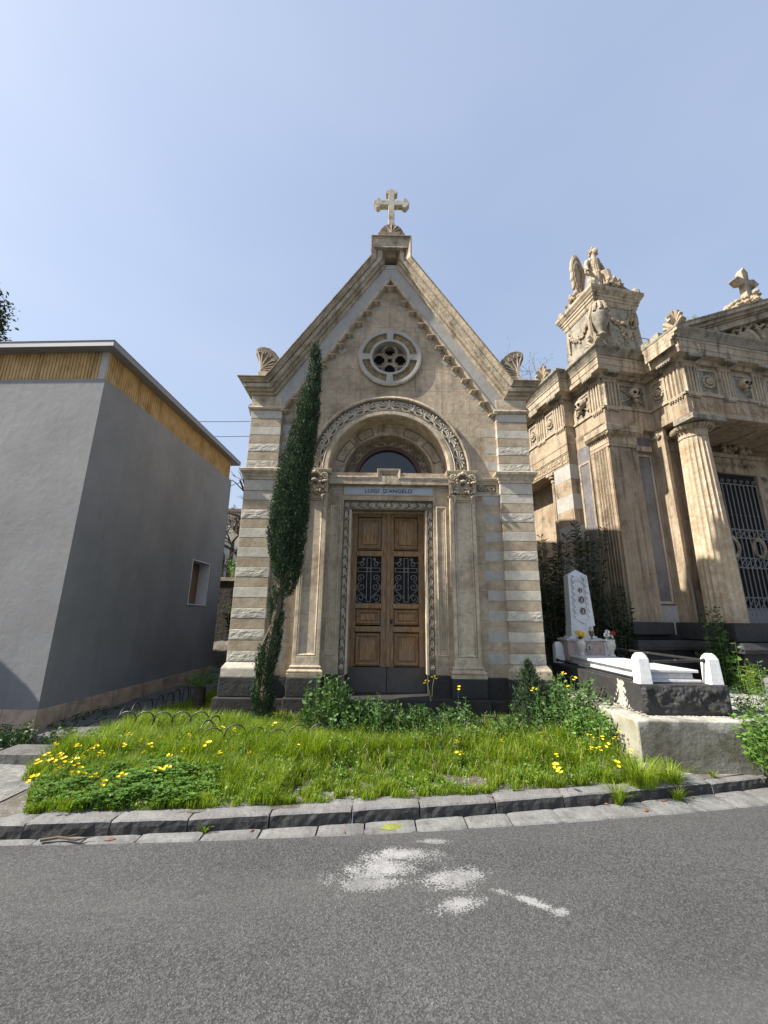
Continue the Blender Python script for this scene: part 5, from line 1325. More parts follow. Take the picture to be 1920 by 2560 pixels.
k = b.mix(b.math('MULTIPLY', b.ramp(b.noise(0.55, 3, 0.5, b.scaled((0.35, 2.2, 1))), [(0.45, 0.0), (0.62, 1.0)]), 0.30), k, (0.105, 0.104, 0.102))
ck = b.noise(0.9, 8, 0.62, b.scaled((0.5, 2.2, 1)), 0.8); ck = b.math('ABSOLUTE', b.math('SUBTRACT', ck, 0.5))
k = b.mix(b.math('MULTIPLY', b.math('MULTIPLY', b.ramp(ck, [(0.0, 1.0), (0.006, 0.0)]), b.ramp(b.noise(0.8, 2), [(0.5, 0.0), (0.6, 1.0)])), 0.7), k, (0.03, 0.03, 0.03))
vs_ = b.n('ShaderNodeTexVoronoi'); vs_.inputs['Scale'].default_value = 2.3; b.l(b.co, vs_.inputs[0]); k = b.mix(b.ramp(vs_.outputs['Distance'], [(0.035, 0.6), (0.06, 0.0)]), k, (0.05, 0.05, 0.05))
n = b.bump(v.outputs['Distance'], 0.4, 0.006); n = b.bump(b.noise(230, 2, 0.6), 0.4, 0.003, n); n = b.bump(b.noise(4, 5, 0.6), 0.2, 0.03, n)
M['asphalt'] = b.fin(k, 0.85, n, 0.35)
rows = []
def gw(x): return max(0.10, min(0.36, 0.20+0.036*x))
for x in xs:
    k_y = kerb_y(x)-gw(x); rows.append([(x, y, 0.0) for y in (-400, -60, -12, -4, -1, 1, 2, 3, k_y-0.02, k_y+0.03)])
mb = MB(); mb.skin(rows); tag(mb.build('road', M['asphalt']), kind='structure')
# far side of the road, behind the camera
mb = MB(); mb.box(-260, 260, -12.3, -6, -0.1, 0.12); tag(mb.build('pavement', M['basalt_light']), kind='structure')

# kerb stones and gutter stones, one structure each (rough basalt blocks)
def strip_blocks(mb, f0, f1, z0, z1, joints, jit, amp, mis=(0,), two=False):
    for a, c in zip(joints[:-1], joints[1:]):
        g = 0.006; a += g+random.random()*0.004; c -= g; nn_ = max(4, int((c-a)/0.05)); rows = []
        seed = random.random()*50; dz = random.uniform(-jit, jit); t0 = random.uniform(-1, 1)*jit*1.3
        mb.mi = random.choice(mis)
        for i in range(nn_+1):
            x = a+(c-a)*i/nn_; e = 0.012 if i in (0, nn_) else 0
            y0, y1 = f0(x), f1(x); tz = z1+dz+t0*((x-a)/(c-a)-0.5)-e*0.5
            def nn2(q, s): return nz(x*s+seed, q*3.1, seed, 1)*amp
            rows.append([(x, y0+0.004+nn2(0, 9), z0), (x, y0-0.004+nn2(1, 13), z0+(tz-z0)*0.35), (x, y0-0.002+nn2(2, 13), z0+(tz-z0)*0.7), (x, y0+0.004+nn2(3, 8)*0.6+e*0.4, tz-0.012), (x, y0+0.018, tz+nn2(4, 9)*0.25),
                         (x, (y0+y1)/2, tz+nn2(5, 9)*0.3), (x, y1-0.012, tz+nn2(6, 9)*0.3), (x, y1, tz-0.012), (x, y1, z0)])
        n9 = 9; o9 = len(mb.v); mb.skin(rows, True)
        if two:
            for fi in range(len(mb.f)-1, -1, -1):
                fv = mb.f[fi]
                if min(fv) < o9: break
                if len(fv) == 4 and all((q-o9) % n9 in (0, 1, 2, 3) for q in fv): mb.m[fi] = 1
kj = [-14]
while kj[-1] < -2.8: kj.append(kj[-1]+random.uniform(0.6, 0.75))
kj = [j for j in kj if j < -2.45]+[-2.12, -1.53, -0.89, -0.21, 0.38, 1.08, 1.75, 2.4, 3.42, 4.1]
while kj[-1] < 14: kj.append(kj[-1]+random.uniform(0.7, 1.0))
bl = stone('pale_worn_kerb', (0.34, 0.33, 0.30), dark=(0.10, 0.10, 0.10), stain=0.5, streak=0, sc1=9, bump=0.9, grain=40)
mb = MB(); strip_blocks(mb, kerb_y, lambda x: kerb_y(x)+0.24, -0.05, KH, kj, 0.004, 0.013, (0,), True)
kf = stone('dark_basalt_face', (0.052, 0.051, 0.050), dark=(0.02, 0.02, 0.02), stain=0.6, streak=0, sc1=12, bump=1.0, grain=26, speck=0.9)  # front faces of the kerb stones, darker than their tops
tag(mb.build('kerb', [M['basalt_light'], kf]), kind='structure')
gj = [-14.0]
while gj[-1] < 14: gj.append(gj[-1]+random.uniform(0.36, 0.50))
mb = MB(); strip_blocks(mb, lambda x: kerb_y(x)-gw(x), lambda x: kerb_y(x)-0.004, -0.08, 0.010, gj, 0.003, 0.003, (0, 1))
tag(mb.build('gutter', [M['basalt_light'], stone('grey_gutter_stone', (0.185, 0.185, 0.18), dark=(0.1, 0.1, 0.1), stain=0.4, streak=0, sc1=5, bump=0.7, grain=50)]), kind='structure')

# lime-spattered cement pavement by the grave, cracked paving of the side path
cem = stone('cement_paving', (0.30, 0.29, 0.26), dark=(0.12, 0.11, 0.09), stain=0.3, streak=0, sc1=2.5, bump=0.5, lichen=(0.62, 0.61, 0.57))
rows = []
for i in range(40):
    x = 2.45+i*0.28; k = kerb_y(x)+0.242; y1 = [k-0.01, k+0.05, k+0.10, k+0.15, k+0.35, k+0.6, k+0.9, k+1.3, k+1.8, k+2.6, k+3.6]
    if x < 2.95: y1 = [min(y, 6.6) for y in y1]
    rows.append([(x-0.25*sstep(0, 1.2, y-k)*(1 if i == 0 else 0), y, gh(x, y)+0.006) for y in y1])
mb = MB(); mb.skin(rows); tag(mb.build('pavement', cem), kind='structure')
pth = stone('dark_paving', (0.13, 0.127, 0.12), dark=(0.03, 0.032, 0.028), stain=0.7, streak=0, sc1=3.5, bump=0.9, joints=None)
mb = MB()
y = 5.95
random.seed(3)
while y < 13.4:
    d = random.uniform(0.45, 0.8); x = -4.62
    while x < -3.45:
        w_ = random.uniform(0.45, 0.8); x1 = min(x+w_, -3.42); z = gh(-4, y)+0.055+random.uniform(-0.008, 0.01)
        if x1-x > 0.12: mb.box(x+0.006, x1-0.006, y+0.006, y+d-0.006, -0.05, z, 0.006, 0.006)
        x = x1
        if x1 >= -3.43: break
    y += d
mb.box(-4.3, -3.15, 5.72, 5.94, -0.05, 0.215, 0.01, 0.01); mb.box(-3.1, -2.45, 5.80, 5.93, -0.05, 0.20, 0.01, 0.01)
mb.box(-4.25, -3.50, 5.05, 5.45, -0.05, 0.20, 0.012, 0.012)
mb.box(-5.6, -4.36, 5.30, 5.42, -0.05, 0.17, 0.01, 0.01)
tag(mb.build('path', pth), kind='structure')
mb = MB(); mb.smooth = False
rows = []
for i in range(30):
    x = -9+i*0.22; k = kerb_y(x)+0.242
    rows.append([(min(x, -2.9 + 0.0) , k+t, KH+0.002+0.010*nz(x, t, 0, 3)) for t in (0, 0.15, 0.35, 0.6, 0.9, 1.25)])
mb.skin(rows[:27]); tag(mb.build('pavement', stone('gravelly_cement', (0.17, 0.168, 0.16), dark=(0.06, 0.06, 0.055), stain=0.5, streak=0, sc1=4, bump=0.9, lichen=(0.27, 0.27, 0.26))), kind='structure')
random.seed(11)

# ------------------------------------------------------------------ hillside behind: retaining walls, white tomb, greenery
rubble = stone('dark_rubble', (0.10, 0.09, 0.075), dark=(0.02, 0.02, 0.018), stain=0.8, streak=0.3, sc1=4, bump=1.0, joints=(0.32, 0.19))
W1 = empty('retaining_wall', (-4.6, 13.6, 0.2), 0, 1, 'dark rubble retaining wall closing the gap behind the grey building and chapel', 'wall')
mb = MB(); mb.box(-8, 7.2, 0, 0.7, -0.3, 2.6); mb.build('wall_face', rubble, W1)
mb = MB(); mb.box(-8.05, 7.25, -0.05, 0.75, 2.602, 2.72); mb.build('coping', M['lime_trim'], W1)
W2 = empty('white_terrace_wall', (-8.5, 19.5, 2.9), 0, 1, 'pale terrace wall with a thin coping seen above the bushes in the gap', 'wall')
mb = MB(); mb.box(-3, 8, 0, 0.4, -0.3, 3.7); mb.build('wall_face', M['white_row'], W2); mb = MB(); mb.box(-3.1, 8.1, -0.12, 0.5, 3.702, 3.85); mb.build('coping', M['lime_dark'], W2)
W3 = empty('small_white_tomb', (-6.9, 17.0, 2.7), 0, 1, 'small white arched tomb half hidden by bare branches in the gap', 'tomb')
mb = MB(); plate(mb, [(-0.8, 0), (0.8, 0), (0.8, 1.4)] + arc(0, 1.4, 0.8, 0, PI, 14)[1:-1] + [(-0.8, 1.4)], [[(-0.5, 0.05), (0.5, 0.05), (0.5, 1.3)] + arc(0, 1.3, 0.5, 0, PI, 10)[1:-1] + [(-0.5, 1.3)]], 0, 1.2); mb.build('arch_wall', M['white_marble'], W3)
mb = MB(); mb.box(-0.55, 0.55, 0.8, 0.9, 0, 1.9); mb.build('recess', M['dark_panel'], W3)

# ------------------------------------------------------------------ overhead wires
wm = plain('wire_grey', (0.12, 0.12, 0.125), 0.6)
def wire(p0, p1, sag, r, label, name='overhead_wire', grp=None):
    pts = []; p0 = Vector(p0); p1 = Vector(p1)
    for i in range(25):
        t = i/24; q = p0.lerp(p1, t)-p0; q.z -= sag*4*t*(1-t); pts.append(q)
    mb = MB(); mb.tube(pts, r, 5); o = mb.build(name, wm); o.location = p0; return tag(o, label, 'wire', grp)
def dirp(az, el, d): a, e = R(az), R(el); return (d*math.sin(a), d*math.cos(a), 1.7+d*math.tan(e))
wire(dirp(-33, 23.0, 16), dirp(-8, 27.5, 16), 0.25, 0.012, 'upper grey wire crossing the sky between the grey roof and the chapel', grp='wires left of the chapel')
wire(dirp(-33, 21.2, 16), dirp(-8, 25.4, 16), 0.22, 0.012, 'lower grey wire crossing the sky between the grey roof and the chapel', grp='wires left of the chapel')
a = TM @ Vector((1.6, 1.0, 8.35)); c = TM @ Vector((8.0, 1.4, 9.9))
wire(a, c, 0.1, 0.010, 'upper cable running up behind the pediment of the temple tomb', grp='cables on the temple roof')
a2 = TM @ Vector((1.0, -0.2, 8.0)); c2 = TM @ Vector((8.0, 1.2, 9.75)); wire(a2, c2, 0.1, 0.010, 'lower cable starting at the roof sarcophagus and rising to the pediment', grp='cables on the temple roof')

# ------------------------------------------------------------------ hoop edging
hm = plain('dark_green_hoop', (0.05, 0.055, 0.05), 0.5, 0.5)
def hoop(w_=0.25, h=0.35):
    mb = MB(); mb.tube([(-w_/2, 0, -0.05), (-w_/2, 0, h-w_/2)] + [(-w_/2*math.cos(a), 0, h-w_/2+w_/2*math.sin(a)) for a in [PI*i/12 for i in range(1, 12)]] + [(w_/2, 0, h-w_/2), (w_/2, 0, -0.05)], 0.0085, 7)
    return mb.build('wire_hoop', hm)
hp = hoop(); first = True
def put_hoop(x, y, rz, z, label, grp):
    global first
    o = hp if first else hp.copy()
    if not first: col.objects.link(o)
    first = False; o.location = (x, y, z); o.rotation_euler = (random.uniform(-0.08, 0.08), 0, rz)
    tag(o, label, 'hoop', grp)
for i in range(5): put_hoop(-3.30+i*0.235, 5.955+0.01*i, 0.05, 0.11, 'wire hoop in the front row of the fenced grass between path and chapel', 'front row of hoops by the path')
for i in range(9): put_hoop(-3.43+0.005*i, 6.1+i*0.30, PI/2+0.05, 0.13, 'wire hoop in the row running back along the dark path', 'row of hoops along the path')
for i in range(2): put_hoop(-2.10+0.03*i, 5.80-0.24*i, PI/2-0.3, 0.10, 'wire hoop in the short row before the left plinth of the chapel', 'short row of hoops by the plinth')
for i in range(6): put_hoop(-1.95+i*0.25, 5.42+0.02*i+0.02*math.sin(i), 0.1, 0.06+0.03*math.sin(i*1.7), 'wire hoop half sunk in the tall grass in front of the chapel', 'hoops in the tall grass')
for i in range(6): put_hoop(1.20+i*0.25, 5.72+0.02*i, 0.05, 0.10+0.03*math.sin(i*2.1), 'wire hoop half buried in the weeds before the right pier', 'hoops in the weeds on the right')
# ------------------------------------------------------------------ white marble grave on its basalt and concrete base
GS = 0.981; B0 = Vector((3.6, 6.4, 0.12))
GR = empty('marble_grave', (B0.x*GS, B0.y*GS, 1.7-(1.7-B0.z)*GS), 0, GS, 'white marble grave with obelisk headstone on a black basalt and rough concrete base', 'grave')
def gbuild(mb, name, mat, parent=None, bevel=0.0, seg=1):
    mb.v = [(x-B0.x, y-B0.y, z-B0.z) for x, y, z in mb.v]; return mb.build(name, mat, GR if parent is None else parent, bevel, seg)
b = NB('rough_concrete')
g = b.n('ShaderNodeNewGeometry'); 
k = b.ramp(b.noise(1.7, 7, 0.7), [(0.3, (0.085, 0.082, 0.06)), (0.5, (0.17, 0.167, 0.14)), (0.7, (0.26, 0.26, 0.235))])
k = b.mix(b.ramp(b.noise(2.2, 6, 0.7, b.scaled((1, 1, 1.6))), [(0.50, 0), (0.68, 0.75)]), k, (0.07, 0.066, 0.028))
xx = b.sep(); lim = b.math('ADD', b.math('MULTIPLY', xx[2], 1.0), b.math('MULTIPLY', b.noise(4, 5), 0.5))
side = b.ramp(xx[0], [(0.0, 1.0), (0.001, 1.0)])
sun_side = b.math('LESS_THAN', xx[0], -0.655)
k = b.mix(b.math('MULTIPLY', sun_side, 0.8), k, b.ramp(b.noise(3, 5), [(0.35, (0.28, 0.265, 0.18)), (0.6, (0.40, 0.385, 0.31))]))  # sunlight on the left face painted in as a paler, yellowish colour
k = b.mix(b.ramp(lim, [(0.66, 0.0), (0.76, 0.85)]), k, (0.44, 0.425, 0.38))
conc = b.fin(k, 0.9, b.bump(b.noise(9, 6, 0.7), 0.6, 0.03), 0.2)
mb = MB(); mb.box(2.93, 4.95, 5.05, 8.05, 0.0, 0.605); gbuild(mb, 'concrete_base', conc, None, 0.015, 2)
mb = MB()
def rough_box_face(mb, x0, x1, y, z0, z1, amp, seed):
    nx = 46; nzz = 14; rows = []
    for j in range(nzz+1):
        z = z0+(z1-z0)*j/nzz; r = []
        for i in range(nx+1):
            x = x0+(x1-x0)*i/nx; e = min(1, min(j, nzz-j)/2)*min(1, min(i, nx-i)/2)
            d = (nz(x+seed, z*1.2, 1, 4)*0.6+nz(x, z, 5, 11)*0.5+nz(x, z, 9, 26)*0.25+0.3)*amp*e
            r.append((x, y-d, z))
        rows.append(r)
    mb.skin(rows)
mb.box(3.18, 4.26, 5.32, 7.95, 0.606, 0.95); rough_box_face(mb, 3.182, 4.258, 5.319, 0.61, 0.945, 0.075, 3)
bg_ = stone('basalt_slab', (0.038, 0.037, 0.037), dark=(0.02, 0.02, 0.02), stain=0.3, streak=0, sc1=3, bump=0.7, grain=30, rough=0.65, speck=0.4, lichen=(0.058, 0.057, 0.057))
gbuild(mb, 'basalt_slab', bg_, None, 0.006)
# lime runs on the slab
mb = MB()
for i in range(150):
    t = random.random(); y = 5.75+random.gauss(0, 0.035)*(1+t*0.6); z = 0.94-0.31*t; mb.ball((3.178, y, z), random.uniform(0.006, 0.018), 5, 4, (0.10, 1, 1.6))
for i in range(260):
    y = random.uniform(5.25, 7.2); mb.ball((3.178-random.random()*0.02, y, 0.607+abs(random.gauss(0, 0.02))), random.uniform(0.005, 0.014), 5, 4, (0.8, 2.0, 0.2))
for i in range(120): mb.ball((random.uniform(3.1, 4.3), 5.30-random.random()*0.05, 0.608), random.uniform(0.005, 0.013), 5, 4, (1.6, 0.8, 0.4))
gbuild(mb, 'lime_splashes', M['white_row'])
mb = MB(); mb.box(3.36, 4.08, 5.50, 7.95, 0.953, 0.985); mb.box(3.42, 4.02, 5.56, 7.85, 0.986, 1.065); gbuild(mb, 'marble_plinth', M['white_marble'], None, 0.004)
mb = MB(); mb.box(3.37, 4.06, 5.50, 7.62, 1.067, 1.102); gbuild(mb, 'marble_lid', M['white_marble'], None, 0.006, 2)
mb = MB()
for r_i in range(9):
    y = 5.85+r_i*0.075; x = 3.55
    while x < 3.92:
        w_ = random.uniform(0.012, 0.05); mb.box(x, x+w_, y, y+0.016, 1.101, 1.1035); x += w_+0.014
gbuild(mb, 'faint_inscription', plain('faint_letters', (0.50, 0.50, 0.50), 0.6))
pink = stone('pink_breccia_marble', (0.45, 0.37, 0.33), dark=(0.24, 0.2, 0.19), stain=0.7, streak=0, sc1=14, bump=0.05, warm=(0.34, 0.24, 0.21), rough=0.4)
mb = MB(); mb.box(3.36, 4.02, 7.62, 8.0, 1.0, 1.335); gbuild(mb, 'pedestal', pink, None, 0.004)
mb = MB(); mb.sweep_xy([(-0.3, 1.337), (0.0, 1.337), (0.015, 1.35), (0.02, 1.372), (-0.3, 1.375)], [(3.35, 8.0), (3.35, 7.61), (4.03, 7.61), (4.03, 8.0)]); mb.box(3.38, 4.0, 7.65, 7.98, 1.34, 1.385); mb.box(3.44, 3.95, 7.68, 7.96, 1.386, 1.42, 0.02, 0.02); gbuild(mb, 'pedestal_cap', M['white_carved'])
mb = MB(); mb.box(3.485, 3.90, 7.70, 7.95, 1.421, 1.60, 0.008, 0.008)
v = [(3.50, 7.71, 1.60), (3.89, 7.71, 1.60), (3.89, 7.93, 1.60), (3.50, 7.93, 1.60), (3.535, 7.73, 2.51), (3.905-0.0, 7.73, 2.51), (3.905, 7.92, 2.51), (3.535, 7.92, 2.51), (3.725, 7.82, 2.63)]
v[5] = (3.895, 7.73, 2.51); v[6] = (3.895, 7.92, 2.51); v[1] = (3.935, 7.71, 1.60); v[2] = (3.935, 7.93, 1.60)
v[0] = (3.50, 7.71, 1.60)
mb.add(v, [(0, 1, 5, 4), (1, 2, 6, 5), (2, 3, 7, 6), (3, 0, 4, 7), (4, 5, 8), (5, 6, 8), (6, 7, 8), (7, 4, 8)])
gbuild(mb, 'obelisk', M['white_carved'], None, 0.003)
mb = MB(); yf = 7.715
for q in (-1, 1):
    for k in range(7):
        z = 1.72+k*0.11; x = 3.72+q*0.115*(1-0.03*k)
        mb.tube([(x, yf, z), (x+q*0.03, yf-0.014, z+0.05), (x-q*0.02, yf-0.012, z+0.10), (x+q*0.02, yf-0.002, z+0.14)], [0.012, 0.026, 0.020, 0.006], 6)
mb.tube([(3.60, yf, 1.72), (3.72, yf-0.02, 1.66), (3.85, yf, 1.72)], [0.012, 0.03, 0.012], 6)
mb.tube([(3.63, yf, 2.38), (3.72, yf-0.01, 2.43), (3.82, yf, 2.38)], [0.01, 0.022, 0.01], 6)
gbuild(mb, 'carved_relief', M['white_carved'])
dk = plain('photo_dark', (0.03, 0.03, 0.03), 0.3); fc = plain('photo_pale', (0.42, 0.41, 0.40), 0.4); rim = plain('medallion_rim', (0.32, 0.29, 0.25), 0.35, 0.5)
for cx, cz, r, y in ((3.725, 2.235, 0.035, yf-0.012), (3.73, 2.065, 0.05, yf-0.014), (3.735, 1.86, 0.05, yf-0.016), (3.73, 1.23, 0.055, 7.605)):
    me_ = empty('portrait_medallion', (0, 0, 0)); me_.parent = GR
    def disc(rx, rz, y0, y1, ox=0, oz=0): return [(cx+ox+rx*math.cos(2*PI*i/20), cz+oz+rz*math.sin(2*PI*i/20)) for i in range(20)], y0, y1
    mb = MB(); mb.prism(*disc(r, r*1.3, y-0.012, y+0.01)); gbuild(mb, 'rim', rim, me_)
    mb = MB(); mb.prism(*disc(r*0.82, r*1.1, y-0.014, y)); gbuild(mb, 'portrait_ground', dk if cz > 1.5 else fc, me_)
    mb = MB(); mb.prism(*disc(r*0.27, r*0.36, y-0.0155, y, 0, r*0.25)); mb.prism([(cx-r*0.45, cz-r*0.7), (cx+r*0.45, cz-r*0.7), (cx+r*0.2, cz-r*0.15), (cx-r*0.2, cz-r*0.15)], y-0.0152, y); gbuild(mb, 'portrait_figure', fc if cz > 1.5 else dk, me_)
# posts and rails of the enclosure
posts = [(3.29, 5.43, 0.951), (4.17, 5.43, 0.951), (3.28, 7.85, 0.951), (4.17, 7.85, 0.951)]
cp_ = stone('whitewashed_post', (0.80, 0.80, 0.79), dark=(0.55, 0.54, 0.52), stain=0.2, streak=0.1, sc1=5, bump=0.15, warm=(0.72, 0.72, 0.71), var=0.04, rough=0.6, speck=0.1)
for px_, py_, pz in posts:
    mb = MB(); w_ = 0.085; d_ = 0.075; h_ = 0.36; c = 0.05
    def octo(w, d, c): return [(-w+c, -d), (w-c, -d), (w, -d+c), (w, d-c), (w-c, d), (-w+c, d), (-w, d-c), (-w, -d+c)]
    rows = [[(px_+x, py_+y, pz+z) for x, y in octo(w_*s_, d_*s_, c_)] for z, s_, c_ in ((0, 1.0, 0.012), (h_-0.07, 0.92, 0.018), (h_-0.03, 0.80, 0.03), (h_, 0.52, 0.03))]
    mb.skin(rows, True); gbuild(mb, 'corner_post', cp_)
mb = MB()
def rail(p0, p1, s=0.22):
    p0, p1 = Vector(p0), Vector(p1); mb.tube([p0, p1], 0.017, 8); mb.ball(p0, 0.03, 8, 6); mb.ball(p1, 0.03, 8, 6)
    for k in (0.5,): q = p0.lerp(p1, k); mb.ball(q, 0.026, 8, 6)
rail((3.37, 5.42, 1.205), (4.09, 5.42, 1.225)); rail((3.22, 5.50, 1.0), (3.22, 7.78, 1.0)); rail((4.17, 5.50, 1.22), (4.17, 7.78, 1.22)); gbuild(mb, 'iron_rail', M['iron'])

# things standing on the grave
def at_g(x, y, z): return Vector((x*GS, y*GS, 1.7-(1.7-z)*GS))
vm = stone('vase_marble', (0.52, 0.51, 0.47), dark=(0.28, 0.27, 0.24), stain=0.5, streak=0.2, sc1=8, bump=0.2, rough=0.5)
gm = leafmat('cut_flower_leaf', (0.03, 0.07, 0.02), (0.06, 0.13, 0.03), 0.2)
def vase(x, label):
    V = empty('flower_vase', at_g(x, 7.42, 1.102), 0, 1, label, 'vase', 'marble vases at the foot of the headstone')
    mb = MB(); mb.smooth = True
    mb.lathe([(0.001, 0), (0.055, 0.0), (0.058, 0.02), (0.035, 0.045), (0.038, 0.07), (0.068, 0.13), (0.078, 0.185), (0.066, 0.235), (0.055, 0.25), (0.066, 0.265), (0.066, 0.272), (0.05, 0.268), (0.045, 0.2), (0.001, 0.19)], (0, 0, 0), 20)
    mb.build('vase_body', vm, V); return V
vase(3.50, 'pale marble vase with yellow flowers before the headstone'); vase(4.02, 'pale marble vase with white and red flowers before the headstone')
def bouquet(x, label, heads, name='cut_flowers'):
    Bq = empty(name, at_g(x, 7.42, 1.102)+Vector((0, 0, 0.2)), 0, 1, label, 'flowers')
    mb = MB()
    for hx_, hy_, hz_, r, m_i in heads:
        mb.tube([(0.01*random.uniform(-1, 1), 0, 0), (hx_*0.5, hy_*0.5, hz_*0.6), (hx_, hy_, hz_)], 0.004, 4)
    for i in range(26):
        a = random.uniform(0, 2*PI); e = random.uniform(0.2, 1.3); L = random.uniform(0.06, 0.15); d = Vector((math.cos(a)*math.cos(e), math.sin(a)*math.cos(e), math.sin(e)))
        p = Vector((0, 0, 0.06)); q = p+d*L; s_ = d.cross(Vector((0, 0, 1))).normalized()*0.014
        mb.add([p, p+d*L*0.5+s_, q, p+d*L*0.5-s_], [(0, 1, 2, 3)])
    mb.build('stems', gm, Bq)
    for m_i in sorted(set(h[4] for h in heads)):
        mt = plain('petals_'+m_i, {'yellow': (0.80, 0.55, 0.03), 'white': (0.82, 0.82, 0.76), 'red': (0.55, 0.02, 0.03)}[m_i], 0.6)
        for h in [h for h in heads if h[4] == m_i]:
            mb = MB(); c = Vector(h[:3]); r = h[3]
            for k in range(34):
                z_ = 1-2*(k+0.5)/34; a = k*2.39996; d = Vector((math.sqrt(1-z_*z_)*math.cos(a), math.sqrt(1-z_*z_)*math.sin(a), z_)); s_ = d.orthogonal().normalized(); t_ = d.cross(s_)
                p = c+d*r*0.35; q = c+d*r+Vector((0, 0, -0.1*r)); w_ = r*0.22
                mb.add([p, p.lerp(q, .55)+s_*w_, q, p.lerp(q, .55)-s_*w_, p.lerp(q, .6)+t_*w_*0.4], [(0, 1, 4), (1, 2, 4), (2, 3, 4), (3, 0, 4)])
            mb.build('flower_head', mt, Bq)
bouquet(3.50, 'bunch of yellow flowers in the left marble vase', [(-0.04, -0.02, 0.16, 0.05, 'yellow'), (0.04, -0.03, 0.14, 0.055, 'yellow'), (0.0, 0.0, 0.20, 0.045, 'yellow'), (-0.07, 0, 0.20, 0.035, 'yellow'), (0.075, 0.01, 0.17, 0.04, 'yellow'), (0.02, -0.03, 0.09, 0.03, 'white')])
bouquet(4.02, 'bunch of white chrysanthemums with one red bloom in the right marble vase', [(-0.06, -0.02, 0.15, 0.055, 'white'), (-0.05, -0.03, 0.07, 0.05, 'white'), (0.0, -0.03, 0.12, 0.045, 'white'), (-0.03, 0, 0.20, 0.045, 'white'), (0.06, -0.01, 0.18, 0.042, 'red'), (0.03, -0.03, 0.06, 0.035, 'white')])
LN = empty('grave_lantern', at_g(3.77, 7.55, 1.375), 0, 1, 'small bronze votive light with glass dome at the foot of the obelisk', 'lantern')
mb = MB(); mb.lathe([(0.001, 0), (0.03, 0), (0.01, 0.02), (0.012, 0.04), (0.035, 0.07), (0.045, 0.13), (0.04, 0.135), (0.001, 0.13)], (0, 0, 0), 12); mb.build('holder', plain('aged_bronze', (0.16, 0.11, 0.05), 0.5, 0.7), LN)
mb = MB(); mb.smooth = True; mb.lathe([(0.036, 0.135), (0.036, 0.17), (0.022, 0.205), (0.001, 0.22)], (0, 0, 0), 12); mb.build('glass_dome', plain('milky_glass', (0.35, 0.34, 0.33), 0.15), LN)
# ------------------------------------------------------------------ plants
G1 = leafmat('grass_blade', (0.13, 0.20, 0.012), (0.30, 0.40, 0.028), 0.5, dry=(0.36, 0.33, 0.14))
CL = leafmat('clover_leaf', (0.075, 0.165, 0.03), (0.16, 0.29, 0.055), 0.35)
NT = leafmat('nettle_leaf', (0.035, 0.085, 0.02), (0.10, 0.19, 0.05), 0.3)
CY = leafmat('cypress_foliage', (0.014, 0.032, 0.014), (0.055, 0.098, 0.045), 0.1, 0.7, dry=(0.13, 0.10, 0.055))
OL = leafmat('oleander_leaf', (0.018, 0.035, 0.014), (0.045, 0.075, 0.028), 0.15, 0.4)
IV = leafmat('ivy_leaf', (0.02, 0.05, 0.014), (0.06, 0.12, 0.03), 0.2, 0.45)
BK = plain('bark', (0.11, 0.085, 0.06), 0.9, bump=0.8, scale=30)
STM = plain('green_stem', (0.10, 0.16, 0.04), 0.6)

def tri_lawn(x, y):
    """1 inside the planted bed"""
    k = kerb_y(x)+0.17
    if y < k+0.03*nz(x, 0, 0, 5): return 0
    if x < -3.5 or x > 2.95: return 0
    if x < -2.9 and y < 4.6 and y < 3.9+(-2.9-x)*1.6: return 0
    if y > 5.2:
        if x < -3.4: return 0
        if y > 5.75 and y < 5.96 and x < -2.45: return 0
    if y > 4.75 and x > 2.72 + 0.15*nz(y, 0, 0, 3): return 0
    if y < 4.75 and x > 2.5 and y > kerb_y(x)+0.5: return 0
    if y > 6.45 and -2.45 < x < 2.6: return 0
    if y > 6.05 and abs(x-0.135) < 0.95: return 0
    if y > 11.0: return 0
    return 1
def grass_verts(N, xr, yr, inside, hfun, wfun, seed, z0):
    r = np.random.default_rng(seed); V = []; F = []
    P = []
    while len(P) < N:
        x, y = r.uniform(*xr), r.uniform(*yr); t = inside(x, y)
        if t and r.random() < t: P.append((x, y))
    P = np.array(P); n = len(P)
    h = np.array([hfun(x, y) for x, y in P])*r.uniform(0.55, 1.25, n); az = r.uniform(0, 2*PI, n); lean = r.uniform(0.1, 0.75, n)*h
    wd = wfun*r.uniform(0.7, 1.3, n); zz = np.array([z0(x, y) for x, y in P])
    ld = r.uniform(0, 2*PI, n); dx, dy = np.cos(ld), np.sin(ld); px, py = -dy, dx
    vs = []
    for t, wk in ((0, 1.0), (0.45, 0.85), (0.8, 0.5)):
        cx = P[:, 0]+dx*lean*t*t; cy = P[:, 1]+dy*lean*t*t; cz = zz+h*t*(1-0.12*t)
        for s in (-1, 1): vs.append(np.stack([cx+px*wd*wk*s/2, cy+py*wd*wk*s/2, cz], 1))
    vs.append(np.stack([P[:, 0]+dx*lean, P[:, 1]+dy*lean, zz+h*0.86], 1))
    V = np.stack(vs, 1).reshape(-1, 3); b0 = np.arange(n)*7
    tr = []
    for a, c, d in ((0, 1, 3), (0, 3, 2), (2, 3, 5), (2, 5, 4), (4, 5, 6)): tr.append(np.stack([b0+a, b0+c, b0+d], 1))
    return V, np.concatenate(tr)
def hlawn(x, y):
    k = y-kerb_y(x)-0.2; h = 0.055+0.12*sstep(0.0, 1.0, k)+0.10*(nz(x, y, 3, 1.7)+0.4)+0.06*nz(x, y, 9, 6)
    if y > 5.0: h += 0.07
    if -0.9 < x < 1.1 and k < 0.9: h *= 0.62
    if x < -1.5 and k < 0.5: h *= 0.9
    return max(0.03, h)
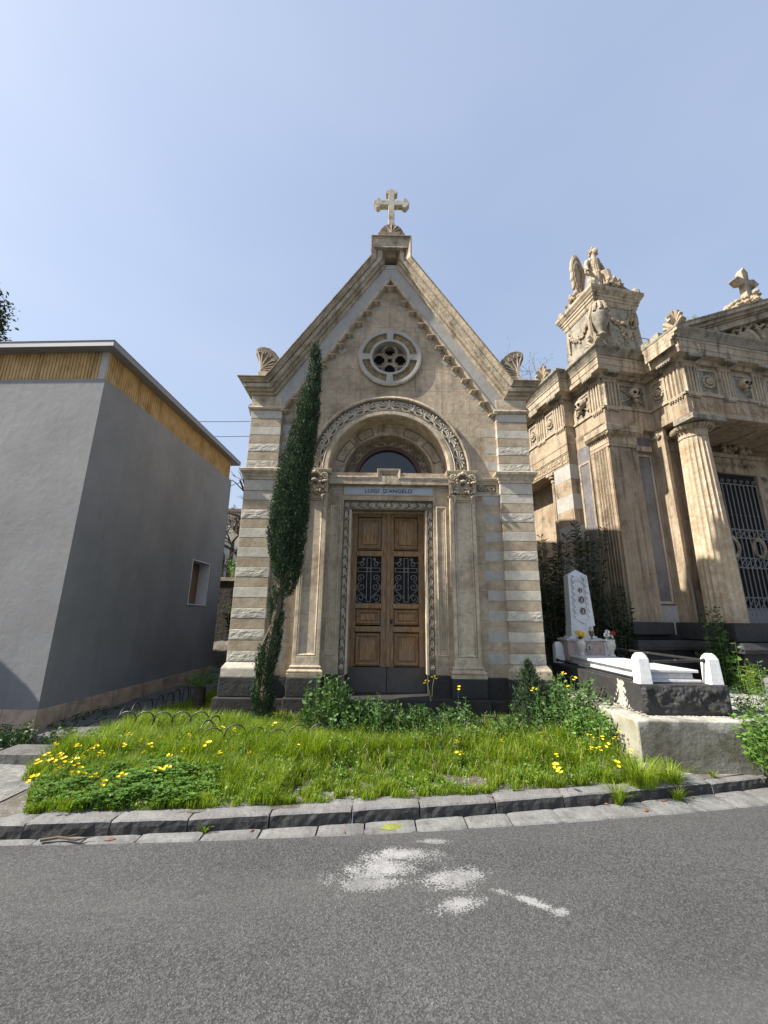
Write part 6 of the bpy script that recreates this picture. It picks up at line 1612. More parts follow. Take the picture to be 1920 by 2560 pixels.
def clump(x, y):
    t = tri_lawn(x, y)
    if not t: return 0
    d = nz(x, y, 7, 6.5)+0.5*nz(x, y, 1, 15)
    b_ = 1.0
    if -0.8 < x < 1.3 and y < 5.1: b_ = 0.85 if d > -0.08 else 0.16
    return max(0.10, min(1, 0.62+1.5*d))*b_
z_l = lambda x, y: gh(x, y)
V, F = grass_verts(130000, (-3.5, 3.0), (3.8, 7.0), clump, hlawn, 0.0058, 5, z_l)
V2, F2 = grass_verts(15000, (-3.4, -2.42), (5.97, 9.2), lambda x, y: 1, lambda x, y: 0.20+0.10*nz(x, y, 0, 2), 0.007, 6, z_l)
tag(np_mesh('grass', np.concatenate([V, V2]), np.concatenate([F, F2+len(V)]), G1), 'bright green uncut grass in front of the chapel', 'grass', kind='stuff')
def tuft(x, y, n, h, spread, lean=1.0, seed=0, z=None):
    r = np.random.default_rng(seed); z = gh(x, y) if z is None else z
    ang = r.uniform(0, 2*PI, n); rad = spread*np.sqrt(r.uniform(0, 1, n)); vs = []
    hh = h*r.uniform(0.5, 1.2, n); ll = lean*hh*r.uniform(0.2, 1.0, n); w_ = 0.006*r.uniform(0.7, 1.3, n)
    dx, dy = np.cos(ang), np.sin(ang)
    for t, wk in ((0, 1), (0.45, 0.85), (0.8, 0.5)):
        for s in (-1, 1): vs.append(np.stack([dx*(rad*0.3+ll*t*t)-dy*w_*wk*s/2, dy*(rad*0.3+ll*t*t)+dx*w_*wk*s/2, hh*t*(1-0.25*t*t*lean)], 1))
    vs.append(np.stack([dx*(rad*0.3+ll), dy*(rad*0.3+ll), hh*(1-0.3*lean)], 1))
    V = np.stack(vs, 1).reshape(-1, 3); b0 = np.arange(n)*7
    F = np.concatenate([np.stack([b0+a, b0+c, b0+d], 1) for a, c, d in ((0, 1, 3), (0, 3, 2), (2, 3, 5), (2, 5, 4), (4, 5, 6))])
    return V, F, z
def put_tuft(x, y, n, h, spread, label, lean=1.0, seed=0, z=None, grp=None):
    V, F, z = tuft(x, y, n, h, spread, lean, seed, z); o = np_mesh('grass_tuft', V, F, G1); o.location = (x, y, z); return tag(o, label, 'grass tuft', grp)
put_tuft(2.66, kerb_y(2.66)+0.10, 420, 0.30, 0.5, 'tuft of long grass hanging over the kerb below the grave', 1.15, 1)
put_tuft(3.02, kerb_y(3.02)+0.12, 260, 0.24, 0.4, 'second patch of long grass on the kerb, right of the hanging tuft', 1.15, 11)
put_tuft(2.30, kerb_y(2.30)-0.03, 120, 0.26, 0.1, 'grass tuft growing in the gutter at the foot of the kerb below the grave', 1.1, 2, 0.0)
put_tuft(2.95, kerb_y(2.95)-0.05, 110, 0.15, 0.15, 'low grass tuft in the gutter right of the hanging grass', 1.0, 3, 0.0)
put_tuft(-1.38, kerb_y(-1.38)-0.02, 50, 0.08, 0.05, 'small grass tuft at the kerb foot below the clover patch', 1.0, 4, 0.0)
put_tuft(-4.9, 5.05, 200, 0.30, 0.35, 'tall dark grass growing beside the foot of the grey building', 0.8, 5)
put_tuft(3.55, kerb_y(3.55)+0.10, 40, 0.09, 0.05, 'tiny grass tuft in the crack behind the kerb right of the grave', 0.9, 6)

# leaf clouds -------------------------------------------------------
def leaf_cloud(C, size, r, up=0.5, aspect=0.5, seed=0, fold=0.25, droop=0.0, D=None):
    """C (n,3) centres; a folded four-point leaf each"""
    n = len(C); r = np.random.default_rng(seed)
    if D is None:
        D = r.normal(size=(n, 3)); D[:, 2] = D[:, 2]*0.6+up-droop
    D = D/np.linalg.norm(D, axis=1, keepdims=True)
    S = np.cross(D, r.normal(size=(n, 3))); S /= np.linalg.norm(S, axis=1, keepdims=True)+1e-9
    Nn = np.cross(D, S); L = size*r.uniform(0.6, 1.3, (n, 1)); W = L*aspect
    base = C-D*L*0.5; tip = C+D*L*0.5; m1 = C+S*W*0.5+Nn*W*fold; m2 = C-S*W*0.5+Nn*W*fold
    V = np.stack([base, m1, tip, m2], 1).reshape(-1, 3); b0 = np.arange(n)*4
    F = np.concatenate([np.stack([b0, b0+1, b0+2], 1), np.stack([b0, b0+2, b0+3], 1)])
    return V, F
def blob_points(n, c, rad, seed, shell=0.55):
    r = np.random.default_rng(seed); d = r.normal(size=(n, 3)); d /= np.linalg.norm(d, axis=1, keepdims=True)
    q = (shell+(1-shell)*r.uniform(0, 1, (n, 1)))**0.8
    return np.array(c)+d*np.array(rad)*q
# clover mound
r = np.random.default_rng(9); P = []
while len(P) < 5200:
    x, y = r.uniform(-3.2, -1.2), r.uniform(3.9, 5.6)
    e = ((x+2.30)/0.85)**2+((y-4.50)/0.66)**2
    if e < 1+1.1*nz(x, y, 0, 3.2)+0.6*nz(x, y, 5, 11) and tri_lawn(x, y): P.append((x, y, gh(x, y)+max(0.03, 0.10*(1-e*0.6))+r.uniform(-0.06, 0.05)+0.09*nz(x, y, 2, 6)))
P = np.array(P); Vs = []; Fs = []; o_ = 0
for k in range(3):
    a = r.uniform(0, 2*PI, len(P)) if k == 0 else a; an = a+k*2*PI/3
    D = np.stack([np.cos(an), np.sin(an), np.full(len(P), 0.25)], 1)
    C = P+D*0.013; rr = np.random.default_rng(20+k)
    S = np.stack([-np.sin(an), np.cos(an), np.zeros(len(P))], 1); L = 0.028*rr.uniform(0.7, 1.3, (len(P), 1))
    V = np.stack([C-D*L*0.45, C+S*L*0.45+D*L*0.15, C+S*L*0.3+D*L*0.5, C-S*L*0.3+D*L*0.5, C-S*L*0.45+D*L*0.15], 1).reshape(-1, 3); b0 = np.arange(len(P))*5
    F = np.concatenate([np.stack([b0, b0+1, b0+2], 1), np.stack([b0, b0+2, b0+3], 1), np.stack([b0, b0+3, b0+4], 1)]); Vs.append(V); Fs.append(F+o_); o_ += len(V)
tag(np_mesh('clover', np.concatenate(Vs), np.concatenate(Fs), CL), 'low mound of three-leaved clover at the left end of the lawn', 'clover', kind='stuff')
# small herbs mixed through the lawn
r = np.random.default_rng(31); P = []
while len(P) < 13000:
    x, y = r.uniform(-3.3, 2.9), r.uniform(3.9, 6.4)
    if tri_lawn(x, y) and nz(x, y, 11, 2.2)+0.5*nz(x, y, 3, 9) > -0.05-(0.25 if x > 1.6 else 0): P.append((x, y, gh(x, y)+r.uniform(0.01, hlawn(x, y)*0.95+0.02)))
V, F = leaf_cloud(np.array(P), 0.028, r, 0.2, 0.7, 32); tag(np_mesh('lawn_herbs', V, F, CL), 'small broad-leaved herbs growing through the grass', 'herbs', kind='stuff')
r = np.random.default_rng(88); mb = MB()
for i in range(170):
    x, y = r.uniform(-2.8, 2.7), r.uniform(4.3, 6.2)
    if not tri_lawn(x, y): continue
    z = gh(x, y); h = r.uniform(0.18, 0.42); dx, dy = r.normal(size=2)*0.07
    mb.tube([(x, y, z), (x+dx*0.4, y+dy*0.4, z+h*0.6), (x+dx, y+dy, z+h)], 0.0012, 3)
    for q in range(5): mb.ball((x+dx*(0.8+0.05*q), y+dy*(0.8+0.05*q), z+h*(0.84+0.04*q)), 0.0028, 4, 3, (1, 1, 1.8))
tag(mb.build('dry_stalks', plain('straw', (0.42, 0.36, 0.20), 0.8)), 'thin dry seed stalks standing among the green grass', 'stalks', kind='stuff')
# pebbles and litter on the bare patches
r = np.random.default_rng(77); mb = MB()
for i in range(420):
    x, y = r.uniform(-2.9, 2.6), r.uniform(4.0, 5.4)
    if y < kerb_y(x)+0.25: continue
    mb.ball((x, y, gh(x, y)+0.002), r.uniform(0.004, 0.016), 5, 4, (1.3, 1, 0.6))
tag(mb.build('pebbles', M['white_row']), 'scattered pale pebbles on the bare soil of the lawn', 'pebbles', kind='stuff')

def herb(name, x, y, h, w_, nst, leaf, nleaf, mat, label, seed, cat='bush', grp=None, dep=None, z=None, lup=0.15, asp=0.6):
    r = np.random.default_rng(seed); z = gh(x, y) if z is None else z; dep = dep or w_
    H = empty(name, (x, y, z), 0, 1, label, cat, grp); mb = MB(); C = []; Ds = []
    for i in range(nst):
        a = r.uniform(0, 2*PI); q = math.sqrt(r.uniform(0, 1)); bx_, by_ = q*w_*0.45*math.cos(a), q*dep*0.45*math.sin(a)
        tx, ty = bx_*1.35+r.normal()*0.04, by_*1.35+r.normal()*0.04; th = h*r.uniform(0.55, 1.05)*(1-0.35*q*q)
        pts = [(bx_, by_, -0.02), ((bx_+tx)/2, (by_+ty)/2, th*0.5), (tx, ty, th)]; mb.tube(pts, [0.005, 0.004, 0.002], 4)
        for k in range(nleaf):
            t = 0.12+0.88*(k+r.uniform(0, 1))/nleaf; p = Vector(pts[0]).lerp(Vector(pts[1]), min(1, t*2)) if t < 0.5 else Vector(pts[1]).lerp(Vector(pts[2]), t*2-1)
            an = k*2.4+r.uniform(0, 0.6); d = np.array([math.cos(an), math.sin(an), r.uniform(-0.35, 0.6)+lup]); C.append(np.array(p)+d*leaf*0.5); Ds.append(d)
    mb.build('stems', STM, H); V, F = leaf_cloud(np.array(C), leaf, r, aspect=asp, seed=seed+1, D=np.array(Ds)); np_mesh('leaves', V, F, mat, H); return H
grp = 'leafy weeds along the chapel steps'
herb('nettle_bush', -0.68, 6.02, 0.92, 0.60, 60, 0.065, 30, NT, 'tall leafy weed climbing beside the left jamb of the chapel door', 41)
herb('nettle_bush', -0.10, 5.86, 0.60, 1.0, 95, 0.06, 26, NT, 'dense leafy weed covering the left half of the chapel steps', 42, dep=0.5)
herb('nettle_bush', 0.48, 5.90, 0.52, 0.70, 60, 0.06, 26, NT, 'leafy weed in front of the middle of the wooden door', 43, dep=0.45)
herb('nettle_bush', 1.08, 6.05, 0.60, 0.45, 34, 0.055, 24, NT, 'small weed clump at the right end of the chapel steps', 44)
herb('nettle_bush', 1.42, 5.75, 0.42, 0.85, 60, 0.05, 18, NT, 'low spreading weed before the right pilaster', 45, dep=0.6)
herb('nettle_bush', 0.72, 5.48, 0.40, 0.8, 50, 0.045, 15, NT, 'thin low weed in the grass in front of the steps', 46, dep=0.4)
herb('nettle_bush', 2.05, 6.0, 0.50, 0.6, 44, 0.05, 18, NT, 'leafy weed under the dwarf cypress by the right pier', 47)
herb('flowering_weed', 2.60, 6.02, 0.80, 0.95, 110, 0.055, 24, NT, 'big weedy bush with yellow blooms beside the concrete base', 48, dep=0.8)
herb('flowering_weed', 2.68, 5.50, 0.50, 0.65, 70, 0.05, 20, CL, 'lower weedy bush with yellow blooms near the corner of the concrete base', 49, dep=0.5)
herb('ivy_patch', -3.95, 5.80, 0.20, 0.55, 60, 0.04, 9, IV, 'dark creeper spilling over the stone edge of the path', 50, 'creeper', dep=0.35)
herb('ivy_patch', -3.10, 5.72, 0.20, 0.55, 60, 0.04, 9, IV, 'dark creeper growing over the ledge near the first wire hoop', 51, 'creeper', dep=0.35)
herb('ivy_patch', -4.55, 5.62, 0.30, 0.5, 50, 0.045, 12, IV, 'ivy against the corner stone of the grey building', 52, 'creeper', dep=0.6)
herb('ivy_patch', -4.45, 6.9, 0.16, 0.35, 40, 0.04, 9, IV, 'small creeper at the foot of the long grey wall', 53, 'creeper', dep=1.4)
herb('leafy_bush', 4.32, 4.80, 0.66, 0.72, 80, 0.06, 24, CL, 'bright green leafy bush in front of the right end of the concrete base', 54, z=0.2)
herb('leafy_bush', 4.72, 5.35, 0.95, 0.6, 60, 0.07, 24, NT, 'tall narrow-leaved bush rising behind the bright bush at the picture edge', 55, z=0.25, asp=0.25)
herb('yellow_green_weed', 6.32, 7.35, 0.55, 0.30, 26, 0.05, 26, G1, 'upright yellow-green weed on the paving beside the stone steps', 56, asp=0.5)
herb('climbing_weed', 6.15, 7.45, 0.95, 0.18, 5, 0.09, 12, CL, 'thin climbing weed against the dark podium of the temple tomb', 57, asp=0.7)
herb('leafy_bush', 6.75, 7.1, 0.30, 0.6, 30, 0.05, 16, NT, 'dull green bush beside the stone steps at the picture edge', 58)
# step beside the podium
ST = empty('stone_steps', (7.15, 7.28, 0.48), R(11), 1, 'grey stone steps leading up to the temple tomb', 'steps')
mb = MB(); mb.box(-0.75, 1.6, 0.0, 0.5, -0.2, 0.33); mb.box(-0.7, 1.6, 0.35, 0.9, -0.2, 0.62); mb.build('step_blocks', M['basalt_light'], ST, 0.01, 2)
herb('climbing_bush', 6.10, 7.75, 1.75, 0.40, 22, 0.075, 46, IV, 'dark climbing bush between the fluted pilaster and column of the temple tomb', 59, z=0.35)

# small yellow flowers of the lawn ----------------------------------
FLX = [(-2.96,3.97),(-3.17,4.29),(-3.15,4.37),(-3.29,4.65),(-3.25,4.67),(-3.19,4.51),(-3.07,4.47),(-3.22,4.77),(-3.23,4.82),(-3.1,4.63),(-3.08,4.7),(-3.16,4.87),(-2.98,4.53),(-2.94,4.58),(-3.08,4.91),(-2.98,4.94),(-3.24,5.27),(-3.12,5.2),(-3.06,5.29),(-2.84,4.64),(-2.84,4.34),(-2.84,4.23),(-2.82,4.25),(-2.73,4.16),(-2.68,4.08),(-2.8,3.98),(-2.45,4.09),(-2.39,3.95),(-2.4,3.98),(-2.29,4.14),(-2.83,5.02),(-2.83,5.24),(-2.74,4.99),(-2.59,4.94),(-2.5,5.06),(-2.41,4.79),(-2.61,5.57),(-2.48,5.39),(-2.41,5.52),(-2.23,5.01),(-2.18,4.95),(-2.12,5.12),(-1.93,4.35),(-2.03,4.12),(-2.27,4.19),(-1.83,5.02),(-1.99,5.63),(-1.74,5.64),(-1.73,5.8),(-1.56,5.49),(-1.48,6.0),(-1.46,6.3),(-1.4,6.11),(-1.32,5.85),(-1.32,4.71),(-1.55,4.64),(-1.43,5.25),(-1.56,5.51),(-0.92,5.21),(-1.07,6.2),(0.88,5.1),(0.88,5.01),(0.91,5.04),(1.4,5.9),(1.51,6.05),(1.25,5.81),(1.52,5.39),(0.88,5.75),(2.22,5.85),(2.25,5.7),(2.37,5.47),(2.64,5.58),(2.64,5.51),(2.62,5.27),(2.38,4.88),(1.9,4.86),(1.86,4.74),(1.89,5.17),(2.48,4.78),(1.79,4.64),(1.84,4.47),(1.88,5.14)]
ym = NB('yellow_petal'); ym.fin((0.85, 0.66, 0.02), 0.5); YM = ym.m
def flower_proto(h):
    Fp = empty('yellow_flower', (0, 0, 0)); mb = MB()
    mb.tube([(0, 0, -0.02), (0.012, 0.004, h*0.5), (0.0, 0.0, h)], 0.0022, 4); mb.build('stem', STM, Fp); mb = MB()
    for (hx_, hy_, hz_) in ((0, 0, h), (0.026, -0.014, h-0.016), (-0.014, 0.022, h-0.024)):
        for k in range(5):
            a = 2*PI*k/5+hx_*40; c, s = math.cos(a), math.sin(a); L = 0.021
            L = 0.018
            mb.add([(hx_, hy_, hz_), (hx_+L*.7*c-L*.45*s, hy_+L*.7*s+L*.45*c, hz_+0.013), (hx_+L*1.05*c, hy_+L*1.05*s, hz_+0.015), (hx_+L*.7*c+L*.45*s, hy_+L*.7*s-L*.45*c, hz_+0.013)], [(0, 1, 2, 3)])
    mb.build('petals', YM, Fp); return Fp
random.seed(5)
def near_label(x, y):
    if x < -2.45 and y < 5.1: return ('yellow flower over the clover at the left end of the lawn', 'yellow flowers over the clover')
    if x < -0.5: return ('yellow flower in the grass between the wire hoops and left plinth', 'yellow flowers on the left of the lawn')
    if x < 1.7: return ('yellow flower in the grass before the chapel steps', 'yellow flowers before the steps')
    return ('yellow flower among the weeds beside the concrete base', 'yellow flowers beside the concrete base')
protos = [flower_proto(0.20), flower_proto(0.26)]
used = [False, False]
FLX += [(2.45,5.3),(2.3,5.1),(2.5,5.05),(2.62,5.0),(2.36,5.32),(2.55,5.42),(2.1,5.3),(2.2,4.7),(2.68,4.92),(2.75,5.15),(1.95,5.5),(2.4,5.7),(-2.0,5.3),(-1.7,5.2),(-0.4,5.5),(-2.9,4.3),(-2.7,4.5),(-2.95,4.75),(-1.2,5.5)]
extra = [(-0.0+0.75, 6.12, 0.62), (0.73, 6.15, 0.56), (1.12, 6.12, 0.50), (2.62, 6.05, 0.62), (2.68, 6.0, 0.55), (2.6, 6.1, 0.45), (2.15, 5.95, 0.5)]
for i, (x, y) in enumerate(FLX):
    if not tri_lawn(x, y) and y < 4.4: continue
    k = i % 2; o = protos[k] if not used[k] else copy_tree(protos[k]); used[k] = True
    o.location = (x, y, gh(x, y)+random.uniform(-0.02, 0.05)); o.rotation_euler = (random.uniform(-0.35, 0.35), random.uniform(-0.5, 0.1), random.uniform(0, 6)); s_ = random.uniform(0.85, 1.2); o.scale = (s_, s_, s_*random.uniform(0.8, 1.1))
    l, g_ = near_label(x, y); tag(o, l, 'flower', g_)
for x, y, dz in extra:
    o = copy_tree(protos[0]); o.location = (x, y, gh(x, y)+dz-0.05); o.rotation_euler = (random.uniform(-.2, .2), -0.2, random.uniform(0, 6)); o.scale = (1.2,)*3
    tag(o, 'yellow flower standing above the leafy weeds at the chapel foot', 'flower', 'yellow flowers above the weeds')
# litter in the gutter
LF = plain('fallen_leaf', (0.20, 0.22, 0.05), 0.6); LB = plain('brown_leaf', (0.22, 0.09, 0.05), 0.8)
def litter(x, y, s_, mat, label, rz, cat='leaf'):
    mb = MB(); out = [(0, 0), (0.35, 0.18), (0.7, 0.2), (1, 0.02), (0.75, -0.16), (0.4, -0.2)]
    mb.add([(a*s_, c*s_, 0.012+0.02*s_*math.sin(a*5)) for a, c in out]+[(0.45*s_, 0, 0.02)], [(0, 1, 6), (1, 2, 6), (2, 3, 6), (3, 4, 6), (4, 5, 6), (5, 0, 6)])
    o = mb.build('fallen_leaf', mat); o.location = (x, y, 0.005); o.rotation_euler = (0.1, 0, rz); md = o.modifiers.new('thick', 'SOLIDIFY'); md.thickness = 0.002; return tag(o, label, cat)
litter(0.02, 3.93, 0.22, LF, 'large yellow-green fallen leaf lying on the gutter stones', 0.25)
litter(-1.02, 3.86, 0.05, LB, 'small brown dry leaf at the kerb foot left of centre', 1.0); litter(-2.1, 3.72, 0.09, LB, 'brown dry leaf at the kerb foot near the left edge', 0.3)
litter(2.45, 4.28, 0.08, LB, 'curled brown leaf in the gutter under the hanging grass', 0.8); litter(-0.25, 3.85, 0.05, LB, 'tiny reddish leaf on a gutter joint', 2.0)

mb = MB(); mb.tube([(0, 0, 0.02), (0.12, 0.02, 0.03), (0.26, 0.01, 0.02), (0.36, 0.03, 0.03)], [0.012, 0.011, 0.009, 0.004], 6); mb.tube([(0.15, 0.02, 0.03), (0.22, 0.07, 0.03)], 0.004, 4); o = mb.build('fallen_twig', BK); o.location = (-2.55, 3.68, 0.01); tag(o, 'dead twig lying in the gutter near the left edge of the picture', 'twig')
for i, (x, dy, rz) in enumerate(((2.75, -0.06, 0.2), (2.95, -0.10, 1.4), (2.2, -0.05, 2.2), (3.1, -0.08, 0.9))): litter(x, kerb_y(x)+dy, 0.07, LB, ['rust-brown leaf under the second grass patch on the kerb', 'dry leaf lying furthest out on the gutter below the grave', 'crumpled brown leaf left of the gutter grass tuft', 'brown leaf beside the rightmost gutter tuft'][i], rz)
# leaning cypress in front of the left pier --------------------------
def cypress():
    bx_, by_ = -1.66, 6.12
    Cc_ = empty('cypress', (bx_, by_, 0.10), 0, 1, 'tall narrow leaning cypress with a bare twisted lower trunk beside the left pilaster', 'tree')
    k = 1.0806*0.955
    def S(X, Z): return (X*k+0.02-bx_, 1.7+(Z-1.7)*k-0.10)     # facade-plane reading to local x, z at the tree's depth
    ax = [(-1.58, 0.3), (-1.56, 0.8), (-1.54, 1.3), (-1.47, 1.75), (-1.44, 2.2), (-1.40, 2.6), (-1.40, 3.2), (-1.36, 4.2), (-1.20, 5.2), (-1.14, 6.1)]
    def S(X, Z): return (X-bx_, Z-0.10)
    P = [(S(x, z)[0], 0.03*math.sin(i*1.3), S(x, z)[1]) for i, (x, z) in enumerate(ax)]
    mb = MB(); mb.tube([(P[0][0], 0, 0)]+P, [0.085, 0.075, 0.065, 0.06, 0.055, 0.05, 0.045, 0.04, 0.03, 0.02, 0.008], 8); mb.tube([(P[0][0]-0.05, 0.03, 0), (P[1][0]-0.09, 0.03, P[1][2]), (P[2][0]-0.10, 0.02, P[2][2]), P[3]], [0.05, 0.04, 0.03, 0.02], 7); mb.build('trunk', BK, Cc_)
    k = 1.0
    def S(X, Z): return (X-bx_, Z-0.10)
    prof = [(0.20, -1.67, -1.45), (0.53, -1.74, -1.41), (0.76, -1.74, -1.47), (0.88, -1.69, -1.47), (1.0, -1.75, -1.43), (1.12, -1.72, -1.4), (1.25, -1.63, -1.38), (1.37, -1.56, -1.38), (1.5, -1.54, -1.4), (1.62, -1.57, -1.37), (1.75, -1.56, -1.4), (1.88, -1.6, -1.4), (2.01, -1.62, -1.4), (2.1, -1.45, -1.23), (2.28, -1.59, -1.14), (2.56, -1.67, -1.11), (2.83, -1.73, -1.08), (3.12, -1.73, -1.08), (3.41, -1.7, -1.09), (3.71, -1.68, -1.09), (4.02, -1.61, -1.06), (4.33, -1.53, -1.05), (4.66, -1.45, -1.02), (4.99, -1.4, -1.02), (5.33, -1.3, -1.03), (5.67, -1.24, -1.04), (6.03, -1.22, -1.07), (6.17, -1.18, -1.1)]
    r = np.random.default_rng(3); zs = np.array([p[0] for p in prof]); prof_done = 1; lf = np.array([p[1] for p in prof]); rg = np.array([p[2] for p in prof]); C = []; D = []
    nspr = 3300
    while nspr:
        z = r.uniform(0.2, 6.2); l, g_ = np.interp(z, zs, lf), np.interp(z, zs, rg); wd = (g_-l)/2; 
        dens = 1.0 if z > 2.5 else 0.85
        if r.random() > wd/0.45*dens+0.06: continue
        nspr -= 1
        cx, cz = S((l+g_)/2, z); wdk = wd*0.86; a = r.uniform(0, 2*PI); q = wdk*(0.62+0.38*math.sqrt(r.random()))*(1+0.16*nz(a*1.2, z*3.0, 0, 1.2))
        c0 = np.array([cx+q*math.cos(a), q*0.92*math.sin(a), cz]); L = 0.10+0.07*r.random(); d = np.array([math.cos(a)*0.35, math.sin(a)*0.35, 1.0]); d /= np.linalg.norm(d)
        n = 20
        t = r.uniform(-0.5, 0.5, n); sp = r.normal(size=(n, 3))*0.015*(1-np.abs(t[:, None])*0.7)
        C.append(c0+d*t[:, None]*L*1.6+sp); dd = d+r.normal(size=(n, 3))*0.30+np.array([math.cos(a), math.sin(a), 0])*0.2; D.append(dd)
    C = np.concatenate(C); D = np.concatenate(D); V, F = leaf_cloud(C, 0.036, r, aspect=0.34, seed=4, D=D); np_mesh('foliage', V, F, CY, Cc_)
    # dense inner core so that little shows through
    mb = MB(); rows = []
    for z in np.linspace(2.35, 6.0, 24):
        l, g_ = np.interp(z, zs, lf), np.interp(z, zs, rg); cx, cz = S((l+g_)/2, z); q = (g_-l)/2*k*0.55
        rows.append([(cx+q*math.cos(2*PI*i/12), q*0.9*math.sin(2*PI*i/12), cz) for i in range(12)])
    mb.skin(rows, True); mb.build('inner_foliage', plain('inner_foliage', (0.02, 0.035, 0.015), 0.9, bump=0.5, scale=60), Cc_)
cypress()
def dwarf(x, y, h, w_, label, seed):
    Dd = empty('dwarf_cypress', (x, y, 0.1), 0, 1, label, 'shrub'); r = np.random.default_rng(seed); C = []; D = []
    for i in range(520):
        t = r.random()**0.8; z = t*h; q = w_/2*(math.sin(PI*min(1, 0.18+t*0.82))**0.8)*(1.05-0.25*t)*r.uniform(0.5, 1.1); a = r.uniform(0, 2*PI)
        c0 = np.array([q*math.cos(a), q*math.sin(a), z]); d = np.array([math.cos(a)*0.4, math.sin(a)*0.4, 1]); n = 14; tt = r.uniform(-0.5, 0.5, n)
        C.append(c0+d*tt[:, None]*0.14+r.normal(size=(n, 3))*0.014); D.append(d+r.normal(size=(n, 3))*0.4)
    V, F = leaf_cloud(np.concatenate(C), 0.04, r, aspect=0.3, seed=seed, D=np.concatenate(D)); np_mesh('foliage', V, F, CY, Dd)
    mb = MB(); mb.tube([(0, 0, -0.02), (0, 0, h*0.8)], [0.02, 0.006], 6); mb.build('trunk', BK, Dd)
dwarf(2.17, 6.30, 0.98, 0.50, 'bushy dwarf cypress at the foot of the right corner pier', 8)

# oleanders behind the grave, in the alley ---------------------------
def oleander(x, y, h, w_, nst, label, seed, z=0.2, leaf=0.16, mat=None, lean=0.0, name='oleander', nl=85):
    r = np.random.default_rng(seed); O = empty(name, (x, y, z), 0, 1, label, 'shrub'); mb = MB(); C = []; D = []
    for i in range(nst):
        a = r.uniform(0, 2*PI); q = math.sqrt(r.random())*w_*0.5; th = h*r.uniform(0.5, 1.0)
        p0 = Vector((0.25*q*math.cos(a), 0.25*q*math.sin(a), 0)); p1 = Vector((q*0.6*math.cos(a)+lean*0.4, q*0.6*math.sin(a), th*0.55)); p2 = Vector((q*math.cos(a)+lean, q*math.sin(a), th))
        mb.tube([p0, p1, p2], [0.016, 0.011, 0.005], 5)
        for k in range(nl):
            t = 0.18+0.82*((k+r.random())/nl)**0.75; p = p0.lerp(p1, t*2) if t < 0.5 else p1.lerp(p2, t*2-1); an = k*2.1+r.uniform(0, 1); d = np.array([math.cos(an), math.sin(an), r.uniform(-0.3, 1.1)])
            d /= np.linalg.norm(d); C.append(np.array(p)+d*leaf*0.5); D.append(d)
    mb.build('stems', BK, O); V, F = leaf_cloud(np.array(C), leaf, r, aspect=0.19, seed=seed+1, D=np.array(D), fold=0.4); np_mesh('leaves', V, F, mat or OL, O); return O
oleander(3.62, 8.55, 3.35, 0.95, 26, 'dark oleander between the chapel and the obelisk headstone', 61)
oleander(4.35, 8.75, 3.75, 0.75, 18, 'tallest oleander, rising against the striped corner of the temple tomb', 62, lean=0.25)
oleander(3.3, 9.4, 2.9, 0.9, 20, 'oleander deep in the alley right behind the chapel corner', 63)
oleander(4.75, 8.35, 2.2, 0.5, 10, 'thin oleander behind the right vase of the grave', 64)
oleander(-3.05, 11.8, 2.6, 1.3, 34, 'dark oleander at the end of the path behind the chapel', 65)
oleander(-3.9, 12.6, 2.3, 1.2, 30, 'dark oleander at the back corner of the grey building', 66)
herb('hedge_bush', -3.9, 13.2, 1.0, 1.6, 60, 0.08, 24, NT, 'sunlit green bush against the rubble retaining wall', 67, z=1.35, dep=0.5)
herb('hedge_bush', -4.6, 14.6, 1.2, 2.6, 70, 0.09, 24, CL, 'bright green bush on top of the retaining wall', 68, z=2.75, dep=1.0)
# palm seedling by the path
PL = empty('young_palm', (-2.82, 7.05, 0.12), 0, 1, 'young palm with a dark stub trunk in the shaded grass by the path', 'palm')
mb = MB(); mb.lathe([(0.001, 0), (0.10, 0), (0.11, 0.10), (0.095, 0.3), (0.085, 0.48), (0.001, 0.5)], (0, 0, 0), 10); mb.build('trunk', plain('palm_bark', (0.05, 0.035, 0.025), 0.9, bump=1.0, scale=40), PL)
r = np.random.default_rng(12); mb = MB(); C = []; D = []
for i in range(17):
    a = i*2.4; e = r.uniform(0.35, 1.3); L = r.uniform(0.28, 0.42); pts = [Vector((0, 0, 0.46))+Vector((math.cos(a)*math.cos(e)*L*t, math.sin(a)*math.cos(e)*L*t, L*t*math.sin(e)-0.22*L*t*t)) for t in (0, .25, .5, .75, 1)]
    mb.tube(pts, 0.005, 4)
    for k in range(22):
        t = 0.2+0.8*k/22; j = min(3, int(t*4)); p = pts[j].lerp(pts[j+1], t*4-j); sd_ = 1 if k % 2 else -1; d = np.array([-math.sin(a)*sd_+math.cos(a)*0.9, math.cos(a)*sd_+math.sin(a)*0.9, 0.15]); d /= np.linalg.norm(d); C.append(np.array(p)+d*0.05); D.append(d)
mb.build('frond_ribs', STM, PL); V, F = leaf_cloud(np.array(C), 0.12, r, aspect=0.09, seed=13, D=np.array(D)); np_mesh('fronds', V, F, NT, PL)

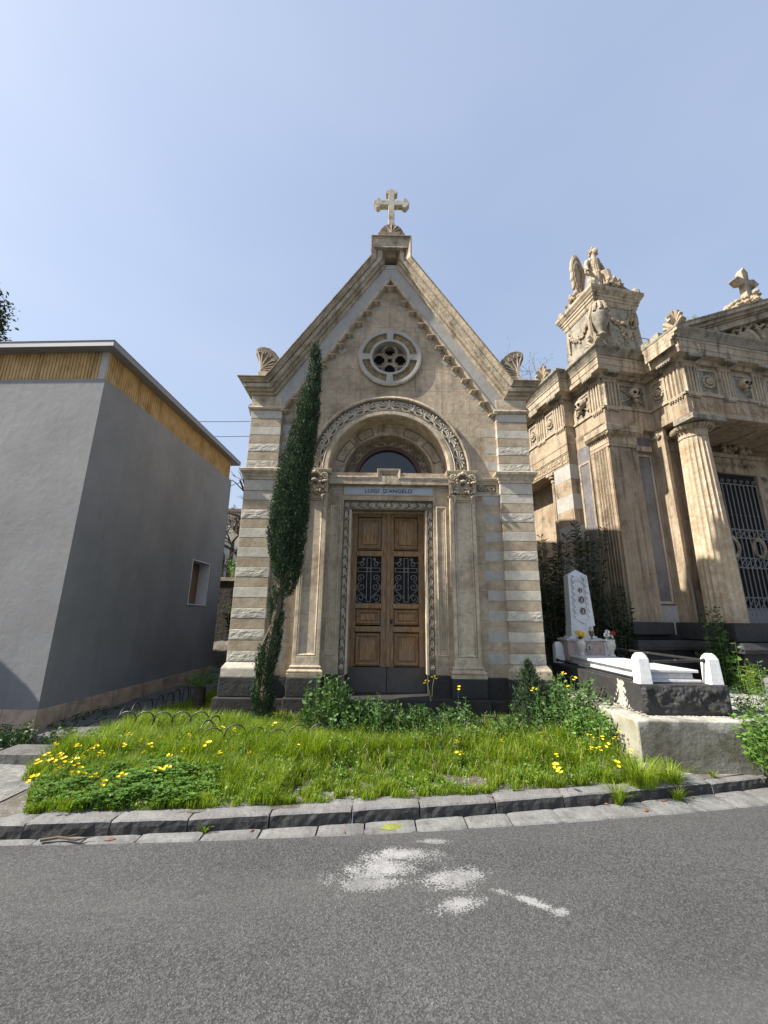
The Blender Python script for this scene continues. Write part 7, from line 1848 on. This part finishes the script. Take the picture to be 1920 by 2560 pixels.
# trees -------------------------------------------------------------
def branch(mb, p, d, L, rad, depth, r, tips, gnarl=0.35):
    pts = [p]; q = p.copy(); dd = d.copy(); n = 4
    for i in range(n):
        dd = (dd+Vector(r.normal(size=3)*gnarl*0.35)).normalized(); q = q+dd*L/n; pts.append(q.copy())
    mb.tube(pts, [rad*(1-0.45*i/n) for i in range(n+1)], 6 if depth > 1 else 4)
    if depth == 0: tips.append((pts[-1], dd)); return
    for k in range(3 if depth > 1 else 4):
        t = r.uniform(0.35, 1.0); j = min(n-1, int(t*n)); b_ = pts[j].lerp(pts[j+1], t*n-j); nd = (dd+Vector(r.normal(size=3))*0.75+Vector((0, 0, 0.15))).normalized()
        branch(mb, b_, nd, L*r.uniform(0.5, 0.75), rad*0.5, depth-1, r, tips, gnarl)
def tree(name, x, y, z, h, cw, label, seed, leafmat_, leaf, nper, depth=3, cat='tree'):
    r = np.random.default_rng(seed); T = empty(name, (x, y, z), 0, 1, label, cat); mb = MB(); tips = []
    branch(mb, Vector((0, 0, 0)), Vector((0.03, 0, 1)), h*0.45, h*0.03, depth, r, tips, 0.3); 
    for k in range(5): branch(mb, Vector((0, 0, h*(0.2+0.12*k))), Vector((r.normal(), r.normal(), 0.5)).normalized(), cw*0.42, h*0.012, depth-1, r, tips)
    mb.build('trunk', BK, T)
    if leafmat_:
        C = []
        for p, d in tips: C.append(np.array(p)+r.normal(size=(nper, 3))*np.array([0.28, 0.28, 0.22])*cw*0.13)
        V, F = leaf_cloud(np.concatenate(C), leaf, r, 0.0, 0.5, seed); np_mesh('crown', V, F, leafmat_, T)
    return T
DT = leafmat('dark_tree_leaf', (0.018, 0.035, 0.012), (0.05, 0.085, 0.025), 0.2)
tree('bare_tree', -5.0, 15.2, 2.6, 4.6, 3.0, 'bare leafless tree in the gap between the grey building and the chapel', 71, None, 0, 0, 4)
tree('bare_tree', -5.9, 16.3, 2.8, 4.0, 2.5, 'second bare tree half hidden by the rear corner of the grey building', 75, None, 0, 0, 4)
tree('leafy_tree', -8.4, 23.5, 3.2, 4.6, 4.0, 'dull green leafy tree above the pale terrace wall', 72, DT, 0.13, 60)
def conif(x, y, z, h, w_, label, seed):
    r = np.random.default_rng(seed); T = empty('dark_conifer', (x, y, z), 0, 1, label, 'tree'); C = []; mb = MB(); mb.tube([(0, 0, 0), (0, 0, h)], [0.25, 0.03], 8)
    for i in range(420):
        t = r.random(); zz = h*(0.12+0.88*t); q = w_/2*(1-t)**0.6*r.uniform(0.55, 1.1); a = r.uniform(0, 2*PI); c0 = np.array([q*math.cos(a), q*math.sin(a), zz]); C.append(c0+r.normal(size=(150, 3))*np.array([0.30, 0.30, 0.2]))
        if i % 8 == 0: mb.tube([(0, 0, zz), tuple(c0)], [0.04, 0.012], 4)
    mb.build('trunk', BK, T); V, F = leaf_cloud(np.concatenate(C), 0.17, r, 0.3, 0.4, seed); np_mesh('crown', V, F, DT, T)
conif(-16.9, 14.2, 0.2, 14.7, 7.0, 'dark conifer showing above the roof edge of the grey building', 73)
# twigs growing from the roof ledge behind the chapel
tw = empty('roof_twigs', TM @ Vector((-0.1, 2.3, 7.5)), 0, 1, 'thin bare twigs growing from the cornice of the temple tomb behind the chapel', 'plant'); r = np.random.default_rng(15); mb = MB(); tips = []
for k in range(3): branch(mb, Vector((0, 0, 0)), Vector((-0.35+0.28*k, 0, 1)).normalized(), 1.5-0.3*k, 0.012, 2, r, tips, 0.5)
mb.build('twigs', BK, tw); V, F = leaf_cloud(np.concatenate([np.array(p)+r.normal(size=(7, 3))*0.07 for p, d in tips]), 0.04, r, seed=3); np_mesh('leaves', V, F, NT, tw)
def roof_weed(u, n_, z, h, label, seed):
    p = TM @ Vector((u, n_, z)); return herb('roof_weed', p.x, p.y, h, 0.35, 22, 0.045, 14, G1, label, seed, 'plant', z=p.z, asp=0.3)
roof_weed(1.35, 0.05, 7.50, 0.36, 'green weed in the roof corner between sarcophagus and pediment', 81)
roof_weed(1.0, -0.1, 7.52, 0.22, 'small green weed on the cornice below the roof sarcophagus', 82)
roof_weed(1.55, -0.95, 7.85, 0.22, 'green weed beside the palm-leaf ornament at the pediment foot', 83)
roof_weed(-0.28, 1.85, 7.55, 0.30, 'green weed on the cornice ledge nearest the chapel', 84)
